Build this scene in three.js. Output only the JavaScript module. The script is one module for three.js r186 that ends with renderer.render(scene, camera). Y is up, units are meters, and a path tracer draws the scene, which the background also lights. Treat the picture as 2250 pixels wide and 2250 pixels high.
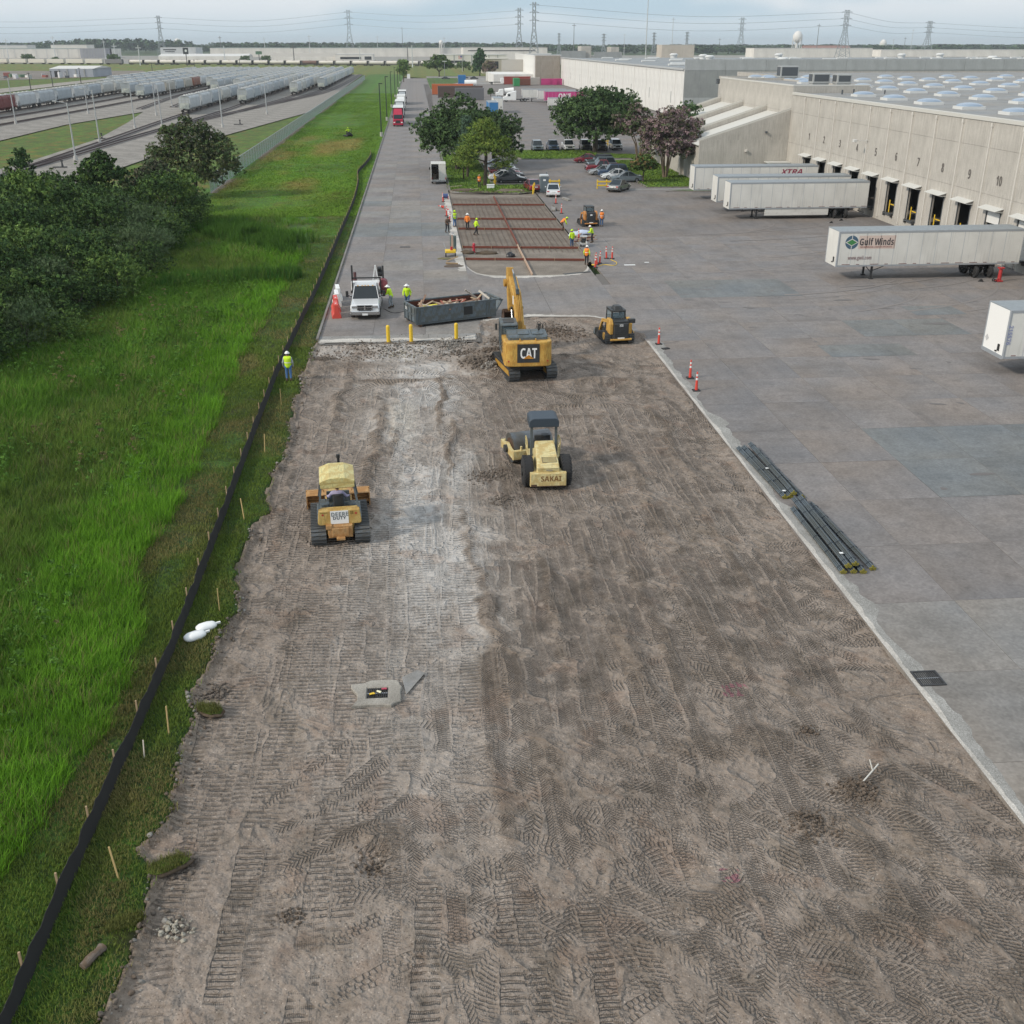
import * as THREE from 'three';
import { mergeGeometries } from 'three/addons/utils/BufferGeometryUtils.js';
import { MarchingCubes } from 'three/addons/objects/MarchingCubes.js';
import { FontLoader } from 'three/addons/loaders/FontLoader.js';
import { TextGeometry } from 'three/addons/geometries/TextGeometry.js';

const scene = new THREE.Scene();
const DEG = Math.PI / 180;
// ---------- camera: a drone 18.5 m up, looking down the yard ----------
const camera = new THREE.PerspectiveCamera(51.953, 1, 0.5, 30000);
camera.position.set(0, 18.5, 0);
camera.rotation.order = 'YXZ';
camera.rotation.set(-24.041 * DEG, -4.86 * DEG, 0);
const renderer = new THREE.WebGLRenderer({ antialias: true });
renderer.toneMapping = THREE.LinearToneMapping;
renderer.toneMappingExposure = 1.08;
renderer.shadowMap.enabled = true;

// ---------- noise ----------
function hash(i, j) { let h = (i * 374761393 + j * 668265263) | 0; h = Math.imul(h ^ (h >>> 13), 1274126177); h ^= h >>> 16; return (h >>> 0) / 4294967296; }
function vn(x, y) {
  const i = Math.floor(x), j = Math.floor(y), f = x - i, g = y - j, u = f * f * (3 - 2 * f), v = g * g * (3 - 2 * g);
  const a = hash(i, j), b = hash(i + 1, j), c = hash(i, j + 1), d = hash(i + 1, j + 1);
  return a + (b - a) * u + (c - a) * v + (a - b - c + d) * u * v;
}
function fbm(x, y, o = 4) { let s = 0, a = 0.5, t = 0; for (let k = 0; k < o; k++) { s += a * vn(x, y); t += a; a *= 0.5; x = x * 2.03 + 17.1; y = y * 2.03 + 9.7; } return s / t; }
function rng(seed) { let s = seed >>> 0; return () => { s = (s + 0x6D2B79F5) | 0; let t = Math.imul(s ^ (s >>> 15), 1 | s); t = (t + Math.imul(t ^ (t >>> 7), 61 | t)) ^ t; return ((t ^ (t >>> 14)) >>> 0) / 4294967296; }; }
const clamp = (x, a = 0, b = 1) => x < a ? a : x > b ? b : x;
const sstep = (a, b, x) => { const t = clamp((x - a) / (b - a)); return t * t * (3 - 2 * t); };
const lerp = (a, b, t) => a + (b - a) * t;

// ---------- sky: thin high cloud over pale blue ----------
{
  const W = 1024, Hh = 512, d = new Float32Array(W * Hh * 4);
  for (let j = 0; j < Hh; j++) {
    const el = (j + 0.5) / Hh * Math.PI - Math.PI / 2;     // row 0 is the bottom
    const s = Math.sin(el), up = Math.max(0, s);
    for (let i = 0; i < W; i++) {
      const az = (i + 0.5) / W * Math.PI * 2;
      const k = 1 / (up + 0.12), px = Math.cos(az) * Math.cos(el) * k, py = Math.sin(az) * Math.cos(el) * k;
      let c = fbm(px * 0.9 + 40, py * 2.2 + 12, 5); c = sstep(0.36, 0.6, c);
      const g = Math.pow(up, 0.6);
      let r = lerp(0.475, 0.47, g), gg = lerp(0.605, 0.62, g), b = lerp(0.685, 0.80, g);
      const m = c * 0.92 * (0.25 + 0.75 * sstep(0.0, 0.035, s));
      const cb = lerp(.735, .88, g); r = lerp(r, cb, m); gg = lerp(gg, cb * 1.05, m); b = lerp(b, cb * 1.09, m);
      if (s < 0) { r = 0.475; gg = 0.605; b = 0.685; }
      const q = (j * W + i) * 4; d[q] = r; d[q + 1] = gg; d[q + 2] = b; d[q + 3] = 1;
    }
  }
  const t = new THREE.DataTexture(d, W, Hh, THREE.RGBAFormat, THREE.FloatType);
  t.mapping = THREE.EquirectangularReflectionMapping; t.magFilter = THREE.LinearFilter; t.minFilter = THREE.LinearFilter; t.needsUpdate = true;
  scene.background = t; scene.environment = t;
}
// ---------- sun: veiled by thin cloud, from the left and a little behind ----------
const sun = new THREE.DirectionalLight(new THREE.Color(1, 0.9, 0.77), 2.6);
sun.position.set(-300, 215, 115); sun.castShadow = true; sun.shadow.radius = 9;
sun.shadow.mapSize.set(4096, 4096);
{ const c = sun.shadow.camera; c.left = -420; c.right = 420; c.top = 420; c.bottom = -420; c.near = 1; c.far = 1600; }
sun.target.position.set(0, 0, -150); scene.add(sun, sun.target); sun.position.z -= 150;
scene.fog = new THREE.FogExp2(new THREE.Color(0.86, 0.94, 1.0), 0.0001);

// ---------- helpers ----------
const used = new Map();
function numbered(n) { const k = used.get(n) || 0; used.set(n, k + 1); return k ? n + '_' + String(k).padStart(3, '0') : n; }
function shade(o) { o.traverse(m => { if (m.isMesh) { m.castShadow = true; m.receiveShadow = true; } }); return o; }
function thing(name, label, category, [x, y, z] = [0, 0, 0], turn = 0, group) {
  const o = new THREE.Group(); o.name = numbered(name); o.position.set(x, y, z); o.rotation.y = turn;
  o.userData = { label, category }; if (group) o.userData.group = group; scene.add(o); return o;
}
const G = a => Array.isArray(a) ? (a.length > 1 ? mergeGeometries(a.map(g => { const h = g.index ? g.toNonIndexed() : g; for (const k of Object.keys(h.attributes)) if (!['position', 'normal', 'uv'].includes(k)) h.deleteAttribute(k); return h; })) : a[0]) : a;
function part(name, geo, mat, parent, label) { const m = new THREE.Mesh(G(geo), mat); m.name = name; m.castShadow = m.receiveShadow = true; parent.add(m); if (label) m.userData.label = label; return m; }
function one(name, geo, mat, label, category, group, pos) { const m = new THREE.Mesh(G(geo), mat); m.name = numbered(name); m.castShadow = m.receiveShadow = true; m.userData = { label, category }; if (group) m.userData.group = group; if (pos) m.position.set(...pos); scene.add(m); return m; }
function struct(name, geo, mat) { const m = geo ? new THREE.Mesh(G(geo), mat) : new THREE.Group(); m.name = numbered(name); m.castShadow = m.receiveShadow = true; m.userData = { kind: 'structure' }; scene.add(m); return m; }
function copy(o, [x, y, z], turn, label, group) { const c = o.clone(); c.name = numbered(o.name.replace(/_\d{3}$/, '')); c.position.set(x, y, z); c.rotation.y = turn; c.userData = { ...o.userData }; if (label) c.userData.label = label; if (group) c.userData.group = group; scene.add(c); return c; }
const ORD = ['first', 'second', 'third', 'fourth', 'fifth', 'sixth', 'seventh', 'eighth', 'ninth', 'tenth', 'eleventh', 'twelfth', 'thirteenth', 'fourteenth', 'fifteenth', 'sixteenth', 'seventeenth', 'eighteenth', 'nineteenth', 'twentieth', 'twenty-first', 'twenty-second', 'twenty-third', 'twenty-fourth', 'twenty-fifth', 'twenty-sixth', 'twenty-seventh', 'twenty-eighth'];
const lin = (r, g, b) => new THREE.Color().setRGB(r, g, b);
const mat = (r, g, b, rough = 0.8, metal = 0, extra = {}) => new THREE.MeshStandardMaterial({ color: lin(r, g, b), roughness: rough, metalness: metal, side: THREE.DoubleSide, ...extra });
// chamfered box
function bx(w, h, d, x = 0, y = 0, z = 0, c = 0) {
  c = Math.min(c, w / 2.2, h / 2.2, d / 2.2);
  let g;
  if (c <= 0) g = new THREE.BoxGeometry(w, h, d);
  else {
    const s = new THREE.Shape(); const a = w / 2 - c, b = h / 2 - c;
    s.moveTo(-a, -b - c); s.lineTo(a, -b - c); s.lineTo(a + c, -b); s.lineTo(a + c, b); s.lineTo(a, b + c); s.lineTo(-a, b + c); s.lineTo(-a - c, b); s.lineTo(-a - c, -b); s.closePath();
    // shrink so that the bevel grows back to the outline
    const t = new THREE.Shape(); t.moveTo(-a, -b); t.lineTo(a, -b); t.lineTo(a, b); t.lineTo(-a, b); t.closePath();
    g = new THREE.ExtrudeGeometry(t, { depth: d - 2 * c, bevelEnabled: true, bevelSize: c, bevelThickness: c, bevelSegments: 1, steps: 1 }); g.translate(0, 0, -(d - 2 * c) / 2);
  }
  return g.translate(x, y, z);
}
const bb = (x0, y0, z0, x1, y1, z1, c = 0) => bx(x1 - x0, y1 - y0, z1 - z0, (x0 + x1) / 2, (y0 + y1) / 2, (z0 + z1) / 2, c);
function cyl(r1, r2, h, seg = 12, axis = 'y', x = 0, y = 0, z = 0, open = false) { const g = new THREE.CylinderGeometry(r1, r2, h, seg, 1, open); if (axis === 'x') g.rotateZ(Math.PI / 2); if (axis === 'z') g.rotateX(Math.PI / 2); return g.translate(x, y, z); }
// bar between two points
function bar(a, b, w, h = w, round = 0) {
  const A = new THREE.Vector3(...a), B = new THREE.Vector3(...b), L = A.distanceTo(B);
  const g = round ? new THREE.CylinderGeometry(h / 2, w / 2, L, round) : new THREE.BoxGeometry(w, L, h);
  const q = new THREE.Quaternion().setFromUnitVectors(new THREE.Vector3(0, 1, 0), B.clone().sub(A).normalize());
  return g.applyQuaternion(q).translate((A.x + B.x) / 2, (A.y + B.y) / 2, (A.z + B.z) / 2);
}
// profile in (z, y), extruded along x between x0 and x1
function prism(pts, x0, x1, bev = 0) {
  const s = new THREE.Shape(pts.map(p => new THREE.Vector2(p[0], p[1])));
  const d = x1 - x0, g = new THREE.ExtrudeGeometry(s, { depth: Math.max(0.001, d - 2 * bev), bevelEnabled: bev > 0, bevelSize: bev, bevelThickness: bev, bevelOffset: -bev, bevelSegments: 1, steps: 1, curveSegments: 6 });
  g.translate(0, 0, bev); // shape x -> world z, shape y -> y, depth -> x
  const p = g.attributes.position, n = g.attributes.normal;
  for (let i = 0; i < p.count; i++) { const a = p.getX(i), b = p.getY(i), c = p.getZ(i); p.setXYZ(i, x0 + c, b, a); const na = n.getX(i), nb = n.getY(i), nc = n.getZ(i); n.setXYZ(i, nc, nb, na); }
  // axis swap flips the winding: restore it
  const uv = g.attributes.uv;
  for (let i = 0; i < p.count; i += 3) for (const at of [p, n, uv]) { const k = at.itemSize, A = at.array, o1 = (i + 1) * k, o2 = (i + 2) * k; for (let q = 0; q < k; q++) { const t = A[o1 + q]; A[o1 + q] = A[o2 + q]; A[o2 + q] = t; } }
  return g;
}
function taperX(g, y0, y1, k) { const p = g.attributes.position; for (let i = 0; i < p.count; i++) { const t = clamp((p.getY(i) - y0) / (y1 - y0)); p.setX(i, p.getX(i) * (1 - k * t)); } g.computeVertexNormals(); return g; }
function lathe(pts, seg = 16) { return new THREE.LatheGeometry(pts.map(p => new THREE.Vector2(p[0], p[1])), seg); }
function tube(pts, r, seg = 24, rs = 6, closed = false) { return new THREE.TubeGeometry(new THREE.CatmullRomCurve3(pts.map(p => new THREE.Vector3(...p)), closed), seg, r, rs, closed); }
function tex(W, H, fn, srgb = true, rx = 1, ry = 1) { // fn(x,y,out) out 0..255
  const d = new Uint8Array(W * H * 4), o = [0, 0, 0, 255];
  for (let j = 0; j < H; j++) for (let i = 0; i < W; i++) { o[3] = 255; fn(i, j, o); const q = (j * W + i) * 4; d[q] = clamp(o[0], 0, 255); d[q + 1] = clamp(o[1], 0, 255); d[q + 2] = clamp(o[2], 0, 255); d[q + 3] = o[3]; }
  const t = new THREE.DataTexture(d, W, H, THREE.RGBAFormat); t.wrapS = t.wrapT = THREE.RepeatWrapping; t.magFilter = THREE.LinearFilter; t.minFilter = THREE.LinearMipmapLinearFilter; t.generateMipmaps = true; t.repeat.set(rx, ry);
  if (srgb) t.colorSpace = THREE.SRGBColorSpace; t.needsUpdate = true; return t;
}
// tileable value noise for textures (period P cells)
function tn(x, y, P) { const i = Math.floor(x), j = Math.floor(y), f = x - i, g = y - j, u = f * f * (3 - 2 * f), v = g * g * (3 - 2 * g), m = (a) => ((a % P) + P) % P; const a = hash(m(i) + P * 7, m(j)), b = hash(m(i + 1) + P * 7, m(j)), c = hash(m(i) + P * 7, m(j + 1)), d = hash(m(i + 1) + P * 7, m(j + 1)); return a + (b - a) * u + (c - a) * v + (a - b - c + d) * u * v; }
function tfb(u, v, P, o) { let s = 0, a = 0.5, t = 0; for (let k = 0; k < o; k++) { s += a * tn(u * P, v * P, P); t += a; a *= 0.5; P *= 2; } return s / t; }
// flat sheet on xz with uv in metres / scale; outline = [[x,z],...]
function sheet(pts, y, sc = 10) {
  const s = new THREE.Shape(pts.map(p => new THREE.Vector2(p[0], -p[1]))); const g = new THREE.ShapeGeometry(s); g.rotateX(-Math.PI / 2); g.translate(0, y, 0);
  const p = g.attributes.position, uv = g.attributes.uv; for (let i = 0; i < p.count; i++) uv.setXY(i, p.getX(i) / sc, p.getZ(i) / sc); return g;
}
function boxUV(g, sc) { const p = g.attributes.position, n = g.attributes.normal, uv = g.attributes.uv; for (let i = 0; i < p.count; i++) { const ax = Math.abs(n.getX(i)), ay = Math.abs(n.getY(i)), az = Math.abs(n.getZ(i)); if (ay >= ax && ay >= az) uv.setXY(i, p.getX(i) / sc, p.getZ(i) / sc); else if (ax >= az) uv.setXY(i, p.getZ(i) / sc, p.getY(i) / sc); else uv.setXY(i, p.getX(i) / sc, p.getY(i) / sc); } return g; }
const font = await new FontLoader().loadAsync('fonts/droid/droid_sans_bold.typeface.json');
function text(s, size, depth = 0.01) { const g = new TextGeometry(s, { font, size, depth, curveSegments: 3, bevelEnabled: false }); g.computeBoundingBox(); const b = g.boundingBox; g.translate(-(b.min.x + b.max.x) / 2, -(b.min.y + b.max.y) / 2, 0); return g; }
// ====================== GROUND ======================
// shared surface textures
const T = {};
T.conc = tex(1024, 1024, (i, j, o) => { const u = i / 1024, v = j / 1024; const a = tfb(u, v, 4, 5), b = tfb(u + 0.3, v + 0.6, 16, 4), s = tfb(u * 1, v * 1 + 0.2, 128, 2), st = tfb(u, v, 3, 3); const streak = tn(u * 40, v * 5, 40 * 5); let g = 200 + (a - 0.5) * 34 + (b - 0.5) * 34 + (s - 0.5) * 36 + (streak - 0.5) * 14; const dk = sstep(0.62, 0.75, b) * 16; g -= dk; o[0] = g + (st - 0.5) * 14; o[1] = g - 1; o[2] = g - 3 - (st - 0.5) * 16; });
T.concB = tex(512, 512, (i, j, o) => { const u = i / 512, v = j / 512; o[0] = o[1] = o[2] = 128 + (tfb(u, v, 64, 3) - 0.5) * 160; }, false);
T.grassC = tex(1024, 1024, (i, j, o) => { const u = i / 1024, v = j / 1024; const a = tfb(u, v, 12, 5), f = tfb(u, v, 128, 3), y = tfb(u + 0.5, v, 9, 4); const k = 0.55 + f * 0.8 + (a - 0.5) * 0.5, t = sstep(0.5, 0.75, y); o[0] = lerp(150, 190, t) * k; o[1] = lerp(190, 175, t) * k; o[2] = lerp(90, 105, t) * k; });
T.gravel = tex(1024, 1024, (i, j, o) => { const u = i / 1024, v = j / 1024; const a = tfb(u, v, 5, 4), f = tfb(u, v, 200, 2), p = hash(i >> 1, j >> 1); const g = 175 + (a - 0.5) * 60 + (f - 0.5) * 70 + (p > 0.93 ? 30 : p < 0.08 ? -40 : 0); o[0] = g; o[1] = g - 3; o[2] = g - 8; });
T.grain = tex(512, 512, (i, j, o) => { const u = i / 512, v = j / 512; const g = 205 + (tfb(u, v, 8, 4) - 0.5) * 50 + (tfb(u, v, 128, 2) - 0.5) * 60; o[0] = o[1] = o[2] = g; });
T.panel = tex(1024, 1024, (i, j, o) => { const u = i / 1024, v = j / 1024; const s = tn(u * 90, v * 6, 90 * 6), a = tfb(u, v, 5, 5), f = tfb(u, v, 256, 1); const drip = sstep(0.62, 0.85, tn(u * 60, v * 3 + 5, 180)) * 12; const g = 212 + (s - 0.5) * 16 + (a - 0.5) * 26 + (f - 0.5) * 30 - drip; o[0] = g; o[1] = g - 2; o[2] = g - 6; });
T.dirtyWhite = tex(512, 512, (i, j, o) => { const u = i / 512, v = j / 512; const a = tfb(u, v, 4, 5), s = tn(u * 50, v * 3, 150); const g = 232 + (a - 0.5) * 26 - sstep(0.6, 0.9, s) * 10; o[0] = g; o[1] = g - 1; o[2] = g - 3; });

const M = {
  conc: [[.325, .298, .286], [.322, .294, .282], [.362, .342, .322], [.288, .268, .262], [.326, .301, .29]].map(c => new THREE.MeshStandardMaterial({ color: lin(...c), map: T.conc, roughness: 0.88, bumpMap: T.concB, bumpScale: 0.003 })),
  concBlue: new THREE.MeshStandardMaterial({ color: lin(.262, .275, .278), map: T.conc, roughness: 0.85 }),
  concPale: new THREE.MeshStandardMaterial({ color: lin(.40, .385, .365), map: T.conc, roughness: 0.88 }),
  kerb: new THREE.MeshStandardMaterial({ color: lin(.33, .31, .29), map: T.conc, roughness: 0.9 }),
  asph: new THREE.MeshStandardMaterial({ color: lin(.285, .258, .245), map: T.conc, roughness: 0.9 }),
  black: mat(.018, .019, .02, .6), rubber: mat(.022, .022, .023, .85), steel: mat(.35, .36, .37, .45, .8), chrome: mat(.6, .6, .6, .25, 1),
  darkSteel: mat(.06, .06, .062, .55, .5), glass: mat(.02, .028, .033, .08, 0, { metalness: 0.1 }), white: mat(.78, .79, .78, .45), red: mat(.42, .03, .03, .5), yellow: mat(.75, .5, .03, .55),
  wood: mat(.38, .27, .16, .85), lum: new THREE.MeshStandardMaterial({ color: lin(.27, .075, .045), roughness: .85, map: T.grain }),
};

// --- far ground to the horizon ---
{
  const g = new THREE.PlaneGeometry(16000, 16000, 1, 1); g.rotateX(-Math.PI / 2); g.translate(0, -0.55, -6500);
  const uv = g.attributes.uv, p = g.attributes.position; for (let i = 0; i < p.count; i++) uv.setXY(i, p.getX(i) / 60, p.getZ(i) / 60);
  struct('ground', g, new THREE.MeshStandardMaterial({ color: lin(.085, .12, .045), map: T.grassC, roughness: 1 }));
}
// --- grass land left of the yard: a sheet with gentle relief ---
function landY(x, z) { return 0.0 + (fbm(x * 0.05 + 3, z * 0.05, 3) - 0.5) * 0.22 * sstep(9.6, 14, -x) * (1 - sstep(26, 34, -x)); }
{
  const xs = [-420, -300, -220, -167, -140, -110]; for (let x = -100; x < -40; x += 5) xs.push(x); for (let x = -40; x <= -7.45; x += 0.9) xs.push(x); xs.push('e', 'f');
  const zs = []; for (let z = -6; z > -72; z -= .3) zs.push(z); for (let z = -72.3; z > -160; z -= 1.1) zs.push(z); for (let z = -160; z > -740; z -= 12) zs.push(z); zs.push(-745);
  const P = [], UV = [], I = [], C = [];
  for (const z of zs) for (const x0 of xs) {
    const cut = z > -70.2 ? dirtEdgeL(z) : -7.34, soil = x0 === 'f', x = x0 === 'e' ? cut : soil ? cut + .07 : Math.min(x0, cut - .05), yy = soil ? -.32 : landY(x, z) - (x < -29 ? 0.06 : 0) + (x0 === 'e' ? .03 * vn(z * 4, 2) : 0);
    P.push(x, yy, z); UV.push(x / 14, z / 14); if (soil) { C.push(.2, .15, .1); continue; }
    // turf kinds: dry mown streaks on the verge, lush meadow, olive rough between the tracks
    const n = fbm(x * 0.09, z * 0.03, 4), dry = sstep(0.48, 0.62, n) * sstep(-27, -22, x) * (1 - sstep(-13, -10, x)) * sstep(130, 165, -z) * (1 - sstep(230, 300, -z));
    let r = .15, g = .265, b = .035; if (x > -13.5 && z > -74) { r = .155; g = .235; b = .052; } if (x < -30) { r = .22; g = .235; b = .06; }
    r = lerp(r, .36, dry * 0.8); g = lerp(g, .3, dry * 0.8); b = lerp(b, .1, dry * 0.8);
    const nr = x > -30 ? lerp(.52, 1, sstep(-.2, .5, (-z - 122) / 40 + (fbm(x * .2 + 4, z * .12, 3) - .5) * 1.6)) : 1, m = nr * (0.8 + 0.4 * fbm(x * 0.3, z * 0.12 + 50, 3)); C.push(r * m, g * m, b * m);
  }
  const n = xs.length; for (let j = 0; j < zs.length - 1; j++) for (let i = 0; i < n - 1; i++) { const a = j * n + i; I.push(a, a + 1, a + n, a + 1, a + n + 1, a + n); }
  const g = new THREE.BufferGeometry(); g.setAttribute('position', new THREE.Float32BufferAttribute(P, 3)); g.setAttribute('uv', new THREE.Float32BufferAttribute(UV, 2)); g.setAttribute('color', new THREE.Float32BufferAttribute(C, 3)); g.setIndex(I); g.computeVertexNormals();
  struct('verge_turf', g, new THREE.MeshStandardMaterial({ vertexColors: true, map: T.grassC, roughness: 1, side: THREE.DoubleSide }));
}

// ====================== DIRT LOT ======================
const X0 = -9.2, XW = 25.2, DZ0 = -11, DZ1 = -79;
function dirtEdgeL(z) { return -7.3 + (fbm(z * 0.35, 3.3, 4) - 0.5) * 1.1 + (z > -26 ? 0.35 * sstep(-26, -20, z) : 0) - 0.5 * Math.exp(-Math.pow((z + 21.3) / 0.8, 2)) - 0.5 * Math.exp(-Math.pow((z + 28.6) / 1.1, 2)) + (vn(z * 2.3, 8) - 0.5) * 0.22; }
function dirtTop(x) { return x < 3.4 ? -69.75 + (fbm(x * 0.8, 1, 3) - 0.5) * 0.8 : x < 4.2 ? -69.75 - (x - 3.4) * 7 : x < 8 ? -75.3 - (x - 4.2) * 0.34 : x < 12 ? -76.6 + (x - 8) * 0.1 : -76.2 + (x - 12) * (x - 12) * 0.62; }
const MO = [ // mounds: x, z, rx, rz, h
  [-1.7, -21.5, 1.2, .7, .26], [2.3, -28.5, .8, 1.9, .22], [2.2, -32.5, .35, 2.2, .16], [-2.75, -50, .42, 9, .26], [-4.9, -58, .3, 6, .14], [.9, -57, .2, 6, .14], [-6.2, -44, .2, 12, .1], [4.2, -34, .25, 5, .14], [7.7, -33, .3, 9, .13], [9.6, -45, .35, 9, .12], [12.4, -50, .3, 10, .12], [6.8, -29, .5, 3.5, .2], [8.6, -24.4, 2.2, .5, .16], [4.6, -17.3, 1.8, .5, .13], [12.6, -22.5, .6, 3, .13], [1.5, -23, .3, 3, .12], [10.8, -19.6, .5, 1.6, .16], [9, -66, 3, .5, .2], [6.9, -54, 2.6, .4, .16], [10.4, -61, 2.2, .5, .16], [-2.0, -53, .25, 5, .14], [1.2, -50.5, .2, 4.5, .18], [-1.0, -47, .2, 3, -.1], [3.6, -64.5, 1.7, 1.5, .55], [4.6, -66.5, 1.5, 1.2, .5], [8.9, -71, 2.6, 1.8, .38], [11, -64, 2, .7, .13], [8, -56, 3, .35, .1], [10.5, -58, 2.5, .4, .1], [3.6, -45.5, .5, 2.5, .16], [-6.6, -64, .9, 3.2, .28], [-4.5, -64.8, 2.4, 1.1, .18], [-1.5, -61.6, 3.2, .5, .13], [11.4, -22.2, .8, .6, .2], [9.7, -21.1, .7, .6, .16], [9.9, -20.6, .5, .4, -.12], [5.6, -20, .6, .9, -.14], [6.6, -18.6, 1.4, .6, .14], [3.2, -24, .6, 1.8, .12], [9.5, -25, 1.4, .5, .1], [-3.2, -18.3, .4, .8, -.1], [9.6, -30, .5, 4, .1], [6.1, -36, .25, 5, .09], [11.6, -36, .2, 8, .1], [1.7, -38, .25, 4, .1], [-1.75, -20.5, .4, .35, -.22], [10, -17.5, 2, .4, .12]
];
const wob = (z, k) => (fbm(z * .28 + k * 7.3, k, 3) - .5) * 1.5 + (vn(z * 1.9, k + 5) - .5) * .3;
function heap(x, z) { let s = 0; for (const m of MO) if (m[4] > 0 && Math.abs(z - m[1]) < m[3] * 2.3 && Math.abs(x - m[0]) < m[2] * 2.3 + 1) { const a = (x - m[0] + (m[3] > 2 ? wob(z, m[0]) : 0)) / m[2], b = (z - m[1]) / m[3], q = a * a + b * b; if (q < 5) s += Math.exp(-q * .9) * Math.min(1, m[4] * 7); } return s; }
function macro(x, z) {
  let h = -0.2 + (fbm(x * 0.22, z * 0.22, 3) - 0.5) * 0.22 + (fbm(x * 0.9 + 7, z * 0.7, 3) - 0.5) * 0.09;
  for (const m of MO) { if (Math.abs(z - m[1]) > m[3] * 2.5) continue; const a = (x - m[0] + (m[3] > 2 ? wob(z, m[0]) : 0)) / m[2], b = (z - m[1]) / m[3], q = a * a + b * b; if (q < 6) h += m[4] * Math.exp(-q) * (0.75 + 0.5 * vn(x * 3, z * 3)); }
  const dt = z - dirtTop(clamp(x, -8, 15)); h += .17 * (1 - sstep(.1, 1.5, dt)) * (.75 + .5 * vn(x * 1.7, z * 1.7));
  const e = x - dirtEdgeL(z); h += 0.2 * (1 - sstep(0.0, 0.4, e)) + 0.05 * (1 - sstep(.3, 1.2, e)) * (vn(x * 2, z * 2) - .2);
  const r = 15.05 - x; h += 0.15 * (1 - sstep(0, 0.8, r)) * (.5 + .7 * vn(z * 0.6, 4));
  return h;
}
// tread relief is rasterised along the paths the machines drove
function zone(z0, z1, NX, NZ, seed) {
  const L = z0 - z1, sx = XW / NX, sz = L / NZ, Hh = new Float32Array(NX * NZ), D = new Float32Array(NX * NZ), K = new Float32Array(NX * NZ);
  for (let j = 0; j < NZ; j++) for (let i = 0; i < NX; i++) { const x = X0 + (i + .5) * sx, z = z1 + (j + .5) * sz; const rw = fbm(x * .5 + 20, z * .5, 2) * 3, rg = 1 - Math.abs(2 * fbm(x * .9 + rw, z * .75 + rw * .7 + 31, 3) - 1); Hh[j * NX + i] = Math.pow(rg, 5) * .035 + (fbm(x * 2.2, z * 2.2, 4) - 0.5) * 0.05 + (fbm(x * 7 + 40, z * 7, 2) - .5) * .016 + (vn(x * 26, z * 26) - .5) * 0.007; }
  function stamp(pts, w, pitch, depth, kind, fade = 1, ph = 0) {
    const c = new THREE.CatmullRomCurve3(pts.map(p => new THREE.Vector3(p[0], 0, p[1]))), len = c.getLength(), n = Math.ceil(len / (Math.min(sx, sz) * 0.6)), cs = c.getSpacedPoints(n);
    const hw = w / 2 + 0.1, m = Math.ceil(hw * 2 / (sx * 0.6));
    for (let k = 0; k < n; k++) {
      const p = cs[k], q = cs[k + 1]; let tx = q.x - p.x, tz = q.z - p.z; const l = Math.hypot(tx, tz) || 1; tx /= l; tz /= l; const s = k / n * len + ph; if (p.z > z0 + 1 || p.z < z1 - 1) continue;
      for (let a = 0; a <= m; a++) {
        const t0 = -hw + a / m * 2 * hw, x = p.x - tz * t0, z = p.z + tx * t0, t = t0 + (vn(x * 1.6 + 3, z * 1.6) - .5) * .1 + (vn(x * 7, z * 7 + 5) - .5) * .035, i = ((x - X0) / sx) | 0, j = ((z - z1) / sz) | 0; if (i < 0 || j < 0 || i >= NX || j >= NZ) continue;
        const u = Math.abs(t) / (w / 2), id = j * NX + i; let v;
        const wear = (1 - .55 * sstep(.5, 1, u) * sstep(.35, .6, vn(x * 1.9 + 44, z * 1.1))) * clamp((fbm(x * 1.1 + seed, z * 1.1, 3) - 0.3) * 2.6) * fade * sstep(0, 0.16, k / n) * sstep(0, .16, 1 - k / n) * (.55 + .45 * vn(x * 7, z * 7)) * sstep(.2, .46, fbm(x * 2.1 + 11, z * 2.1 + seed * 7, 3)); if (wear <= 0.02) continue;
        if (u > 1) { v = lerp(0.35 * depth, 0, (u - 1) * (w / 2) / 0.1); if (v > 0) Hh[id] = lerp(Hh[id], Math.max(Hh[id], v), wear * 0.8); continue; }
        let g; const cyc = (q2) => { const f = q2 - Math.floor(q2); return f < 0.22 ? 1 : f < 0.34 ? 1 - (f - 0.22) / 0.12 : f > 0.9 ? (f - 0.9) / 0.1 : 0; };
        const jit = (vn(x * 1.7 + 5, z * 1.7) - .5) * .7 + (vn(x * 8 + 5, z * 8) - .5) * 0.32;
        if (kind === 0) g = cyc(s / pitch + jit * 0.55) * (.35 + .65 * sstep(.25, .5, vn(x * 5 + 60, z * 5)));                               // full-width grouser bars
        else if (kind === 1) { const lane = Math.floor((t / w + .5) * 3); g = cyc(s / pitch + lane * 0.5 + jit); if (Math.abs(((t / w + .5) * 3) % 1 - .5) > .42) g = 0.5; } // staggered rubber blocks
        else if (kind === 2) g = cyc((s + Math.abs(t) * 0.9) / pitch + (t > 0 ? .5 : 0) + jit); // chevron lugs
        else g = cyc((s + t * 0.6) / pitch + jit) * (Math.abs(((t / w + 2) * 3) % 1 - .5) < .38 ? 1 : .3);
        v = -0.25 * depth - depth * g + (1 - g) * 0.3 * depth; 
        Hh[id] = lerp(Hh[id], v * (.8 + .9 * vn(x * 4 + 9, z * 4)) + (vn(x * 14, z * 14) - .5) * 0.014 + (vn(x * 31, z * 31) - .5) * .008, wear); K[id] = Math.max(K[id], wear * 0.8);
      }
    }
  }
  return { z0, z1, NX, NZ, sx, sz, L, Hh, D, K, stamp };
}
const ZA = zone(DZ0, -37, 1920, 2048, 1), ZB = zone(-37, DZ1, 1440, 1600, 2);
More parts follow.
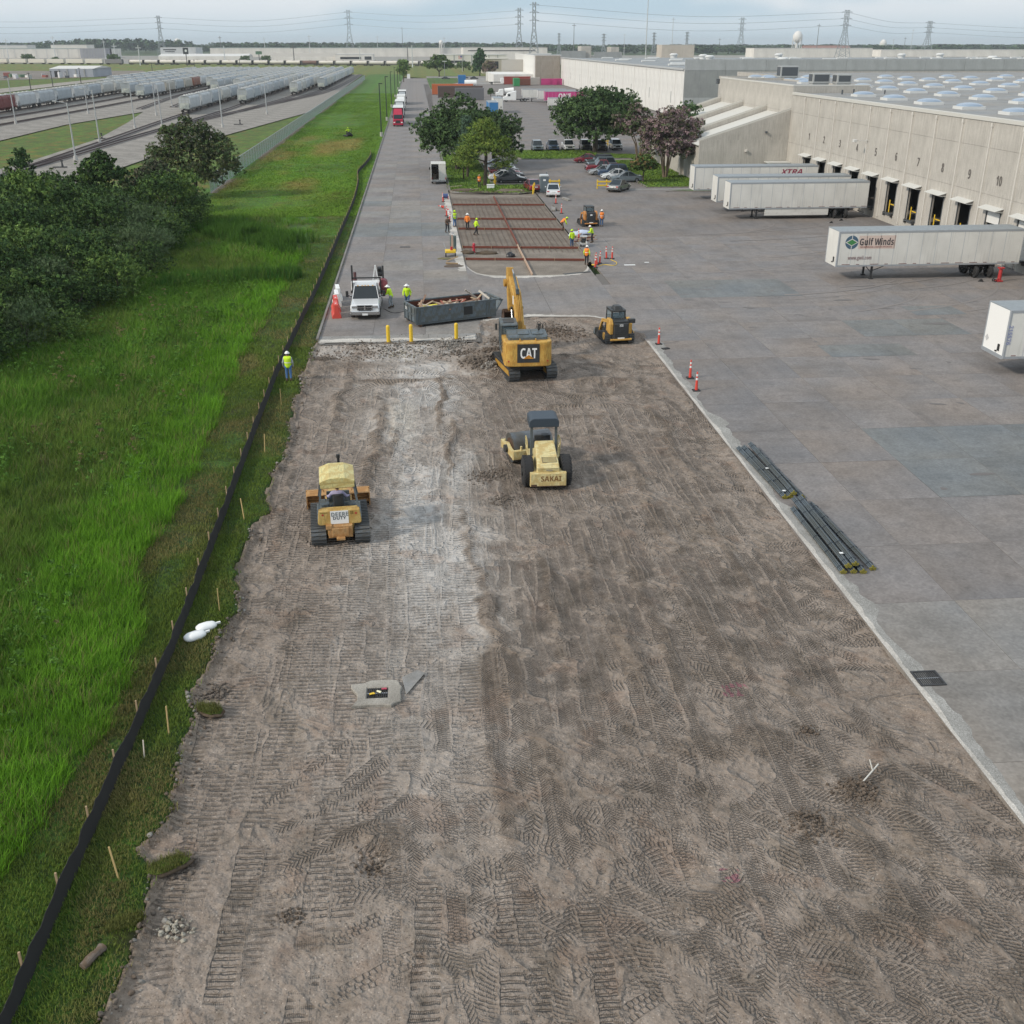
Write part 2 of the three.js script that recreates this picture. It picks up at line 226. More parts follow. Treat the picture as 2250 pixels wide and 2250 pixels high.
{
  const R = rng(77), S = (pts, w, p, d, k, f, ph) => { ZA.stamp(pts, w, p, d, k, f, ph); ZB.stamp(pts, w, p, d, k, f, ph); };
  const pair = (f, gauge, w, p, d, k, fade) => { for (const s of [-1, 1]) { const pts = f.map((q, i) => { const a = f[Math.max(0, i - 1)], b = f[Math.min(f.length - 1, i + 1)], tx = b[0] - a[0], tz = b[1] - a[1], l = Math.hypot(tx, tz) || 1; return [q[0] - tz / l * s * gauge / 2, q[1] + tx / l * s * gauge / 2]; }); S(pts, w, p, d, k, fade, R() * 3); } };
  // random passes of the rubber-tracked loader across the right and the near ground
  for (let k = 0; k < 120; k++) { const x = 0 + R() * 14.5, z = -14 - Math.pow(R(), 1.3) * 50, a = (R() - .5) * 2.4, L = 6 + R() * 11, c = (R() - .5) * 2.2, f = []; for (let q = 0; q <= 4; q++) { const t = q / 4 - .5, th = a + c * t; f.push([x + Math.sin(th) * L * t, z - Math.cos(th) * L * t]); } pair(f, 1.45, .42, .11 + R() * .06, .03 + R() * .016, R() < .5 ? 1 : 2, .5 + R() * .4); }
  for (let k = 0; k < 60; k++) { const x = 1 + R() * 13, z = -14 - R() * 40, a = -.75 + (R() - .5) * 1.1, L = 6 + R() * 8, c = (R() - .5) * 2, f = []; for (let q = 0; q <= 4; q++) { const t = q / 4 - .5, th = a + c * t; f.push([x + Math.sin(th) * L * t, z - Math.cos(th) * L * t]); } pair(f, 1.6, .45, .12 + R() * .04, .03 + R() * .016, 3, .55 + R() * .35); }
  // tight turns
  for (let k = 0; k < 44; k++) { const x = -6 + R() * 20, z = -15 - R() * 50, r = 1.2 + R() * 4.2, a0 = R() * 6.3, da = 1.2 + R() * 1.6, f = []; for (let q = 0; q <= 7; q++) { const a = a0 + da * q / 7; f.push([x + Math.cos(a) * r, z + Math.sin(a) * r]); } pair(f, 1.3, .42, .12, .036, R() < .5 ? 1 : 0, .7); }
  // long straight passes up the middle and right
  for (let k = 0; k < 34; k++) { const x = -2 + R() * 15.5, z1 = -14 - R() * 18, z2 = z1 - 14 - R() * 26, w = (R() - .5) * 2.5, f = []; for (let q = 0; q <= 5; q++) f.push([x + w * Math.pow(q / 5, 1.5) + (R() - .5) * .3, lerp(z1, z2, q / 5)]); pair(f, 1.5, .4, .1, .034, k % 2 ? 2 : 1, .8); }
  // crawler dozer passes: wide steel tracks, mostly straight along the left half
  for (let k = 0; k < 26; k++) { const x = -6.1 + R() * 6.2, z1 = -12 - R() * 24, z2 = z1 - 12 - R() * 30, f = []; const w = (R() - .5) * 3.4; for (let q = 0; q <= 5; q++) f.push([x + w * q / 5 + (R() - .5) * .8, lerp(z1, z2, q / 5)]); pair(f, 1.82, .62, .2, .036, 0, .9); }
  pair([[-3.74, -40], [-3.75, -30], [-3.9, -22], [-4.1, -12]], 1.82, .62, .2, .05, 0, 1); pair([[-5.6, -66], [-5.7, -50], [-5.4, -34], [-5.3, -22]], 1.82, .62, .2, .05, 0, 1);
  pair([[.3, -12], [.5, -17], [.7, -20.5]], 1.9, .62, .21, .07, 0, 1); pair([[2.6, -12], [2.7, -16], [2.65, -20]], 1.5, .5, .18, .06, 0, 1);
  pair([[-4.6, -21], [-1.8, -23], [-.6, -25]], 1.4, .36, .12, .06, 2, 1); pair([[-4.4, -22.5], [-2, -25.5]], 1.3, .3, .14, .06, 2, 1);
  // sweeping turn by the excavator
  pair([[-6, -58], [-4.6, -61], [-1.8, -62.5], [1.2, -61.5], [2.4, -58]], 1.9, .6, .2, .07, 0, 1); pair([[6, -59], [8, -57], [11, -57], [13, -60]], 1.9, .5, .18, .06, 0, 1);
}
{
  const build = (Z, name, step) => {
    const { NX, NZ, Hh, K, z0, z1, sx, sz, L } = Z; const amp = 0.13;
    const bump = tex(NX, NZ, (i, j, o) => { const v = 128 + Hh[j * NX + i] / amp * 255; o[0] = o[1] = o[2] = v; }, false);
    const col = tex(NX, NZ, (i, j, o) => {
      const x = X0 + (i + .5) * sx, z = z1 + (j + .5) * sz, n = fbm(x * .35, z * .3, 4), n2 = fbm(x * 1.4 + 9, z * 1.1, 4), n3 = fbm(x * .55 + 30, z * .22, 4);
      // soil kinds: grey lime-treated base, brown clay, chalky patches
      let r = 174, g = 163, b = 153; const clay = sstep(.36, .70, n + .07 * sstep(-1, 5, x) + 0); r = lerp(r, 161, clay); g = lerp(g, 150, clay); b = lerp(b, 140, clay);
      const dark = sstep(.54, .8, n2); r *= 1 - .13 * dark; g *= 1 - .135 * dark; b *= 1 - .15 * dark;
      const cw = Math.exp(-Math.pow((x + .3 + (fbm(x * .6 + 3, z * .25 + 8, 3) - .5) * 3.2) / 2.7, 2)) * sstep(14, 42, -z) * (1 - sstep(69, 72, -z) * .2), ck = (.45 + .55 * sstep(.38, .58, n3 * .6 + n2 * .4)) * cw, ch = ck + sstep(.55, .63, n2 * .5 + n3 * .5) * .5 * sstep(58, 64, -z) * (x < 5 ? 1 : .1);
      const hp = sstep(.25, .8, heap(x, z) + (n2 - .5) * .9); const t = clamp(ch * 1.15) * (1 - hp * .92); r = lerp(r, 142, hp * .6); g = lerp(g, 130, hp * .6); b = lerp(b, 118, hp * .6); r = lerp(r, 222, t); g = lerp(g, 221, t); b = lerp(b, 219, t);
      const wp = Math.exp(-Math.pow((x + 1.35) / .75, 4)) * Math.exp(-Math.pow((z + 54.4) / 3.4, 4)) * sstep(.36, .5, n2 + .08); r = lerp(r, 232, wp); g = lerp(g, 228, wp); b = lerp(b, 220, wp);
      const ed = x - dirtEdgeL(z), gr = (1 - sstep(.1, .6, ed)) * .35; r = lerp(r, 130, gr); g = lerp(g, 116, gr); b = lerp(b, 98, gr);
      const rd = sstep(.6, .8, fbm(x * 1.1 + 71, z * 1.1 + 13, 4)) * .22; r = lerp(r, 150, rd); g = lerp(g, 118, rd); b = lerp(b, 98, rd);
      const e = (fbm(x * 9, z * 9, 3) - .5) * 40 + (fbm(x * 3, z * 1.2, 3) - .5) * 26 + (hash(i, j) - .5) * 26; let f = 0; const q = hash(i >> 1, (j >> 1) + 991); const gv = sstep(.42, .62, fbm(x * .8 + 5, z * .8 + 61, 3)); if (q > .988 - .014 * gv) f = 22 + 34 * hash(i >> 1, j >> 1); else if (q < .015 + .03 * gv) f = -40;
      // pink survey paint
      const pk = (Math.hypot(x - 9.4, (z + 27.4) * 1) < .35 + .15 * vn(x * 9, z * 9) && vn(x * 14, z * 5) > .55) || (Math.hypot(x - 7.05, z + 19.5) < .3 && vn(x * 6, z * 14) > .6) ? .32 : 0;
      r = lerp(r + e + f, 200, pk); g = lerp(g + e + f, 70, pk); b = lerp(b + e + f, 120, pk); o[0] = r; o[1] = g; o[2] = b;
    });
    const m = new THREE.MeshStandardMaterial({ map: col, color: lin(.55, .525, .50), bumpMap: bump, bumpScale: amp * 2.4, roughness: .97, side: THREE.DoubleSide });
    const nx = Math.round(XW / step), nz = Math.round(L / step), P = [], UV = [], I = [], ok = [];
    for (let j = 0; j <= nz; j++) for (let i = 0; i <= nx; i++) {
      let x = X0 + XW * i / nx, z = z1 + L * j / nz; const el = dirtEdgeL(z);
      const inside = x > el - step * 1.2 && x < 15.06 + step && z > dirtTop(clamp(x, -8, 15)) - step * 1.2; ok.push(inside);
      let h = macro(x, z); if (x < el - .02) { h = -.25; if (x < el - step * 1.2) x = Math.max(x, el - step * 1.2); } P.push(x, h, z); UV.push((x - X0) / XW, (z - z1) / L);
    }
    const n = nx + 1; for (let j = 0; j < nz; j++) for (let i = 0; i < nx; i++) { const a = j * n + i; if (ok[a] || ok[a + 1] || ok[a + n] || ok[a + n + 1]) I.push(a, a + n, a + 1, a + 1, a + n, a + n + 1); }
    const g = new THREE.BufferGeometry(); g.setAttribute('position', new THREE.Float32BufferAttribute(P, 3)); g.setAttribute('uv', new THREE.Float32BufferAttribute(UV, 2)); g.setIndex(I); g.computeVertexNormals();
    struct(name, g, m);
  };
  build(ZA, 'graded_dirt', .09); build(ZB, 'graded_dirt', .13);
}
const dirtY = (x, z) => macro(x, z);
// ====================== PAVEMENT ======================
const R12 = rng(1212);
function bedFront(x) { const t = Math.abs(x - 9.6) / 5.9; return -91.6 - 2 * t * t * t - 7 * Math.pow(t, 12); }
function slabGeo(x0, z0, x1, z1) {
  const g = new THREE.BoxGeometry(x1 - x0, .22, z1 - z0); const p = g.attributes.position, uv = g.attributes.uv, n = g.attributes.normal;
  const ox = R12() * 5, oz = R12() * 5, rot = R12() < .5;
  for (let i = 0; i < p.count; i++) { const a = p.getX(i) / 11 + ox, b = p.getZ(i) / 11 + oz; uv.setXY(i, rot ? b : a, rot ? a : b); if (Math.abs(n.getY(i)) < .5) uv.setXY(i, a + b, p.getY(i) / 11); }
  return g.translate((x0 + x1) / 2, -.11, (z0 + z1) / 2);
}
function slab(parent, x0, z0, x1, z1, m, dy = 0) { const s = part('slab', slabGeo(x0 + .007, z0 + .007, x1 - .007, z1 - .007), m, parent); s.position.y = dy; return s; }
{ // joint bed under the slabs
  const m = mat(.13, .12, .11, 1);
  struct('yard_base', [sheet([[15.2, 8], [53.5, 8], [53.5, -110], [15.8, -110], [15.8, -92], [15.2, -92]], -.05), sheet([[-7.1, -70], [3.8, -70], [3.8, -190], [-7.1, -190]], -.05), sheet([[3.8, -77.5], [15.2, -77.5], [15.2, -91.5], [3.8, -91.5]], -.05)], m);
  const ap = struct('concrete_apron');
  const xs = []; for (let k = 0; k <= 10; k++) xs.push(15.03 + 3.83 * k); xs[10] = 52.5;
  const zs = []; for (let k = -1; k < 22; k++) zs.push(-13.7 - 4.6 * k);
  for (let j = 0; j < zs.length - 1; j++) for (let i = 0; i < 10; i++) {
    const z1 = zs[j], z0 = zs[j + 1]; let x0 = xs[i], x1 = xs[i + 1];
    let k = R12() < .6 ? 0 : R12() < .6 ? 1 : 4; if (z1 > -31 && z1 < -12) k = 2; 
    if (z0 > -70 && z1 < -31 && i < 2) k = R12() < .6 ? 3 : 1;
    let m = M.conc[k];
    if (i >= 2 && i < 6 && z1 < -40 && z1 > -52 && z0 > -52) m = M.concBlue;
    if (j === 13 && i > 3 && i < 6) m = M.concBlue;
    if (i === 0 && z0 < -71 && z1 > -76) x0 = 15.03;
    if (i === 0 && z0 < -91) x0 = 15.75;
    slab(ap, x0, z0, x1, z1, m, (R12() - .5) * .008);
  }
  // dark repair patches near the docks
  for (const [x0, z0, x1, z1] of [[26.2, -66.9, 31.9, -64], [36.6, -77.5, 40.5, -74.6], [20.5, -88.4, 30.4, -81.8]]) part('repair_patch', sheet([[x0, z1], [x1, z1], [x1, z0], [x0, z0]], .0085, 11), M.concBlue, ap);
  const rd = struct('access_road'); const rx = [-7.2, -3.55, .1, 3.95];
  for (let k = 0; k < 26; k++) for (let i = 0; i < 3; i++) { const z1 = -72.1 - k * 4.55, z0 = z1 - 4.55; let m = M.conc[[0, 4, 2, 0, 1][Math.floor(R12() * 5)]]; if ((k === 9 || k === 10) && i < 3 || k === 14 && i === 0) m = M.concBlue; slab(rd, rx[i], z0, rx[i + 1], z1, m, (R12() - .5) * .006); }
  for (const [x0, x1] of [[-7.2, -2.6], [-2.6, .3], [.3, 3.6]]) { const o = [[x0 + .01, -72.09], [x1 - .01, -72.09]]; for (let k = 0; k <= 24; k++) { const x = lerp(x1 - .01, x0 + .01, k / 24); o.push([x, -70.35 + (fbm(x * 1.6 + 4, 2, 4) - .5) * 1.5]); } const g = new THREE.ExtrudeGeometry(new THREE.Shape(o.map(p => new THREE.Vector2(p[0], -p[1]))), { depth: .2, bevelEnabled: false }); g.rotateX(-Math.PI / 2); part('slab', boxUV(g.translate(0, -.2, 0), 11), M.concPale, rd); }
  // paving between the lot and the formwork bed, split by its joint
  const arcTop = []; for (let x = 3.95; x <= 15.03; x += .36) arcTop.push([x, dirtTop(x)]); const arcBot = []; for (let x = 15.03; x >= 3.95; x -= .36) { arcBot.push([x, bedFront(x)]); }
  const cr = struct('crossover_pavement');
  for (const [a, b] of [[3.95, 9.62], [9.64, 15.03]]) {
    const pts = [...arcTop.filter(p => p[0] > a && p[0] < b), ...arcBot.filter(p => p[0] > a && p[0] < b)]; const f0 = dirtTop(a), f1 = dirtTop(b), h = bedFront;
    const out = [[a, f0], ...arcTop.filter(p => p[0] > a + .05 && p[0] < b - .05), [b, f1], [b, h(b)], ...arcBot.filter(p => p[0] > a + .05 && p[0] < b - .05), [a, h(a)]];
    const s = new THREE.Shape(out.map(p => new THREE.Vector2(p[0], -p[1]))); const g = new THREE.ExtrudeGeometry(s, { depth: .22, bevelEnabled: false }); g.rotateX(-Math.PI / 2); g.translate(0, -.22, 0);
    part('slab', boxUV(g, 11), M.conc[4], cr);
  }
  // far pavement where the joints no longer show
  struct('access_road', [sheet([[-7.2, -190], [3.95, -190], [6.5, -480], [6.5, -660], [-7.2, -660]], -.004, 11)], M.conc[0]);
  struct('parking_lot', [sheet([[15.75, -110], [52.5, -110], [52.5, -150.5], [15.75, -150.5]], -.004, 11), sheet([[3.95, -150.5], [71, -150.5], [71, -560], [3.95, -560]], -.004, 11)], M.asph);
  struct('parking_lot', [sheet([[6.6, -560], [70, -560], [70, -700], [6.6, -700]], -.006, 40)], M.concPale);
  // kerbs
  const kerb = (pts, w = .16, h = .14) => { const gs = []; for (let i = 0; i < pts.length - 1; i++) gs.push(boxUV(bar([pts[i][0], h / 2 - .06, pts[i][1]], [pts[i + 1][0], h / 2 - .06, pts[i + 1][1]], w, h + .12), 6)); return gs; };
  const kp = []; for (let z = -71; z > -660; z -= z > -200 ? 8 : 60) kp.push([-7.28, z]);
  struct('road_kerb', kerb(kp), M.kerb);
  const arc = (cx, cz, r, a0, a1, n = 8) => { const o = []; for (let i = 0; i <= n; i++) { const a = (a0 + (a1 - a0) * i / n) * DEG; o.push([cx + Math.cos(a) * r, cz - Math.sin(a) * r]); } return o; };
  const turf = new THREE.MeshStandardMaterial({ color: lin(.13, .205, .035), map: T.grassC, roughness: 1 });
  globalThis.islands = [];
  const island = (pts) => { islands.push(pts); struct('kerbed_lawn', sheet(pts, .1, 12), turf); struct('lawn_kerb', kerb([...pts, pts[0]], .15, .15), M.kerb); };
  island([[4.2, -200], [4.2, -149.5], ...arc(6.4, -149.5, 2.2, 180, 270, 6).map(p => [p[0], p[1] - 0]).reverse().reverse(), [13.4, -146.2], [15.6, -147.6], [15.6, -154.8], [10.4, -155.2], [10.4, -200]]);
  island([[18, -191.5], [46, -191.5], [46, -197], [33, -199.5], [31, -207], [17.5, -207.5], [17.2, -196]].map(p => p));
  island([[31.8, -151], [52.2, -151], [52.2, -188], [33.2, -188], [31.6, -170]]);
  island([[6.4, -660], [6.4, -500], [9, -500], [24, -600], [24, -660]]);
  struct('walkway', sheet([[26.5, -149.9], [52.3, -149.9], [52.3, -147.9], [39, -147.7], [36, -148.6], [27, -148.6]], .0, 8), M.concPale);
  struct('walkway_kerb', [...kerb([[33.5, -146.6], [38, -146.2]], .16, .15), ...kerb([[38, -146.2], [47, -146.2]], .16, .15)], M.kerb);
  struct('kerbed_lawn', sheet([[34, -147.5], [38.4, -146.3], [47, -146.3], [47, -147.7], [36.5, -147.8]], .08, 12), turf);
}
{ // broken lime dust and concrete spill along the sawn edges
  const dust = new THREE.MeshStandardMaterial({ color: lin(.95, .93, .90), map: T.gravel, roughness: 1 });
  const strip = (n, f) => { // ragged strips
    const a = [], b = []; for (let i = 0; i <= n; i++) { const [p, q] = f(i / n); a.push(p); b.push(q); } return sheet([...a, ...b.reverse()], .0105, 5);
  };
  const s1 = strip(900, t => { const z = lerp(-12, -69, t), w = .07 + .22 * Math.pow(fbm(z * .9, 5, 5), 1.5); return [[15.04, z], [15.06 + w, z]]; });
  struct('lime_stain', strip(900, t => { const z = lerp(-12, -69, t), w = .25 + 1.1 * Math.pow(fbm(z * .5, 15, 5), 1.6); return [[15.05, z], [15.06 + w, z]]; }).translate(0, -.0025, 0), new THREE.MeshStandardMaterial({ color: lin(.6, .61, .61), map: T.gravel, roughness: 1 }));
  const s2 = strip(120, t => { const x = lerp(4.3, 14.6, t), z = dirtTop(x), w = .25 + 1.1 * Math.pow(fbm(x * .7, 9, 4), 2) + .3 * vn(x * 4, 3); return [[x, z - .03], [x, z - .03 - w]]; });
  const s3 = strip(120, t => { const x = lerp(4.1, 15.0, t), z = bedFront(x), w = .3 + 1.2 * Math.pow(fbm(x * .6, 19, 4), 2) + .3 * vn(x * 4, 8); return [[x, z + .03], [x, z + .03 + w]]; });
  const s4 = strip(160, t => { const z = lerp(-94, -146, t), w = .35 + .6 * Math.pow(fbm(z * .5, 29, 4), 1.4) + .3 * vn(z * 3, 8); return [[3.93, z], [3.93 - w, z]]; });
  const s5 = strip(120, t => { const x = lerp(-7.1, 3.5, t), w = .4 + 2.2 * Math.pow(fbm(x * .5, 39, 4), 2) * (x > -1 ? 1.6 : .7); return [[x, -70.35], [x, -70.35 - w]]; });
  struct('lime_dust', [s1, s2, s3, s4, s5], dust);
}
{ // oil drips and worn tyre arcs on the yard, thin films of their own
  const r = rng(4321), oil = mat(.13, .12, .115, .7), gs = [];
  const blot = (x, z, a, b, th) => { const p = []; for (let k = 0; k < 18; k++) { const q = k / 18 * 6.283, f = .6 + .8 * vn(Math.cos(q) * 1.6 + x, Math.sin(q) * 1.6 + z), X = Math.cos(q) * a * f, Z = Math.sin(q) * b * f; p.push([x + X * Math.cos(th) - Z * Math.sin(th), z + X * Math.sin(th) + Z * Math.cos(th)]); } return sheet(p, .0105, 3); };
  for (let k = 0; k < 46; k++) gs.push(blot(20 + r() * 30, -30 - r() * 78, .12 + r() * .4, .08 + r() * .2, r() * .5)); for (const [x, z, a, b] of [[40, -145.2, 3.2, .5], [36.4, -126.5, 1.4, .4], [39.5, -123.2, 1.6, .35], [44, -88.2, 3, .5], [38.6, -88.8, 1.6, .5], [26, -43.8, .6, .16], [31.5, -47.5, .5, .2], [37, -72, 1, .3], [33, -80, .9, .25]]) gs.push(blot(x, z, a, b, 0));
  const st = struct('oil_stain', gs, oil);
  const tm = mat(.20, .182, .172, .85), ts = []; for (let k = 0; k < 16; k++) { const x0 = 20 + r() * 14, z0 = -72 - r() * 40, R2 = 9 + r() * 9, a0 = r() * .8, w = .1 + r() * .1, A = [], B = []; for (let q = 0; q <= 24; q++) { const a = a0 + q / 24 * (1 + r() * .02), x = x0 + Math.sin(a) * R2 * 1.5, z = z0 - (1 - Math.cos(a)) * R2 * .8; A.push([x, z - w]); B.push([x, z + w]); } ts.push(sheet([...A, ...B.reverse()], .0118 + k * .0006, 3)); }
  struct('tyre_marks', ts, tm);
}
// ====================== BUILDINGS ======================
const BM = {
  wall: new THREE.MeshStandardMaterial({ color: lin(.655, .635, .60), map: T.panel, roughness: .92 }),
  wall2: new THREE.MeshStandardMaterial({ color: lin(.655, .635, .60), map: T.panel, roughness: .92 }),
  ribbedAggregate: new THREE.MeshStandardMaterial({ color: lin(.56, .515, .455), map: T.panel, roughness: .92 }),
  roof: new THREE.MeshStandardMaterial({ color: lin(.43, .43, .425), map: T.conc, roughness: .9 }),
  roofP: new THREE.MeshStandardMaterial({ color: lin(.42, .45, .47), map: T.conc, roughness: .9 }),
  white: new THREE.MeshStandardMaterial({ color: lin(.82, .82, .80), map: T.dirtyWhite, roughness: .8 }),
  paleGrey: new THREE.MeshStandardMaterial({ color: lin(.50, .52, .53), map: T.dirtyWhite, roughness: .8 }),
  midGrey: new THREE.MeshStandardMaterial({ color: lin(.37, .385, .385), map: T.dirtyWhite, roughness: .8 }),
  coping: mat(.55, .54, .5, .6), dark: mat(.03, .028, .026, .9), inside: mat(.16, .15, .14, .95), pipe: mat(.6, .575, .53, .6),
  dome: new THREE.MeshPhysicalMaterial({ color: lin(.24, .31, .40), roughness: .3, transmission: 0, clearcoat: .6 }), curb: mat(.6, .61, .6, .6), hvac: mat(.42, .43, .42, .6, .3), hvacD: mat(.09, .1, .11, .7, .2), awn: mat(.56, .56, .53, .7), bump: mat(.03, .03, .03, .9), doorWhite: mat(.72, .72, .7, .6),
};
const UB = (g, s = 6) => boxUV(g, s);
function panelWithHole(z0, z1, y0, y1, hz0, hz1, hy0, hy1, x, t) { // in the plane x, thickness towards +x
  const s = new THREE.Shape([[z0, y0], [z1, y0], [z1, y1], [z0, y1]].map(p => new THREE.Vector2(...p))); s.holes.push(new THREE.Path([[hz0, hy0], [hz0, hy1], [hz1, hy1], [hz1, hy0]].map(p => new THREE.Vector2(...p))));
  const g = new THREE.ExtrudeGeometry(s, { depth: t, bevelEnabled: false }); const p = g.attributes.position; for (let i = 0; i < p.count; i++) p.setXYZ(i, x + p.getZ(i), p.getY(i), p.getX(i)); g.computeVertexNormals(); return UB(g);
}
{
  const W = thing('dock_warehouse', 'long beige concrete warehouse with numbered truck docks and rows of roof skylights', 'warehouse', [52.5, 0, -90]);
  const LX = x => x - 52.5, LZ = z => z + 90, rr = rng(5);
  const bays = []; for (let k = -1; k < 20; k++) bays.push(k); // bay k: z from -148.45+5.6k ; number k+1
  for (const k of bays) {
    const z0 = LZ(-148.45 + 5.6 * k) + .012, z1 = LZ(-148.45 + 5.6 * (k + 1)) - .012, c = (z0 + z1) / 2, m = () => rr() < .5 ? BM.wall : BM.wall2;
    if (k >= 0) {
      const hb = .95, ht = 4.3;
      part('wall_panel', panelWithHole(z0, z1, -.1, 5.69, c - 1.2, c + 1.2, hb, ht, 0, .22), m(), W);
      const dk = part('dock_door_frame', [bb(-.03, hb, c - 1.32, .05, ht + .1, c - 1.2), bb(-.03, hb, c + 1.2, .05, ht + .1, c + 1.32), bb(-.03, ht, c - 1.32, .05, ht + .12, c + 1.32)], BM.hvacD, W);
      for (const s of [-1, 1]) part('bumper', bb(-.22, .72, c + s - .15, -.001, 1.1, c + s + .15, .03), BM.bump, dk);
      part('leveler_lip', [bb(-.3, .95, c - .85, .3, 1.04, c + .85)], BM.hvacD, dk);
      part('canopy', [prism([[c - 1.65, 0], [c - 1.65, .05], [c + 1.65, .05], [c + 1.65, 0]], -.8, 0).applyMatrix4(new THREE.Matrix4().makeShear(.3, 0, 0, 0, 0, 0)).translate(0, 4.78, 0), bar([-.02, 4.5, c - 1.6], [-.7, 4.52, c - 1.6], .05), bar([-.02, 4.5, c + 1.6], [-.7, 4.52, c + 1.6], .05)], BM.awn, W);
      if (k === 9) part('roll_up_door', bb(.06, 3.3, c - 1.19, .1, ht, c + 1.19), BM.doorWhite, W);
      if (k === 10 || k > 11) part('roll_up_door', bb(.06, hb, c - 1.19, .1, ht, c + 1.19), BM.doorWhite, W);
      if (k >= 5 && k < 9) { part('guard_post', [cyl(.07, .07, 1.4, 8, 'y', .45, hb + .7, c - 1.0)], M.yellow, W); part('guard_rail', bb(.5, hb + .9, c - .9, .56, hb + 1.0, c + .3), M.yellow, W); }
      const num = text(String(k + 1), .86, .02); num.scale(k < 9 ? .82 : .78, 1, 1); num.rotateY(-Math.PI / 2); num.translate(-.021, 7.08, c); part('dock_number', num, mat(.13, .12, .11, .9), W);
    } else part('wall_panel', UB(bb(0, -.1, z0, .22, 5.69, z1)), m(), W);
    part('wall_panel', UB(bb(.0, 5.71, z0, .22, 9.69, z1)), m(), W); part('wall_panel', UB(bb(.0, 9.71, z0, .22, 12, z1)), m(), W);
    if (k >= 0) { const zz = z0 - .012; part('downspout', [bb(-.13, .3, zz - .07, -.004, 11.6, zz + .07), bb(-.17, 11.5, zz - .13, -.006, 11.85, zz + .13)], BM.pipe, W); }
  }
  // shell that closes the hall: end walls, floor, back, roof deck
  const zS = LZ(-148.45 + 5.6 * 20), zB = LZ(-154), xE = 118;
  part('hall_lining', [bb(.26, 1.0, zS - .3, xE, 12, zS), bb(.26, .0, zB, xE, 12, zB + .3), bb(xE, 0, zB, xE + .3, 12, zS)], BM.inside, W);
  part('hall_floor', bb(.23, .6, zB + .3, xE, .94, zS - .3), BM.inside, W);
  const rf = part('roof', [UB(bb(.05, 12.0, LZ(-153.9), xE, 12.12, zS), 11), UB(bb(9.5, 12.0, LZ(-228), xE, 12.125, LZ(-153.95)), 11), UB(bb(23, 12.0, LZ(-262), xE, 12.122, LZ(-228.02)), 11)], BM.roof, W);
  part('roof_coping', [bb(-.1, 11.95, zB, .3, 12.28, zS, .04)], BM.coping, rf);
  part('roof_curb_line', [bb(1.2, 12.13, LZ(-140), 1.26, 12.2, zS)], BM.coping, rf);
  // corner block, a little higher
  part('wall_panel', [UB(bb(-.02, 9.71, LZ(-172.9), .2, 13.05, LZ(-154.02)))], BM.wall2, W); part('wall_panel', [UB(bb(-.02, 9.71, LZ(-192), .2, 13.05, LZ(-172.92)))], BM.wall, W);
  part('wall_panel', [UB(bb(-.02, 0, LZ(-192), .2, 9.69, LZ(-154.02)))], BM.wall2, W);
  part('block_wall', [UB(bb(.2, 11.9, LZ(-154.2), 10.9, 13.05, LZ(-154.02))), UB(bb(.2, 0, LZ(-192), 11, 13.05, LZ(-191.8))), UB(bb(10.9, 12.1, LZ(-192), 11.1, 12.9, LZ(-154.02)))], BM.wall2, W);
  part('block_roof', UB(bb(.2, 12.55, LZ(-191.8), 10.9, 12.65, LZ(-154.2)), 11), BM.roof, W);
  part('roof_coping', [bb(-.08, 13.0, LZ(-192.1), .28, 13.2, LZ(-154), .03), bb(.28, 13.0, LZ(-154.25), 11, 13.2, LZ(-154), .03)], BM.coping, W);
  part('end_wall', UB(bb(23, 0, LZ(-262.2), xE, 12.4, LZ(-262))), BM.wall, W); part('end_wall', UB(bb(9.5, 0, LZ(-228.2), 23, 12.4, LZ(-228))), BM.wall, W); part('side_wall', UB(bb(9.4, 0, LZ(-228), 9.6, 12.4, LZ(-192.1))), BM.wall, W); part('side_wall', UB(bb(22.9, 0, LZ(-262), 23.1, 12.4, LZ(-228.1))), BM.wall, W);
  // saw-tooth porch with sloping roofs
  const finX = [[LX(52.5), 9.75], [LX(39.7), 5.75]];
  for (const [i, z] of [[0, -154], [1, -165], [2, -177.5], [3, -191]]) {
    const s = new THREE.Shape([[LX(52.48), 0], [LX(52.48), 9.95], [LX(39.7), 5.9], [LX(39.7), 0]].map(p => new THREE.Vector2(...p))); const g = new THREE.ExtrudeGeometry(s, { depth: .3, bevelEnabled: false }); g.translate(0, 0, LZ(z) - .3); part('porch_wall', UB(g), BM.wall2, W);
    const cg = bar([LX(52.48), 10.0, LZ(z) - .15], [LX(39.6), 5.95, LZ(z) - .15], .42, .12); part('porch_coping', cg, BM.coping, W);
    if (i < 3) { const zn = [-165, -177.5, -191][i]; const g2 = new THREE.BoxGeometry(13.4, .1, Math.abs(zn - z) - .7); g2.rotateZ(Math.atan2(4.05, 12.8)); g2.translate(LX(46.1), 7.25, LZ((z + zn) / 2) - .15); part('porch_roof', UB(g2, 11), BM.coping, W); }
  }
  part('porch_back', UB(bb(LX(40.2), 0, LZ(-190), LX(40.4), 5.4, LZ(-154.4))), BM.wall2, W);
  // entry canopy in the corner and small wall fittings
  part('entry_canopy', [bb(LX(49.2), 3.0, LZ(-153.9), LX(52.4), 3.12, LZ(-151.9)).applyMatrix4(new THREE.Matrix4().identity()), bar([LX(49.4), 0, LZ(-152.1)], [LX(49.4), 3.0, LZ(-152.1)], .09)], BM.awn, W);
  part('entry_door', [bb(LX(50.2), 0, LZ(-153.98), LX(51.4), 2.2, LZ(-153.93))], mat(.3, .36, .33, .5), W);
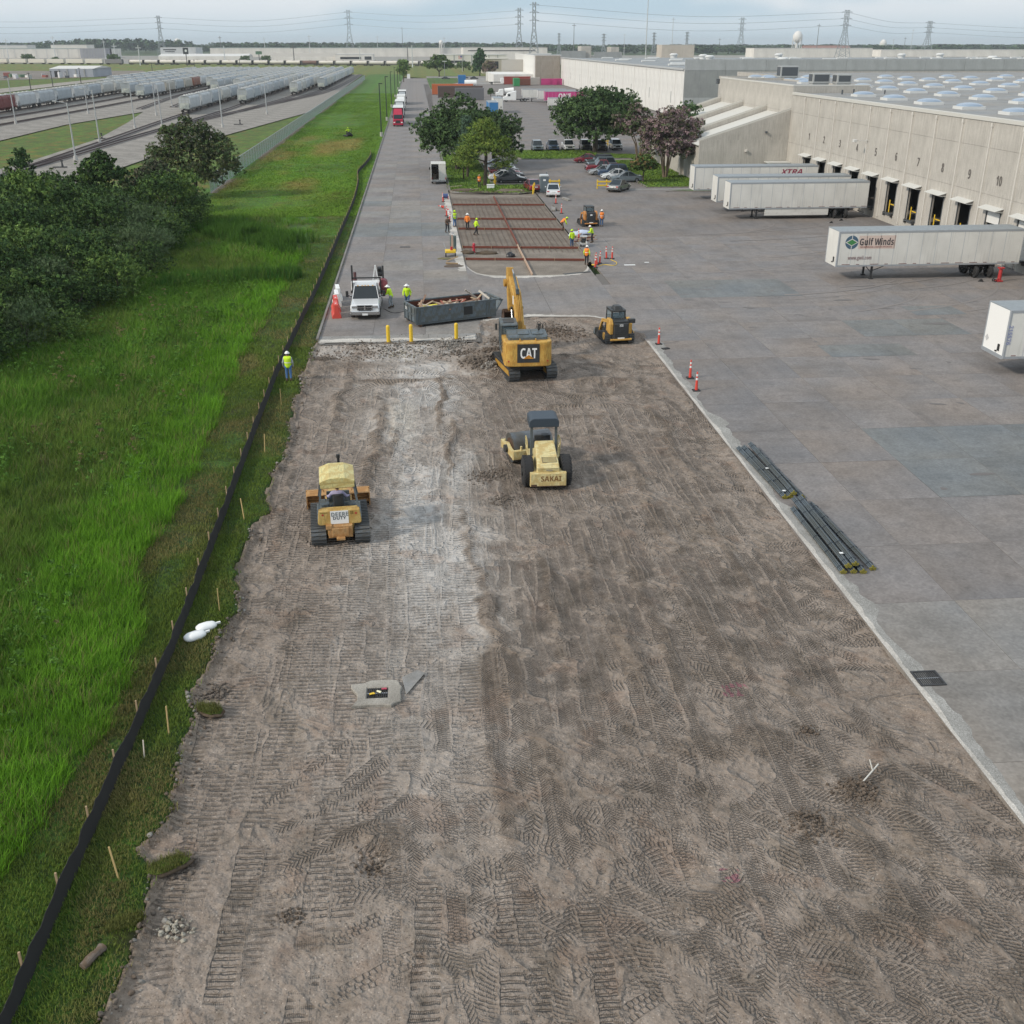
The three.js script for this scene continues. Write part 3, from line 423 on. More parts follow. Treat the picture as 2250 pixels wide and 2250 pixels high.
  const fl = part('flood_light', [bar([0, 8.1, LZ(-125.9)], [-1.5, 8.1, LZ(-125.9)], .06), bb(-1.8, 7.95, LZ(-126.15), -1.4, 8.25, LZ(-125.65), .03)], mat(.6, .6, .58, .5), W);
  part('lamp_box', [bb(LX(51.9), 12.1, LZ(-193), LX(52.4), 12.9, LZ(-192.3), .05)], BM.hvacD, W);
  part('wall_lamp', [bb(LX(49.0), 6.9, LZ(-153.99), LX(49.3), 7.15, LZ(-153.7), .03)], BM.hvacD, W); part('wall_lamp', [bb(LX(46.3), 4.4, LZ(-153.99), LX(46.6), 4.7, LZ(-153.7), .03)], BM.pipe, W);
  // skylights
  const dome = new THREE.SphereGeometry(1, 12, 5, 0, Math.PI * 2, 0, Math.PI / 2); dome.scale(1.22, .36, 1.22); 
  { const p = dome.attributes.position; for (let i = 0; i < p.count; i++) { let x = p.getX(i) / 1.22, z = p.getZ(i) / 1.22; const r = Math.hypot(x, z), m = Math.max(Math.abs(x), Math.abs(z)) || 1, k = lerp(1, r / m, .8); p.setX(i, x * k * 1.22 * 1.02); p.setZ(i, z * k * 1.22 * .9); } dome.computeVertexNormals(); }
  const curb = [bb(-1.28, 0, -1.1, 1.28, .3, 1.1)], cg = G(curb);
  const spots = []; [58.4, 69.9, 81.4, 93.9, 106.6, 119, 131, 143].forEach((x, c) => { for (let k = 0; k < 17; k++) { const z = -95.5 - 9.6 * k - (c % 2) * .3; if (z > -66 || z < (c < 1 ? -153 : -222)) continue; if (x > 170) continue; spots.push([x, z]); } });
  spots.push([61.5, -174.3, 1], [66.5, -199], [67.4, -211], [67.8, -222.3], [78, -220.3]);
  for (const [x, z, hi] of spots) { const c = part('skylight', cg, BM.curb, W); c.position.set(LX(x), hi ? 12.65 : 12.12, LZ(z)); const d = part('dome', dome, BM.dome, c); d.position.y = .3; }
  // roof-top air units
  const unit = (x, z, w, d, h, y0 = 12.13) => { const u = part('air_unit', [bb(-w / 2, .45, -d / 2, w / 2, .45 + h, d / 2, .05), bb(-w / 2 + .1, 0, -d / 2 + .1, w / 2 - .1, .45, d / 2 - .1)], BM.hvac, W); u.position.set(LX(x), y0, LZ(z)); part('grille', [bb(-w / 2 + .25, .75, d / 2 + .002, w / 2 - .2, .25 + h, d / 2 + .03), bb(-w / 2 - .03, .75, -d / 2 + .2, -w / 2 - .002, .3 + h, d / 2 - .2)], BM.hvacD, u); };
  unit(70.4, -210.8, 3.5, 2.4, 2.0); unit(59.3, -163, 2.6, 1.9, 1.4, 12.65); unit(62.2, -161.5, 2.2, 1.9, 1.3, 12.65);
  part('roof_pipe', [cyl(.12, .12, .6, 8, 'y', LX(58), 12.4, LZ(-150)), cyl(.12, .12, .6, 8, 'y', LX(60.4), 12.4, LZ(-152)), cyl(.1, .1, .5, 8, 'y', LX(64), 12.4, LZ(-150))], BM.hvacD, W);
}
{ // white warehouse behind
  const W = thing('white_warehouse', 'huge white warehouse behind the beige one, pale flat roof with round vents', 'warehouse', [71.4, 0, -298]);
  for (let k = 0; k < 26; k++) { const z0 = -9.9 * (k + 1), z1 = -9.9 * k; part('wall_panel', UB(bb(0, 0, z0 + .03, .3, 12.0, z1 - .03)), BM.white, W); if (k % 2) part('downspout', bb(-.12, 0, z1 - .1, -.005, 11.6, z1 + .1), BM.white, W); if (k % 3 === 1) part('louvre', bb(-.02, 3.2, z1 - 5, .1, 6.2, z1 - 4.4), BM.midGrey, W); }
  part('eave_gutter', bb(-.35, 11.9, -257, .32, 12.35, -.4), BM.paleGrey, W);
  for (let k = 0; k < 24; k++) { const x0 = k * 11 + .0, x1 = x0 + 10.95; part('front_panel', UB(bb(x0, 0, 0, x1, 5.2, .3)), BM.paleGrey, W); part('front_panel', UB(bb(x0, 5.23, 0, x1, 11.9, .3)), BM.midGrey, W); part('front_panel', UB(bb(x0, 11.93, .02, x1, 14.6, .3)), BM.paleGrey, W); }
  part('roof', UB(bb(.3, 11.8, -257, 264, 12.0, -.02), 30), BM.roofP, W);
  part('far_parapet', [UB(bb(.0, 12.0, -257.6, 12, 15.1, -257.2)), UB(bb(16, 12.0, -257.6, 30, 14.6, -257.2))], BM.midGrey, W);
  part('roof_house', [UB(bb(9.8, 12, -270, 14.8, 17.2, -258)), UB(bb(24.5, 12, -270, 28.5, 16.8, -258))], BM.wall, W);
  const vent = [cyl(1.6, 1.6, 1.3, 14, 'y', 0, .65, 0), cyl(2.0, 2.0, .5, 14, 'y', 0, 1.4, 0), cyl(1.2, 1.9, .4, 14, 'y', 0, 1.85, 0)], vg = G(vent);
  for (const [x, z] of [[120.8, -462], [224, -428], [232, -530], [124.8, -545], [127.8, -500], [175, -540], [190, -360], [258, -545], [150, -340], [128, -390], [300, -400]]) part('roof_vent', vg, BM.curb, W).position.set(x - 71.4, 12, z + 298);
  const sk = G([bb(-2.6, 0, -.9, 2.6, .55, .9, .1)]); const r = rng(8);
  for (let i = 0; i < 11; i++) for (let j = 0; j < 10; j++) { if (r() < .3) continue; part('roof_light', sk, BM.curb, W).position.set(12 + i * 22 + (j % 2) * 6, 12, -14 - j * 24 + (r() - .5) * 3); }
}
{ // third building with ribbed brown end
  const W = thing('ribbed_warehouse', 'white warehouse with ribbed brown concrete end wall beside pink containers', 'warehouse', [58.8, 0, -556]);
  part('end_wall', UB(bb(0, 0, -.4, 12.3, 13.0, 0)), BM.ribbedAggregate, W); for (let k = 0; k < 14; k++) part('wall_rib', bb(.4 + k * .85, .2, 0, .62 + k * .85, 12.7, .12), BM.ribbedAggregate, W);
  part('side_wall', UB(bb(-.3, 0, -110, 0, 12.6, -.42)), BM.white, W); part('roof', UB(bb(0, 12.2, -110, 30, 12.5, -.42), 30), BM.roofP, W); part('coping', [bb(-.4, 12.6, -110, .2, 13.1, -.4), bb(-.1, 13, -.5, 12.4, 13.3, .1)], BM.white, W);
  part('low_wing', UB(bb(-20, 0, -60, -.32, 4.4, -8)), BM.white, W); part('wing_gable', [prism([[-62, 4.4], [-62, 10.5], [-61, 10.5], [-61, 4.4]], -12, -.35).translate(0, 0, 0)], BM.wall2, W);
  part('roof_hump', Array.from({ length: 16 }, (_, k) => bb(1 + k * 1.1, 12.5, -60 - k * 2, 1.8 + k * 1.1, 13.4, -58 - k * 2)), BM.white, W);
}
// ====================== TRAILERS AND CONTAINERS ======================
const TM = { side: new THREE.MeshStandardMaterial({ color: lin(.80, .80, .77), map: T.dirtyWhite, roughness: .42 }), nose: new THREE.MeshStandardMaterial({ color: lin(.80, .80, .77), map: T.dirtyWhite, roughness: .45 }), roof: new THREE.MeshStandardMaterial({ color: lin(.33, .37, .40), roughness: .55, metalness: .2, map: T.dirtyWhite }), rail: mat(.42, .45, .48, .45, .5), seam: mat(.45, .47, .49, .5), rim: mat(.62, .62, .6, .4, .4) };
function wheel(r, w, x, y, z, parent, axis = 'x', nm = 'wheel') { // tyre with a rim
  const t = part(nm, axis === 'x' ? lathe([[r * .55, -w / 2], [r * .9, -w / 2], [r, -w * .32], [r, w * .32], [r * .9, w / 2], [r * .55, w / 2]], 18).rotateZ(Math.PI / 2) : lathe([[r * .55, -w / 2], [r * .9, -w / 2], [r, -w * .32], [r, w * .32], [r * .9, w / 2], [r * .55, w / 2]], 18).rotateX(Math.PI / 2), M.rubber, parent);
  t.position.set(x, y, z); const d = cyl(r * .58, r * .58, w * .5, 14, axis); part('rim', d, TM.rim, t); part('hub', cyl(r * .2, r * .2, w * .95, 8, axis), M.darkSteel, t); return t;
}
// built along +x: nose at x=0, rear doors at L
function trailer(label, pos, o = {}) {
  const L = o.L || 16.2, w = 2.55, t = thing('semi_trailer', label, 'trailer', pos, o.turn || 0, o.group || 'box trailers'), b = o.low || 1.15, tp = o.top || 4.1, h = w / 2;
  const side = o.mat || TM.side;
  part('box_body', [boxUV(bb(.06, b + .12, -h, L - .9, tp - .16, h, .015), 5), boxUV(bb(L - .9, b + .12, -h + .003, L, tp - .16, h - .003, .015), 5)], side, t);
  part('nose_panel', boxUV(bb(0, b, -h + .08, .06, tp - .06, h - .08), 5), o.nose || TM.nose, t);
  part('roof', bb(.02, tp - .1, -h + .05, L, tp, h - .05, .02), TM.roof, t);
  part('top_rail', [bb(0, tp - .17, h - .05, L, tp - .01, h + .02), bb(0, tp - .17, -h - .02, L, tp - .01, -h + .05)], TM.rail, t);
  part('bottom_rail', [bb(0, b, h - .06, L, b + .13, h + .012), bb(0, b, -h - .012, L, b + .13, -h + .06), bb(.5, b - .02, -h + .1, L - .3, b + .1, h - .1)], o.rail || TM.rail, t);
  part('corner_post', [bb(-.02, b, h - .12, .14, tp, h + .018, .03), bb(-.02, b, -h - .018, .14, tp, -h + .12, .03)], TM.rail, t);
  const ss = []; for (let x = 1.22; x < L - .6; x += 1.22) ss.push(bb(x - .02, b + .14, h + .001, x + .02, tp - .18, h + .006)); part('panel_seam', ss, TM.seam, t);
  const mk = []; const r = rng(Math.round(pos[2] * 10) >>> 0); for (let x = .5; x < L - .5; x += 1.25) mk.push(bb(x, b + .16, h + .002, x + (r() < .5 ? .3 : .7), b + .21, h + .009)); part('reflector_strip', mk, mat(.18, .08, .08, .5), t);
  part('rear_door', bb(L, b + .1, -h + .05, L + .05, tp - .05, h - .05), TM.nose, t);
  if (o.wheels !== false) {
    for (const x of [L - 3.7, L - 2.4]) for (const s of [-1, 1]) { wheel(.51, .28, x, .51, s * (h - .17), t); wheel(.51, .28, x, .51, s * (h - .5), t); }
    part('bogie', [bb(L - 4.4, .75, -.55, L - 1.7, b, .55), cyl(.07, .07, 2.3, 8, 'z', L - 3.7, .51, 0), cyl(.07, .07, 2.3, 8, 'z', L - 2.4, .51, 0)], M.darkSteel, t);
    for (const s of [-1, 1]) part('landing_leg', [bb(3.3, .12, s * .85 - .07, 3.45, b, s * .85 + .07), bb(3.2, 0, s * .85 - .16, 3.55, .1, s * .85 + .16)], M.darkSteel, t);
    part('leg_brace', [bar([3.4, .9, -.8], [3.4, .5, .8], .05), bar([3.4, .7, .85], [4.6, b, .85], .05), bar([3.4, .7, -.85], [4.6, b, -.85], .05)], M.darkSteel, t);
    part('rear_guard', [bb(L - .1, .5, -h + .2, L, .6, h - .2), bb(L - .1, .5, -.7, L - .02, b, -.6), bb(L - .1, .5, .6, L - .02, b, .7)], M.steel, t);
    if (o.skirt) part('side_skirt', [bb(4.2, .42, h - .08, L - 4.5, b, h - .04), bb(4.2, .42, -h + .04, L - 4.5, b, -h + .08)], TM.nose, t);
  }
  part('air_lines', [bb(-.05, b + .35, .55, .0, b + .75, .75), cyl(.05, .05, .12, 8, 'x', -.05, b + .3, .45)], M.black, t);
  return t;
}
{
  const x = trailer('white box trailer lettered XTRA docked at the far end of the wall', [35.3, 0, -139.6]);
  const tx = text('XTRA', .62, .012); tx.applyMatrix4(new THREE.Matrix4().makeShear(0, 0, .25, 0, 0, 0)); tx.scale(1.35, 1, 1); part('lettering', tx.translate(12.8, 3.35, 1.277), mat(.25, .02, .06, .5), x); part('lettering_bar', bb(11.6, 2.96, 1.277, 14.1, 3.02, 1.285), mat(.25, .02, .06, .5), x);
  trailer('plain white box trailer docked between two other trailers', [35.3, 0, -128.4]);
  trailer('white box trailer with side skirts, nearest of the three at numbered docks', [35.2, 0, -122.5], { skirt: true });
  const g = trailer('white box trailer lettered Gulf Winds with round blue and green logo', [35, 0, -88.6]);
  const z = 1.277, ink = mat(.05, .045, .05, .5);
  part('logo_panel', bb(1.75, 2.62, z - .003, 4.95, 3.72, z + .004), mat(.62, .5, .44, .5), g);
  const tg = text('Gulf Winds', .56, .01); tg.computeBoundingBox(); const bw = tg.boundingBox.max.x - tg.boundingBox.min.x; tg.scale(2.95 / bw, 1, 1); part('lettering', tg.translate(3.32, 3.22, z + .006), ink, g);
  const sm = text('THE INTERMODAL LOGISTICS SPECIALISTS', .11, .008); sm.computeBoundingBox(); sm.scale(2.8 / (sm.boundingBox.max.x - sm.boundingBox.min.x), 1, 1); part('lettering', sm.translate(3.3, 2.78, z + .006), mat(.3, .12, .1, .6), g);
  const ww = text('www.gwii.com', .3, .008); ww.computeBoundingBox(); ww.scale(2.05 / (ww.boundingBox.max.x - ww.boundingBox.min.x), 1, 1); part('lettering', ww.translate(2.0, 1.85, z + .006), mat(.28, .2, .2, .6), g);
  const disc = part('logo_disc', cyl(.56, .56, .012, 28, 'z', 1.15, 3.18, z + .006), mat(.06, .12, .18, .5), g); const dm = new THREE.CylinderGeometry(.5, .5, .012, 4); dm.rotateX(Math.PI / 2); dm.scale(1.12, .62, 1); part('logo_diamond', dm.translate(1.15, 3.18, z + .017), TM.nose, g); const d2 = new THREE.CylinderGeometry(.4, .4, .012, 4); d2.rotateX(Math.PI / 2); d2.scale(1.1, .6, 1); part('logo_diamond', d2.translate(1.15, 3.18, z + .022), mat(.05, .22, .07, .5), g); part('logo_bar', [bb(1.12, 3.48, z + .013, 1.18, 3.74, z + .018), bb(1.12, 2.62, z + .013, 1.18, 2.88, z + .018)], TM.nose, g);
  const r = trailer('white box trailer cut off by the right edge of the picture', [34.6, 0, -60.05], { nose: mat(.80, .80, .78, .5) });
  part('placard', bx(.3, .3, .01, 0, 0, 0).rotateX(0).rotateZ(Math.PI / 4).rotateY(Math.PI / 2).translate(-.012, 1.95, -.85), mat(.5, .5, .5, .5), r); 
  const pn = text('215576', .26, .006); pn.rotateZ(-Math.PI / 2); part('lettering', pn.translate(.17, 2.6, 1.296), mat(.25, .28, .45, .6), r);
  part('base_rail', bb(-.03, 1.1, -1.2, .02, 1.32, 1.2), TM.rail, r);
}
{ // dock wall jack stand and wheel chocks
  const j = thing('trailer_jack_stand', 'red wheeled jack stand beside the lettered trailer wheels', 'jack stand', [48.8, 0, -85.7]);
  part('column', [cyl(.14, .17, 1.05, 10, 'y', 0, .62, 0), bb(-.22, 1.1, -.2, .22, 1.22, .2, .03)], M.red, j); part('base_plate', [bb(-.25, .02, -.22, .25, .12, .22, .02), bar([-.1, .3, .1], [-.45, .12, .2], .06)], M.red, j); for (const s of [-1, 1]) wheel(.13, .08, -.42, .13, s * .15, j, 'z', 'small_wheel'); part('screw', cyl(.05, .05, .35, 8, 'y', 0, 1.35, 0), M.steel, j);
  for (const [x, z, l] of [[47.3, -85.9, 'black rubber wheel chock beside the red jack stand'], [46.1, -117.9, 'black rubber chock lying on the yard nearest the trailer'], [47.9, -119.6, 'black rubber chock close to the dock trailer wheels']]) one('wheel_chock', prism([[-.22, 0], [.22, 0], [.1, .2], [-.02, .2]], -.12, .12, .01).rotateY(1.2), M.rubber, l, 'wheel chock', 'wheel chocks', [x, 0, z]);
}
function containerBox(name, label, cat, pos, L, h, w, m, turn = 0, group) { // corrugated steel box along x
  const t = thing(name, label, cat, pos, turn, group); const gs = [bb(-L / 2, .15, -w / 2 + .04, L / 2, h, w / 2 - .04)]; for (let x = -L / 2 + .25; x < L / 2 - .2; x += .42) gs.push(bb(x, .3, w / 2 - .04, x + .2, h - .15, w / 2), bb(x, .3, -w / 2, x + .2, h - .15, -w / 2 + .04));
  part('corrugated_body', gs, m, t); part('frame', [-1, 1].flatMap(s => [bb(s * L / 2 - .08, 0, -w / 2 - .01, s * L / 2 + .08, h + .02, -w / 2 + .12), bb(s * L / 2 - .08, 0, w / 2 - .12, s * L / 2 + .08, h + .02, w / 2 + .01), bb(s * L / 2 - .06, h - .1, -w / 2, s * L / 2 + .06, h + .03, w / 2), bb(s * L / 2 - .06, .05, -w / 2, s * L / 2 + .06, .2, w / 2)]), m, t); part('door_bar', [-.7, -.25, .25, .7].map(z => cyl(.035, .035, h - .3, 6, 'y', -L / 2 - .09, h / 2, z)), M.steel, t); return t;
}
{
  const c = (r, g, b) => mat(r, g, b, .6), pk = c(.5, .04, .2), rd = c(.3, .05, .04), or = c(.5, .13, .04), bw = c(.1, .07, .06), gn = c(.03, .25, .08), bl = c(.03, .17, .4), gy = c(.42, .4, .37), wh = TM.nose;
  containerBox('shipping_container', 'magenta shipping container leftmost of three by brown end wall', 'container', [62.5, 0, -545], 4.2, 2.9, 2.4, pk, 0, 'magenta containers'); containerBox('shipping_container', 'magenta shipping container in the middle of three by end wall', 'container', [66.3, 0, -545.4], 3.4, 2.9, 2.4, pk, 0, 'magenta containers'); containerBox('shipping_container', 'magenta shipping container tucked against the white warehouse corner', 'container', [69.4, 0, -546], 2.4, 2.9, 2.4, pk, 0, 'magenta containers');
  containerBox('shipping_container', 'dark red long shipping container behind the green one', 'container', [49.8, 0, -556], 13, 3.6, 2.5, rd); containerBox('shipping_container', 'green shipping container seen end-on in the far lot', 'container', [47.4, 0, -534], 2.5, 3.5, 8, gn); containerBox('shipping_container', 'grey steel container next to the magenta ones', 'container', [57.6, 0, -546], 4.4, 3.4, 2.4, gy); containerBox('shipping_container', 'brown container right behind the green one', 'container', [52.2, 0, -541], 5, 3, 2.5, c(.18, .06, .04));
  containerBox('shipping_container', 'orange shipping container in the stack beside the road', 'container', [14.4, 0, -446], 16, 3.9, 2.5, or); containerBox('shipping_container', 'dark brown container in front of the orange one', 'container', [16.5, 0, -422], 16.5, 4.0, 2.5, bw); containerBox('shipping_container', 'blue container upright beside a white tank', 'container', [22, 0, -541], 3.4, 4.7, 4, bl); containerBox('shipping_container', 'grey container tailing the brown one near the trees', 'container', [19, 0, -402], 10, 4, 2.5, c(.15, .15, .16));
  const tk = thing('storage_tank', 'white horizontal tank beside the blue container', 'tank', [25.5, 0, -528]); part('shell', cyl(1.3, 1.3, 5.5, 16, 'x', 0, 1.6, 0), M.white, tk); part('saddle', [bb(-2, 0, -.9, -1.6, .9, .9), bb(1.6, 0, -.9, 2, .9, .9)], M.steel, tk);
  // trailers standing in the middle yard
  trailer('white trailer standing across the yard coupled behind the white tractor', [36.6, 0, -389.5], { L: 15.2 });
  trailer('white box trailer with dark top edge right of the white tractor', [41, 0, -381], { L: 13 });
  const pt = trailer('magenta box trailer in the middle yard in front of white trailers', [42.3, 0, -371], { L: 13, mat: pk, nose: pk }); const ln = text('ONE', 1.5, .02); part('lettering', ln.translate(6.6, 2.6, 1.29), M.white, pt);
  trailer('low white box trailer parked left of the big oak', [40, 0, -341], { L: 12, top: 3.4 });
  trailer('white trailer seen from its rear doors beside the blue one', [23.6, 0, -322.5], { L: 12, turn: Math.PI / 2 });
  trailer('blue trailer half hidden by the island trees', [20.6, 0, -300], { L: 11, turn: Math.PI / 2, mat: bl, nose: bl });
  const bt = thing('low_bin', 'white flat bin in the far lot by the lawn', 'bin', [47, 0, -612]); part('body', bb(-9, 0, -2, 9, 4.3, 2, .1), wh, bt);
}
// ====================== RAIL YARD ======================
{
  const bal = new THREE.MeshStandardMaterial({ color: lin(.5, .48, .455), map: T.gravel, roughness: 1 });
  struct('ballast', [sheet([[-50, -140], [-47, -200], [-43.5, -235], [-31, -334], [-33.5, -737], [-165, -737], [-165, -520], [-152, -420], [-140, -330], [-128, -250], [-122, -190], [-97, -190], [-86, -236], [-86.5, -284], [-80, -338], [-73, -290], [-67, -240], [-66, -195], [-69, -140]], .12, 9)], bal);
  struct('gravel_track', sheet([[-160, -400], [-168, -470], [-168, -590], [-166, -737], [-176, -737], [-182, -560], [-186, -470], [-176, -400]], .1, 12), new THREE.MeshStandardMaterial({ color: lin(.6, .57, .53), map: T.gravel, roughness: 1 }));
  const sl = mat(.2, .185, .175, 1), rl = mat(.075, .05, .045, .6, .3);
  const track = pts => {
    const c = new THREE.CatmullRomCurve3(pts.map(p => new THREE.Vector3(p[0], 0, p[1]))), n = Math.ceil(c.getLength() / 9), q = c.getSpacedPoints(n), rails = [], bed = [];
    for (let i = 0; i < n; i++) { const a = q[i], b = q[i + 1], dx = b.x - a.x, dz = b.z - a.z, l = Math.hypot(dx, dz), nx = -dz / l, nz = dx / l; for (const s of [-.75, .75]) rails.push(bar([a.x + nx * s, .36, a.z + nz * s], [b.x + nx * s, .36, b.z + nz * s], .16, .2)); bed.push(bar([a.x, .15, a.z], [b.x, .15, b.z], 2.5, .12)); }
    const t = struct('railway_track'); part('sleeper_bed', bed, sl, t).userData.kind = 'stuff'; part('rails', rails, rl, t);
  };
  // straight storage tracks and the switch ladder
  track([[-61.5, -120], [-62.4, -183], [-63.5, -239], [-65, -300], [-65, -500], [-65, -735]]);
  track([[-62.3, -181], [-60.5, -230], [-57, -320], [-56.5, -380], [-56.5, -735]]);
  track([[-59, -262], [-51.5, -340], [-46.8, -420], [-46.5, -735]]);
  track([[-54.5, -312], [-45.5, -390], [-40.3, -470], [-40, -600], [-40, -735]]);
  track([[-47, -375], [-38, -450], [-35.2, -540], [-35, -735]]);
  for (const [x, z] of [[-74, -455], [-82, -450], [-90, -440]]) track([[x + 6, z + 90], [x, z], [x, -735]]);
  for (const x of [-98, -108, -118]) track([[x - 8, -190], [x - 3, -290], [x, -380], [x, -735]]); for (const x of [-127, -136]) track([[x, -430], [x, -735]]);
  // covered hopper wagon, built along z
  const paint = (r, g, b) => new THREE.MeshStandardMaterial({ color: lin(r, g, b), map: T.dirtyWhite, roughness: .6 });
  const HM = [paint(.5, .54, .57), paint(.57, .6, .62), paint(.43, .48, .52), paint(.47, .45, .4), paint(.2, .035, .03), paint(.27, .11, .07), paint(.56, .57, .55)];
  const prof = [[-1.35, 1.2], [-1.56, 1.5], [-1.6, 2.6], [-1.57, 3.85], [-1.38, 4.3], [-.7, 4.5], [.7, 4.5], [1.38, 4.3], [1.57, 3.85], [1.6, 2.6], [1.56, 1.5], [1.35, 1.2]];
  const sh = new THREE.Shape(prof.map(p => new THREE.Vector2(...p)));
  const body = new THREE.ExtrudeGeometry(sh, { depth: 14.6, bevelEnabled: false }).translate(0, 0, -7.3); boxUV(body, 6);
  const ribs = [-7.2, -2.4, 2.4, 7.2].map(z => { const g = new THREE.ExtrudeGeometry(sh, { depth: .14, bevelEnabled: false }); g.scale(1.02, 1.008, 1); return g.translate(0, 0, z - .07); });
  const roofW = [bb(-.5, 4.56, -7.6, .5, 4.68, 7.6), ...[-5.4, -1.8, 1.8, 5.4].map(z => cyl(.42, .42, .2, 10, 'y', 0, 4.76, z)), bb(-.9, 4.5, -7.7, -.7, 4.6, 7.7), bb(.7, 4.5, -7.7, .9, 4.6, 7.7)];
  const bays = [-4.6, 0, 4.6].map(z => { const g = new THREE.CylinderGeometry(1.6, .55, .8, 4); g.rotateY(Math.PI / 4); g.scale(.95, 1, 1.25); return g.translate(0, .92, z); });
  const endG = s => [bb(-1.45, 1.15, s * 8.75 - .15, 1.45, 1.42, s * 8.75 + .15), bb(-1.4, 4.2, s * 8.4 - .06, 1.4, 4.35, s * 8.4 + .06), ...[-1.35, -.5, .5, 1.35].map(x => bar([x, 1.3, s * 8.7], [x, 4.25, s * 8.35], .1)), ...[2, 2.7, 3.4].map(y => bb(-1.4, y, s * 8.55 - .04, 1.4, y + .08, s * 8.55 + .04)), prismEnd(s)];
  function prismEnd(s) { const g = new THREE.BoxGeometry(2.4, .06, 2.6); g.rotateX(s * .85); return g.translate(0, 2.3, s * 7.55); }
  const truck = s => [bb(-1.05, .35, s * 6.6 - 1.3, -.85, .85, s * 6.6 + 1.3), bb(.85, .35, s * 6.6 - 1.3, 1.05, .85, s * 6.6 + 1.3), ...[-.9, .9].flatMap(d => [cyl(.46, .46, .14, 12, 'x', -.76, .46, s * 6.6 + d), cyl(.46, .46, .14, 12, 'x', .76, .46, s * 6.6 + d)])];
  const sill = [bb(-.35, .95, -8.9, .35, 1.3, 8.9), bb(-.15, .9, -9.3, .15, 1.15, 9.3)];
  const geo = { body, ribs: G(ribs), roofW: G(roofW), bays: G(bays), e0: G(endG(-1)), e1: G(endG(1)), t0: G(truck(-1)), t1: G(truck(1)), sill: G(sill) };
  const under = mat(.035, .03, .03, .8), wk = mat(.5, .5, .48, .7), greenish = paint(.44, .47, .43);
  const hopper = (x, z, m, label, full) => {
    const t = thing('hopper_wagon', label, 'rail wagon', [x, .42, z], 0, 'covered hopper wagons in the rail yard');
    part('tank_body', geo.body, m, t); if (full) part('side_ribs', geo.ribs, m, t); part('roof_walk', geo.roofW, wk, t); if (full) { part('discharge_bay', geo.bays, m, t); part('end_frame', geo.e1, full === 2 ? greenish : m, t); part('end_frame', geo.e0, m, t); }
    part('wheel_truck', geo.t1, under, t); if (full) { part('wheel_truck', geo.t0, under, t); } part('centre_sill', geo.sill, under, t);
  };
  const rows = [[-40, -486, 'row nearest the chain-link fence'], [-46.5, -437, 'second row from the chain-link fence'], [-56.5, -373, 'third row from the fence'], [-65, -322, 'row reaching closest to the camera'], [-74, -478, 'short row left of the closest one'], [-82, -470, 'middle row of the yard'], [-90, -506, 'row just right of the long middle one'], [-98, -412, 'long row with a tan and a rusty wagon'], [-108, -432, 'row behind the tan and rusty wagons'], [-118, -268, 'leftmost near row at the picture edge'], [-127, -470, 'far left row behind the red wagon'], [-136, -520, 'outermost row by the grass'], [-51.5, -545, 'narrow row between the second and third rows'], [-61, -575, 'far row right of the closest one'], [-69.5, -520, 'far row left of the closest one'], [-78, -540, 'inner row left of the short one'], [-86, -560, 'inner row right of the tan wagons'], [-103, -560, 'far row behind the tan wagon'], [-113, -580, 'far row behind the leftmost near row'], [-122, -600, 'far row by the outer grass']];
  const r = rng(31), cols = ['pale grey', 'light grey', 'blue grey', 'tan', 'dark red', 'rusty orange', 'off white'];
  rows.forEach(([x, z0, where], ri) => {
    let k = 0; for (let z = z0 - 9; z > -728; z -= 18.4) {
      let c = [0, 0, 1, 2, 2, 6, 1][Math.floor(r() * 7)]; if (x === -118 && k === 3) c = 4; if (x === -98) { if (k === 2 || k === 4) c = 3; if (k === 5) c = 5; } if (x === -118 && k < 3) c = 2;
      hopper(x, z, HM[c], k === 0 ? `${cols[c]} hopper wagon leading the ${where}` : (c === 4 || c === 5) ? `${cols[c]} hopper wagon standing out among the grey ones` : `${cols[c]} hopper wagon, ${ORD[k]} in the ${where}`, k === 0 ? 2 : z > -560 ? 1 : 0); k++;
    }
  });
  // yard light poles
  const pm = mat(.45, .46, .46, .5, .4), pb = mat(.45, .44, .42, .9);
  const lightPole = (x, z, h, label, m = pm, grp = 'grey yard light poles', arm = 1.8) => { const t = thing('yard_light_pole', label, 'light pole', [x, .05, z], 0, grp); part('pole', cyl(.1, .16, h, 8, 'y', 0, h / 2, 0), m, t); part('footing', cyl(.32, .36, .8, 10, 'y', 0, .4, 0), pb, t); part('arm', bar([0, h - .1, 0], [-arm, h + .25, 0], .09, .09, 6), m, t); part('lamp_head', bb(-arm - .5, h + .15, -.18, -arm + .2, h + .35, .18, .04), m, t); };
  for (const [x, z, h, l] of [[-58.7, -195.5, 9.3, 'grey light pole nearest the camera beside the switch lead'], [-63.8, -229.8, 10, 'grey light pole second up the gravel beside the lead'], [-66.1, -269.2, 10.2, 'grey light pole at the tip of the olive grass'], [-72.1, -319, 8.4, 'grey light pole left of the front wagon'], [-60.7, -273, 9.4, 'grey light pole beside the big bush top'], [-93.5, -329.7, 7.6, 'grey light pole beside the left wagon row'], [-99.4, -287.5, 10.7, 'grey light pole at the left picture edge'], [-46.3, -271.8, 10, 'grey light pole behind the big tree'], [-76.7, -362.2, 8, 'grey light pole between two wagon rows'], [-42.2, -322.3, 8.6, 'grey light pole above the right switch lead']]) lightPole(x, z, h, l);
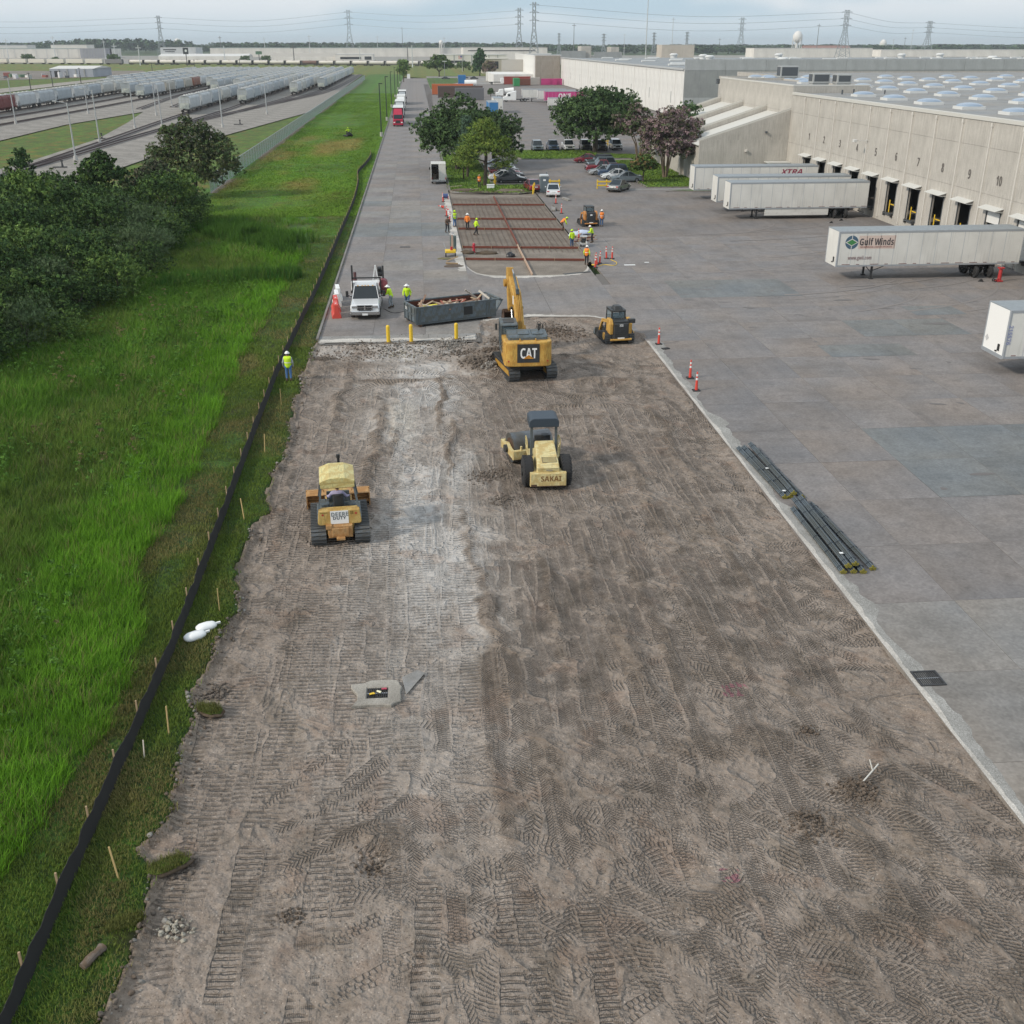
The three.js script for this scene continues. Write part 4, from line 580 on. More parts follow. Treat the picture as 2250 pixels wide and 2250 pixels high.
  const bk = mat(.035, .035, .035, .7); for (const [x, z, h, l] of [[-171, -428, 8, 'black pole leftmost along the pale track'], [-158, -481.5, 7.6, 'black pole second along the pale track'], [-155, -501, 7.8, 'black pole third along the pale track'], [-166.5, -583, 7.4, 'black pole before the long shed'], [-155, -690, 8, 'black pole right of the long shed'], [-140, -742, 9, 'black pole beside the yellow field'], [-112, -745, 9, 'black pole behind the wagons']]) { const t = thing('wood_pole', l, 'pole', [x, 0, z], 0, 'black poles by the rail yard'); part('pole', cyl(.13, .2, h, 8, 'y', 0, h / 2, 0), bk, t); part('cross_arm', bb(-.7, h - .5, -.06, .7, h - .35, .06), bk, t); }
  // switch stands
  for (const [x, z, l] of [[-57.6, -183, 'low black switch stand beside the lead'], [-66.3, -239.5, 'small grey switch stand on the gravel'], [-43.8, -280, 'low switch stand by the right lead']]) { const t = thing('switch_stand', l, 'switch stand', [x, .2, z], 0, 'switch stands'); part('base', bb(-1.1, 0, -.2, 1.1, .15, .2), M.darkSteel, t); part('stand', [cyl(.1, .2, .9, 8, 'y', .4, .5, 0), bb(.2, .9, -.03, .6, 1.15, .03)], M.darkSteel, t); }
}
{ // chain-link fence
  const W = 256, al = tex(W, W, (i, j, o) => { const u = i / W * 4, v = j / W * 4, a = Math.abs(((u + v) % 1) - .5), b = Math.abs((((u - v) % 1) + 1) % 1 - .5); const w = a > .34 || b > .34 ? 255 : 0; o[0] = o[1] = o[2] = w; }, false);
  const t = thing('chain_link_fence', 'long grey chain-link fence between the verge and the rail yard', 'fence', [-28, 0, -150]);
  const g = new THREE.PlaneGeometry(490, 2.2); g.rotateY(Math.PI / 2); g.translate(0, 1.15, -245); const uv = g.attributes.uv; for (let i = 0; i < uv.count; i++) uv.setXY(i, uv.getX(i) * 490 / .34, uv.getY(i) * 2.2 / .34);
  part('wire_mesh', g, new THREE.MeshStandardMaterial({ color: lin(.27, .34, .39), alphaMap: al, transparent: true, roughness: .6, metalness: .3, side: THREE.DoubleSide }), t);
  const pg = cyl(.05, .05, 2.35, 6, 'y', 0, 1.17, 0), pm = mat(.42, .46, .49, .5, .4); for (let k = 0; k < 162; k++) part('post', pg, pm, t).position.set(0, 0, -k * 3.02);
  part('top_rail', bar([0, 2.28, 0], [0, 2.28, -489], .06), pm, t);
  part('mow_strip', bb(-.3, -.05, -489, .9, .02, 0), new THREE.MeshStandardMaterial({ color: lin(.33, .28, .22), map: T.gravel, roughness: 1 }), t);
}
{ // silt fence along the lot
  const cp = [[-9.1, -11], [-8.9, -21], [-8.67, -32], [-8.82, -46], [-8.98, -60], [-8.95, -68], [-8.6, -88], [-8.45, -112], [-8.3, -140], [-8.7, -160], [-9.3, -172], [-8.6, -186], [-8.3, -198], [-8.6, -205]];
  const c = new THREE.CatmullRomCurve3(cp.map(p => new THREE.Vector3(p[0], 0, p[1]))), n = 990, q = c.getSpacedPoints(n), P = [], I = [];
  for (let i = 0; i <= n; i++) { const p = q[i], s = i * .2, sag = .03 * Math.sin(s * 2.6) + .04 * vn(s * .5, 1) + .06 * (vn(s * 2.4, 6) - .5) + .03 * (vn(s * 6, 16) - .5), wob = .03 * (vn(s * .7, 3) - .5) + .05 * (vn(s * 2.6, 9) - .5) + .03 * (vn(s * 7, 19) - .5); for (const [dx, y] of [[-.012, 0], [-.012, .54 - sag], [.012, .54 - sag], [.012, 0]]) P.push(p.x + dx + wob * (y > .1 ? 1 : .3) - (y > .1 ? .06 : 0), y, p.z); }
  for (let i = 0; i < n; i++) for (let k = 0; k < 3; k++) { const a = i * 4 + k, b = a + 4; I.push(a, b, a + 1, a + 1, b, b + 1); }
  const g = new THREE.BufferGeometry(); g.setAttribute('position', new THREE.Float32BufferAttribute(P, 3)); g.setIndex(I); g.computeVertexNormals();
  const t = thing('silt_fence', 'low black fabric silt fence running along the dirt lot edge', 'fence'); { const A = [], B = []; for (let i = 0; i <= n; i++) { const w = .05 + .16 * vn(i * .17, 77) * vn(i * .9, 71); A.push([q[i].x - .13, q[i].z]); B.push([q[i].x - .15 - w, q[i].z]); } struct('straw_litter', sheet([...A, ...B.reverse()], .035, 2), new THREE.MeshStandardMaterial({ color: lin(.36, .3, .2), map: T.gravel, roughness: 1 })); }
  part('fabric', g, mat(.02, .019, .019, .9), t);
  const sg = bx(.045, .8, .045, 0, .4, 0); for (let i = 9; i <= n; i += 12) part('stake', sg, M.wood, t).position.set(q[i].x - .1, 0, q[i].z);
}
// ====================== FAR BACKGROUND ======================
{
  const W = BM.white, wp = (r, g, b) => new THREE.MeshStandardMaterial({ color: lin(r, g, b), map: T.dirtyWhite, roughness: .85 });
  const cream = wp(.86, .83, .77), pale = wp(.74, .74, .72), greyR = wp(.42, .43, .42), blueG = wp(.45, .48, .54), green = wp(.3, .38, .35);
  struct('dry_field', sheet([[-420, -745], [-420, -1180], [90, -1100], [90, -690], [6.4, -662], [-30, -740]], -.05, 40), new THREE.MeshStandardMaterial({ color: lin(.34, .29, .15), map: T.grassC, roughness: 1 }));
  struct('far_yard', sheet([[-1500, -1180], [-1500, -1900], [900, -1900], [900, -1020], [90, -1080]], -.08, 90), new THREE.MeshStandardMaterial({ color: lin(.42, .4, .36), map: T.conc, roughness: 1 }));
  struct('side_yard', sheet([[-420, -640], [-225, -640], [-166, -740], [-200, -860], [-420, -860]], .02, 40), new THREE.MeshStandardMaterial({ color: lin(.38, .34, .31), map: T.gravel, roughness: 1 }));
  const hall = (name, label, x0, x1, z, d, h, wm, rm, o = {}) => {
    const t = thing(name, label, 'building', [(x0 + x1) / 2, 0, z]); const w = (x1 - x0) / 2; part('wall', [UB(bb(-w, 0, -d, w, h, 0), 30)], wm, t);
    if (o.gable) part('roof', [prism([[0, h], [-d / 2, h + o.gable], [-d, h]], -w - .5, w + .5)], rm, t); else part('roof', [UB(bb(-w - .3, h, -d - .3, w + .3, h + .35, .3), 40)], rm, t);
    if (o.bays) for (let k = 1; k < o.bays; k++) part('pilaster', bb(-w + 2 * w * k / o.bays - .35, 0, 0, -w + 2 * w * k / o.bays + .35, h, .25), o.pm || greyR, t);
    for (const [a, y0, b, y1, nm] of o.open || []) part(nm || 'window', bb(a - (x0 + x1) / 2, y0, .0, b - (x0 + x1) / 2, y1, .12), M.black, t); return t;
  };
  const shed = hall('metal_shed', 'low pale blue metal shed behind the left wagons', -217, -192, -700, 42, 4.6, blueG, pale, { gable: 1.3, bays: 5, open: [[-214.5, 0, -211, 3.4, 'door'], [-208.5, .0, -207, 3, 'door']] });
  hall('long_warehouse', 'long white warehouse with many bays at the far left', -900, -418, -1622, 60, 11.6, cream, green, { bays: 34, pm: pale });
  hall('grey_shed', 'grey ribbed shed before the white warehouse', -452, -418, -1600, 30, 11.8, wp(.4, .4, .44), greyR, { bays: 9 });
  hall('upper_shed', 'pale long shed rising behind the left warehouse', -760, -560, -1720, 40, 16, pale, blueG); hall('upper_shed', 'small white shed rising behind the left warehouse', -520, -470, -1700, 40, 16.2, cream, pale);
  hall('white_block', 'tall white block with sign lines left of the dark sign', -343, -296, -1590, 50, 13, wp(.7, .72, .73), pale, { open: [[-339, 9.8, -322, 11.2, 'sign_line'], [-337, 7.6, -324, 8.6, 'sign_line']] });
  hall('great_warehouse', 'very long white warehouse across the middle distance', -300, 110, -1722, 90, 12.1, cream, green);
  hall('gabled_hall', 'cream hall with grey gable roof behind the tank cars', -166, -92, -1350, 40, 4.4, cream, wp(.48, .45, .4), { gable: 3.2 }); hall('flat_hall', 'cream flat-roofed hall right of the gabled one', -92, -48, -1340, 40, 6.6, cream, pale, { open: [[-86, 1.5, -62, 4], [-58, 1, -50, 4.5]] });
  hall('left_hall', 'cream low hall left of the gabled one', -290, -190, -1330, 40, 5, cream, pale, { gable: 2.4 });
  hall('right_hall', 'white long hall behind the small trees', 60, 165, -1420, 60, 13.5, cream, wp(.6, .58, .53), { open: [[66, 9.5, 150, 10.6, 'ribbon_window']] }); hall('factory', 'cream factory with low annexes above the end of the road', 20, 84, -1050, 40, 8.8, cream, pale, { bays: 8, open: [[30, 2, 46, 4], [56, 2, 78, 4]] });
  hall('low_annex', 'tan annex with dark window behind the flag', 45, 62, -760, 20, 9, wp(.55, .5, .42), cream, { open: [[52, 3, 55.5, 7.5]] });
  hall('beige_hall', 'beige hall seen over the white warehouse roof', 305, 346, -1400, 30, 16.5, wp(.6, .54, .46), cream); hall('white_hall', 'white hall far right beyond the roofs', 470, 640, -1560, 40, 12, cream, pale); hall('white_hall', 'long white hall on the right horizon', 690, 1050, -1650, 40, 9.5, cream, pale); hall('brick_houses', 'red brick rooftops among the trees on the right', 660, 740, -1900, 20, 11, wp(.36, .2, .16), wp(.3, .16, .13), { gable: 4 });
  hall('steel_works', 'pale blue block on the left horizon', -1290, -1262, -3300, 40, 48, wp(.45, .53, .6), pale);
  // water towers
  const wt = (x, z, r, h, l) => { const t = thing('water_tower', l, 'water tower', [x, 0, z]); part('tank', lathe([[0.01, h], [r * .6, h - r * .25], [r, h - r * .9], [r, h - r * 1.6], [r * .7, h - r * 2.1], [r * .3, h - r * 2.3]], 18), W, t); part('stem', cyl(r * .3, r * .4, h - r * 2.2, 10, 'y', 0, (h - r * 2.2) / 2, 0), W, t); for (const a of [0, 1, 2, 3, 4]) part('leg', bar([Math.cos(a * 1.257) * r * .95, h - r * 1.5, Math.sin(a * 1.257) * r * .95], [Math.cos(a * 1.257) * r * 1.1, 0, Math.sin(a * 1.257) * r * 1.1], .8), W, t); };
  wt(578, -1700, 7.2, 36, 'white water tower on the right horizon'); wt(-521, -2600, 8, 29, 'small pale water tower over the left tree line'); wt(40, -1720, 3.2, 23, 'white silo tower above the road end'); wt(1090, -2600, 8, 27, 'tiny water tower at the far right');
  // pylons
  const pm = mat(.27, .3, .31, .6, .3);
  const pylon = (x, z, h, l, bw) => {
    const t = thing('power_pylon', l, 'pylon', [x, 0, z], 0, 'lattice pylons'); const waist = h * .55, ww = bw * .28, g = [], w = .55;
    for (const [a, b] of [[-1, -1], [1, -1], [-1, 1], [1, 1]]) { g.push(bar([a * bw / 2, 0, b * bw / 2], [a * ww / 2, waist, b * ww / 2], w), bar([a * ww / 2, waist, b * ww / 2], [a * ww / 2, h, b * ww / 2], w)); }
    const br = []; for (let k = 0; k < 9; k++) { const y0 = h * k / 9, y1 = h * (k + 1) / 9, f = y => y < waist ? lerp(bw, ww, y / waist) / 2 : ww / 2; for (const s of [-1, 1]) { br.push(bar([-f(y0), y0, s * f(y0)], [f(y1), y1, s * f(y1)], w * .6), bar([f(y0), y0, s * f(y0)], [-f(y1), y1, s * f(y1)], w * .6)); } }
    part('legs', g, pm, t); part('bracing', br, pm, t); for (const f of [.68, .82, .95]) part('cross_arm', [bar([-bw * .48, h * f, 0], [bw * .48, h * f, 0], w * .8), bar([-bw * .48, h * f, 0], [0, h * f + h * .035, 0], w * .5), bar([bw * .48, h * f, 0], [0, h * f + h * .035, 0], w * .5)], pm, t);
  };
  pylon(-407, -1900, 59, 'lattice pylon over the far left halls', 13); pylon(-105, -1900, 68, 'lattice pylon left of the road end', 15); pylon(137, -1500, 60.5, 'left one of the two pylons side by side', 12); pylon(146, -1400, 64, 'right one of the two pylons side by side', 12.5); pylon(635, -2200, 64, 'pylon left of the white water tower', 17); pylon(574, -1500, 59, 'tallest pylon right of the water tower', 16); pylon(782, -1700, 49.5, 'wide armed pylon near the right edge', 16); pylon(400, -1900, 35, 'small pylon above the white warehouse roof', 8); pylon(456, -1900, 36, 'small pylon right of the tall mast', 9); pylon(315, -1900, 33, 'small pylon above the roof house', 9); pylon(240, -1900, 34, 'small pylon right of the paired ones', 7);
  // sagging lines, each its own wire
  const wire = (a, b, sag, l) => one('power_line', tube([a, [(a[0] + b[0]) / 2, (a[1] + b[1]) / 2 - sag, (a[2] + b[2]) / 2], b], .18, 14, 4), mat(.3, .34, .36, .7), l, 'power line', 'power lines on the horizon');
  for (const [f, n] of [[.95, 'top'], [.82, 'middle'], [.68, 'low']]) { wire([-105, 68 * f, -1900], [137, 60 * f, -1500], 6, `${n} power line from the road-end pylon to the paired pylons`); wire([-407, 59 * f, -1900], [-105, 68 * f, -1900], 9, `${n} power line above the great warehouse`); wire([-900, 66 * f, -1900], [-407, 59 * f, -1900], 10, `${n} power line above the far left halls`); wire([146, 64 * f, -1400], [574, 59 * f, -1500], 9, `${n} power line over the white warehouse roof`); wire([574, 59 * f, -1500], [782, 49 * f, -1700], 5, `${n} power line between the two right pylons`); wire([782, 49 * f, -1700], [1200, 52 * f, -1800], 8, `${n} power line leaving at the right edge`); }
  // poles and masts
  const pole = (x, z, h, w, m, l) => { const t = thing('utility_pole', l, 'pole', [x, 0, z], 0, 'poles on the horizon'); part('shaft', cyl(w * .35, w * .6, h, 8, 'y', 0, h / 2, 0), m, t); part('cross_arm', bb(-w * 3, h - w * 3, -.1, w * 3, h - w * 2.4, .1), m, t); };
  const pw = mat(.55, .57, .57, .6), pk = mat(.16, .16, .16, .8);
  pole(132.4, -650, 52, .55, pw, 'very tall white mast rising out of the top edge'); pole(499, -2200, 64, 1.2, pw, 'pale mast right of the tall white mast'); pole(209, -1500, 42, .9, pk, 'slim dark mast over the roof houses'); pole(645, -1800, 47, 1.1, pk, 'dark mast beside the right pylon');
  const rr = rng(404); [[-1060, -2000, 34], [-530, -1550, 24], [-600, -1700, 32], [-640, -1750, 31], [-455, -1500, 27], [-230, -1800, 27], [-305, -1850, 29], [-140, -1560, 29], [-60, -1900, 30], [-20, -2000, 44], [60, -2300, 30], [350, -1900, 33], [620, -2300, 28], [900, -2100, 26], [980, -2200, 44], [1010, -2300, 30], [-330, -1300, 18], [-248, -1060, 17], [-110, -1060, 17], [-195, -1200, 16], [-52, -1100, 16], [-6, -1000, 18], [-2, -960, 17], [-380, -1450, 22]].forEach(([x, z, h], i) => pole(x, z, h, .7 + rr() * .3, i % 3 ? pw : pk, ['pale', 'dark', 'slim', 'grey', 'tall', 'short'][i % 6] + ' utility pole on the horizon ' + ['over the left halls', 'left of the pylon', 'above the white halls', 'near the tank cars', 'by the tree line', 'beyond the roofs', 'at the road end'][i % 7]));
  // trains on the far line
  const tm = [wp(.78, .74, .68), wp(.7, .68, .64), wp(.2, .12, .1), wp(.6, .57, .53)], und = mat(.05, .045, .04, .9), tg = cyl(1.5, 1.5, 13.5, 14, 'x', 0, 2.7, 0), dg = G([cyl(.7, .7, .6, 10, 'y', 0, 4.4, 0), bb(-1.2, 4.2, -.6, 1.2, 4.35, .6)]), ug = G([bb(-7, .9, -1.2, 7, 1.3, 1.2), ...[-5.2, 5.2].flatMap(x => [-.9, .9].flatMap(d => [cyl(.45, .45, .14, 10, 'z', x + d, .5, -.8), cyl(.45, .45, .14, 10, 'z', x + d, .5, .8)])), bb(-7.4, .4, -1.3, -7.1, 4.2, 1.3), bb(7.1, .4, -1.3, 7.4, 4.2, 1.3)]), xg = bb(-9.2, 1.2, -1.55, 9.2, 4.7, 1.55, .1), xu = G([bb(-9, .8, -1.1, 9, 1.2, 1.1), ...[-6.8, 6.8].flatMap(x => [-.9, .9].map(d => cyl(.45, .45, 2, 10, 'z', x + d, .5, 0)))]);
  const zt = x => -1010 + (x + 0) * .36;
  for (let k = 0; k < 19; k++) { const x = 12 - k * 15.2, z = zt(x) * 1, t = thing('tank_wagon', k === 7 ? 'dark brown tank wagon among the white ones' : `${k % 2 ? 'pale' : 'cream'} tank wagon on the far line, ${ORD[k]} from the right`, 'rail wagon', [x, 0, z], Math.atan2(-.36, 1) * 1, 'tank wagons on the far line'); part('tank', tg, k === 7 ? tm[2] : tm[k % 2 ? 1 : 0], t); part('dome', dg, tm[3], t); part('underframe', ug, und, t); }
  for (let k = 0; k < 12; k++) { const x = -284 - k * 20, z = zt(x), t = thing('box_wagon', k === 0 ? 'grey open wagon ahead of the white box wagons' : `white box wagon behind the shed, ${ORD[k]} from the right`, 'rail wagon', [x, 0, z], Math.atan2(-.36, 1), 'box wagons on the far line'); part('box', xg, k ? tm[0] : wp(.22, .22, .23), t); part('underframe', xu, und, t); }
  // signs
  const s1 = thing('pole_sign', 'dark square sign with white disc on a tall pole', 'sign', [-202.5, 0, -1040]); part('board', bb(-2.3, 9.6, -.3, 2.3, 14.9, .3), mat(.04, .045, .05, .5), s1); part('disc', cyl(1, 1, .1, 18, 'z', .2, 12.4, .34), M.white, s1); part('post', bb(-.3, 0, -.2, .3, 9.6, .2), M.darkSteel, s1);
  const s2 = thing('pole_sign', 'green board sign on posts behind the tank wagons', 'sign', [-160, 0, -1200]); part('board', bb(-3.2, 8, -.3, 3.2, 11, .3), mat(.08, .16, .09, .6), s2); part('post', bb(-.4, 0, -.2, .4, 8, .2), M.darkSteel, s2);
  const s3 = thing('sign_board', 'small white sign at the end of the verge', 'sign', [-3.8, 0, -640]); part('board', bb(-.9, .4, -.1, .9, 2.8, .1), M.white, s3);
  const fl = thing('flag_pole', 'flag on a pole beside the tall tree', 'flag', [33, 0, -800]); part('pole', cyl(.08, .12, 11, 6, 'y', 0, 5.5, 0), pw, fl); part('flag', [0, 1, 2, 3, 4].map(k => bb(-2.6, 8.4 + k * .45, -.03, -.1, 8.6 + k * .45, .03)), mat(.5, .1, .1, .8), fl); part('canton', bb(-1.2, 9.4, -.04, -.1, 10.6, .04), mat(.08, .1, .3, .8), fl);
  // stored goods and small vehicles by the shed: each a simple object of its own
  const stuffM = [[.7, .7, .68], [.45, .45, .45], [.3, .1, .08], [.12, .2, .12], [.6, .6, .62], [.1, .1, .12]].map(c => mat(...c, .7)); const r5 = rng(55);
  for (let k = 0; k < 30; k++) { const x = -300 + r5() * 100, z = -652 - r5() * 60, w = 1.5 + r5() * 2.2, h = 1.2 + r5() * 2.2; const t = thing('stored_crate', ['white', 'grey', 'rusty red', 'green', 'silver', 'black'][k % 6] + ' wrapped load standing in the yard before the shed', 'crate', [x, 0, z], r5() * 3, 'loads in the yard before the shed'); part('load', bb(-w / 2, .15, -w / 2.4, w / 2, h, w / 2.4, .06), stuffM[k % 6], t); part('pallet', bb(-w / 2 - .1, 0, -w / 2.3, w / 2 + .1, .15, w / 2.3), M.wood, t); }
}
// ====================== TREES ======================
const leafMat = (rough = .8) => new THREE.MeshPhysicalMaterial({ vertexColors: true, roughness: rough, specularIntensity: .35, side: THREE.DoubleSide });
const LM = leafMat();
// crown: leaf-clump faces spread through lobes; o: n, size, colours [[r,g,b],...], lobes [[x,y,z,rx,ry,rz]]
function crown(seed, lobes, n, size, cols, o = {}) {
  n = Math.round(n * (o.dense || 1)); const r = rng(seed), P = new Float32Array(n * 18), C = new Float32Array(n * 18), N = new Float32Array(n * 18); const vol = lobes.map(l => Math.pow(l[3] * l[4] * l[5], .7)), tot = vol.reduce((a, b) => a + b, 0); const V = new THREE.Vector3(), A = new THREE.Vector3(), B = new THREE.Vector3(), Q = new THREE.Vector3();
  // twigs: leaves gather in small clumps
  let ci = 0, cen = null, left = 0, cc = null;
  for (let k = 0; k < n; k++) {
    if (left-- <= 0) { let t = r() * tot, i = 0; while (t > vol[i] && i < lobes.length - 1) { t -= vol[i]; i++; } const L = lobes[i]; V.set(r() - .5, r() - .5, r() - .5).normalize(); if (V.y < -.55) V.y *= -.6; const q = Math.pow(r(), o.fill || .38); const f = .86 + .4 * vn(V.x * 2.6 + seed, V.y * 2.6 + V.z * 2.2 + 7); cen = [L[0] + V.x * L[3] * q * f, L[1] + V.y * L[4] * q * f, L[2] + V.z * L[5] * q * f]; left = 7 + (r() * 9 | 0); const b = cols[Math.min(cols.length - 1, Math.floor(Math.pow(r(), 1.2) * cols.length))], m = .95 + r() * .75; cc = [b[0] * m, b[1] * m, b[2] * m]; Q.copy(V); }
    const sp = o.spread || size * 2.6, s = size * (.55 + r() * .8); const x = cen[0] + (r() - .5) * sp, y = cen[1] + (r() - .5) * sp * .8, z = cen[2] + (r() - .5) * sp;
    A.set(r() - .5, (r() - .5) * (o.droop ? 1.6 : 1), r() - .5).normalize(); B.set(r() - .5, r() - .5, r() - .5).cross(A).normalize(); const lx = s, wx = s * (o.thin || .55);
    const a = [x + A.x * lx, y + A.y * lx, z + A.z * lx], c = [x - A.x * lx, y - A.y * lx, z - A.z * lx], b = [x + B.x * wx, y + B.y * wx, z + B.z * wx], d = [x - B.x * wx, y - B.y * wx, z - B.z * wx];
    P.set([...a, ...b, ...d, ...b, ...c, ...d], k * 18); const m = .82 + r() * .36; for (let q = 0; q < 6; q++) { C[k * 18 + q * 3] = cc[0] * m; C[k * 18 + q * 3 + 1] = cc[1] * m; C[k * 18 + q * 3 + 2] = cc[2] * m; }
    const nr = A.clone().cross(B); if (nr.dot(Q) < 0) { nr.negate(); P.set([...a, ...d, ...b, ...b, ...d, ...c], k * 18); } nr.addScaledVector(Q, .5).add(new THREE.Vector3(0, .25, 0)).normalize(); for (let q = 0; q < 6; q++) N.set([nr.x, nr.y, nr.z], k * 18 + q * 3);
  }
  const g = new THREE.BufferGeometry(); g.setAttribute('position', new THREE.BufferAttribute(P, 3)); g.setAttribute('normal', new THREE.BufferAttribute(N, 3)); g.setAttribute('color', new THREE.BufferAttribute(C, 3)); return g;
}
function limbs(list) { return list.map(([a, b, r0, r1]) => bar(a, b, r0 * 2, r1 * 2, 7)); }
const bark = new THREE.MeshStandardMaterial({ color: lin(.13, .105, .08), map: T.grain, roughness: 1 }), barkP = new THREE.MeshStandardMaterial({ color: lin(.33, .25, .18), map: T.grain, roughness: 1 });
const OAK = [[.045, .078, .03], [.055, .096, .034], [.068, .112, .038], [.036, .064, .026]], PINE = [[.12, .17, .03], [.09, .14, .028], [.075, .12, .028], [.15, .19, .04]], MYR = [[.17, .12, .125], [.21, .15, .155], [.13, .1, .092], [.06, .075, .035], [.09, .085, .05]], BUSH = [[.03, .06, .019], [.04, .078, .021], [.056, .1, .025], [.024, .048, .016], [.075, .12, .03]];
const tree = (name, label, pos, cg, tg, m = bark, grp, turn = 0, sc = 1) => { const t = thing(name, label, 'tree', pos, turn, grp); t.scale.setScalar(sc); part('trunk', tg, m, t); part('crown', cg, LM, t); return t; };
function lobeSet(seed, R, n, y, rx, ry, size) { const r = rng(seed), o = []; for (let k = 0; k < n; k++) { const a = k / n * 6.283 + r(), d = R * (.35 + .65 * Math.sqrt(r())); o.push([Math.cos(a) * d * rx, y + (r() - .45) * ry, Math.sin(a) * d * rx, size * (.7 + r() * .6), size * (.55 + r() * .45), size * (.7 + r() * .6)]); } return o; }
{
  const branches = (h, sp, n, r0, seed) => { const r = rng(seed), o = [[[0, -.1, 0], [.1, h * .35, 0], r0, r0 * .75]]; for (let k = 0; k < n; k++) { const a = k / n * 6.283 + r() * .6, d = sp * (.5 + r() * .5); o.push([[.1, h * .3, 0], [Math.cos(a) * d * .5, h * (.5 + r() * .1), Math.sin(a) * d * .5], r0 * .5, r0 * .3], [[Math.cos(a) * d * .5, h * .55, Math.sin(a) * d * .5], [Math.cos(a) * d, h * (.65 + r() * .25), Math.sin(a) * d], r0 * .3, r0 * .1]); } return limbs(o); };
  // the big live oak by the parked cars
  tree('live_oak', 'big dark spreading oak standing over the back row of parked cars', [32.7, 0, -203], crown(11, [...lobeSet(3, 5.6, 17, 5.8, 1, 4.2, 3.2), [0, 9.6, 0, 3.8, 2.4, 3.6], [-1.5, 8.6, 1, 3.5, 2.4, 3], [2.4, 8.8, 0, 3.6, 2.6, 3], [-5, 5, 1.5, 2.4, 1.9, 2.4], [5.6, 6.2, 1, 2.4, 1.9, 2.4], ...[0, 1, 2, 3, 4, 5, 6, 7].map(k => [Math.cos(k * .785) * 5.2, 3.7 + .5 * Math.sin(k * 2.1), Math.sin(k * .785) * 5.2, 2.5, 1.7, 2.5])], 44000, .2, OAK), branches(9, 5.5, 7, .55, 4));
  // island trees
  tree('live_oak', 'dark oak overhanging the road at the left of the island', [6.2, 0, -176], crown(12, [...lobeSet(5, 4.4, 15, 5.6, 1, 4, 3), [0.3, 9.3, 0, 3.2, 2.4, 3], [-3.6, 5.6, 1.5, 2.6, 1.9, 2.2], [3.5, 7.6, 1, 2.6, 2.2, 2.4], ...[0, 1, 2, 3, 4, 5, 6].map(k => [Math.cos(k * .9) * 4.2, 3.8 + .5 * Math.sin(k * 2.1), Math.sin(k * .9) * 4.2, 2.3, 1.6, 2.3])], 36000, .19, OAK), branches(8.5, 4.5, 6, .42, 5));
  tree('live_oak', 'dark rounded oak right of the island pine, behind parked cars', [12.6, 0, -185], crown(13, [...lobeSet(6, 3.4, 12, 4.3, 1, 3, 2.4), [0, 7, 0, 2.4, 1.8, 2.4], ...[0, 1, 2, 3, 4, 5].map(k => [Math.cos(k * 1.05) * 3, 2.7, Math.sin(k * 1.05) * 3, 1.9, 1.4, 1.9])], 24000, .18, OAK.map(c => [c[0], c[1] * .95, c[2]])), branches(6.5, 3.5, 5, .35, 6));
  tree('cypress_tree', 'slim grey green feathery tree behind the island pine', [7.3, 0, -165], crown(14, [[0, 4, 0, 1.6, 1.6, 1.6], [.1, 5.8, 0, 1.3, 1.5, 1.3], [-.1, 7.6, 0, .9, 1.3, .9], [0.3, 2.6, 0, 1.5, 1, 1.5]], 7000, .17, [[.06, .1, .065], [.05, .085, .055], [.075, .12, .075]], { thin: .25 }), branches(6, 1.2, 4, .2, 7));
  tree('pine_tree', 'bushy yellow green pine at the tip of the island', [9.3, 0, -154.6], crown(15, [[0, 7.3, 0, 2.3, 1.5, 2.3], [-1.5, 6, .5, 2, 1.4, 2], [1.6, 5.7, .2, 2.2, 1.4, 2.2], [-2.3, 4.4, 0, 1.9, 1.2, 1.9], [.2, 5, 1.4, 2.4, 1.4, 1.9], [3, 4, 0, 1.8, 1.1, 1.8], [2.6, 2.9, .6, 1.6, .8, 1.6], [-2.8, 3.1, .6, 1.4, .7, 1.4], [0, 8.2, 0, 1.4, 1, 1.4]], 26000, .13, PINE, { thin: .28 }), limbs([[[0, -.1, 0], [.2, 4, 0], .28, .22], [[.2, 4, 0], [0, 7.6, 0], .22, .07], [[.15, 3, 0], [2.4, 3.6, .4], .1, .05], [[.15, 3.3, 0], [-2.2, 4, .2], .1, .05], [[.2, 4.4, 0], [1.8, 5.4, .2], .1, .04]]));
  tree('pine_tree', 'small young pine left of the island pine, near the van', [6.6, 0, -162], crown(16, [[0, 3.6, 0, 1.4, 1.2, 1.4], [.3, 2.4, .2, 1.7, .9, 1.6], [-.7, 2.7, 0, 1.3, .8, 1.3]], 5000, .15, PINE, { thin: .28 }), limbs([[[0, -.1, 0], [0, 3.4, 0], .14, .06]]));
  // crape myrtles with several pale stems
  const stems = (h, n, sp) => limbs(Array.from({ length: n }, (_, k) => { const a = k / n * 6.283 + .4; return [[[Math.cos(a) * .2, -.1, Math.sin(a) * .2], [Math.cos(a) * sp * .35, h * .42, Math.sin(a) * sp * .35], .13, .1], [[Math.cos(a) * sp * .35, h * .42, Math.sin(a) * sp * .35], [Math.cos(a) * sp, h * .75, Math.sin(a) * sp], .1, .04]]; }).flat());
  tree('crape_myrtle', 'pink flowering crape myrtle with pale bare stems, the nearest of them', [36.8, 0, -162], crown(17, [...lobeSet(9, 3.3, 14, 5.2, 1, 3.2, 2.2), [.4, 8.4, 0, 2.2, 1.6, 2.2], [-.8, 7.4, .6, 2.4, 1.6, 2.2], [2.4, 6.4, .4, 1.9, 1.6, 1.9]], 24000, .165, MYR), stems(8.5, 6, 2.4), barkP);
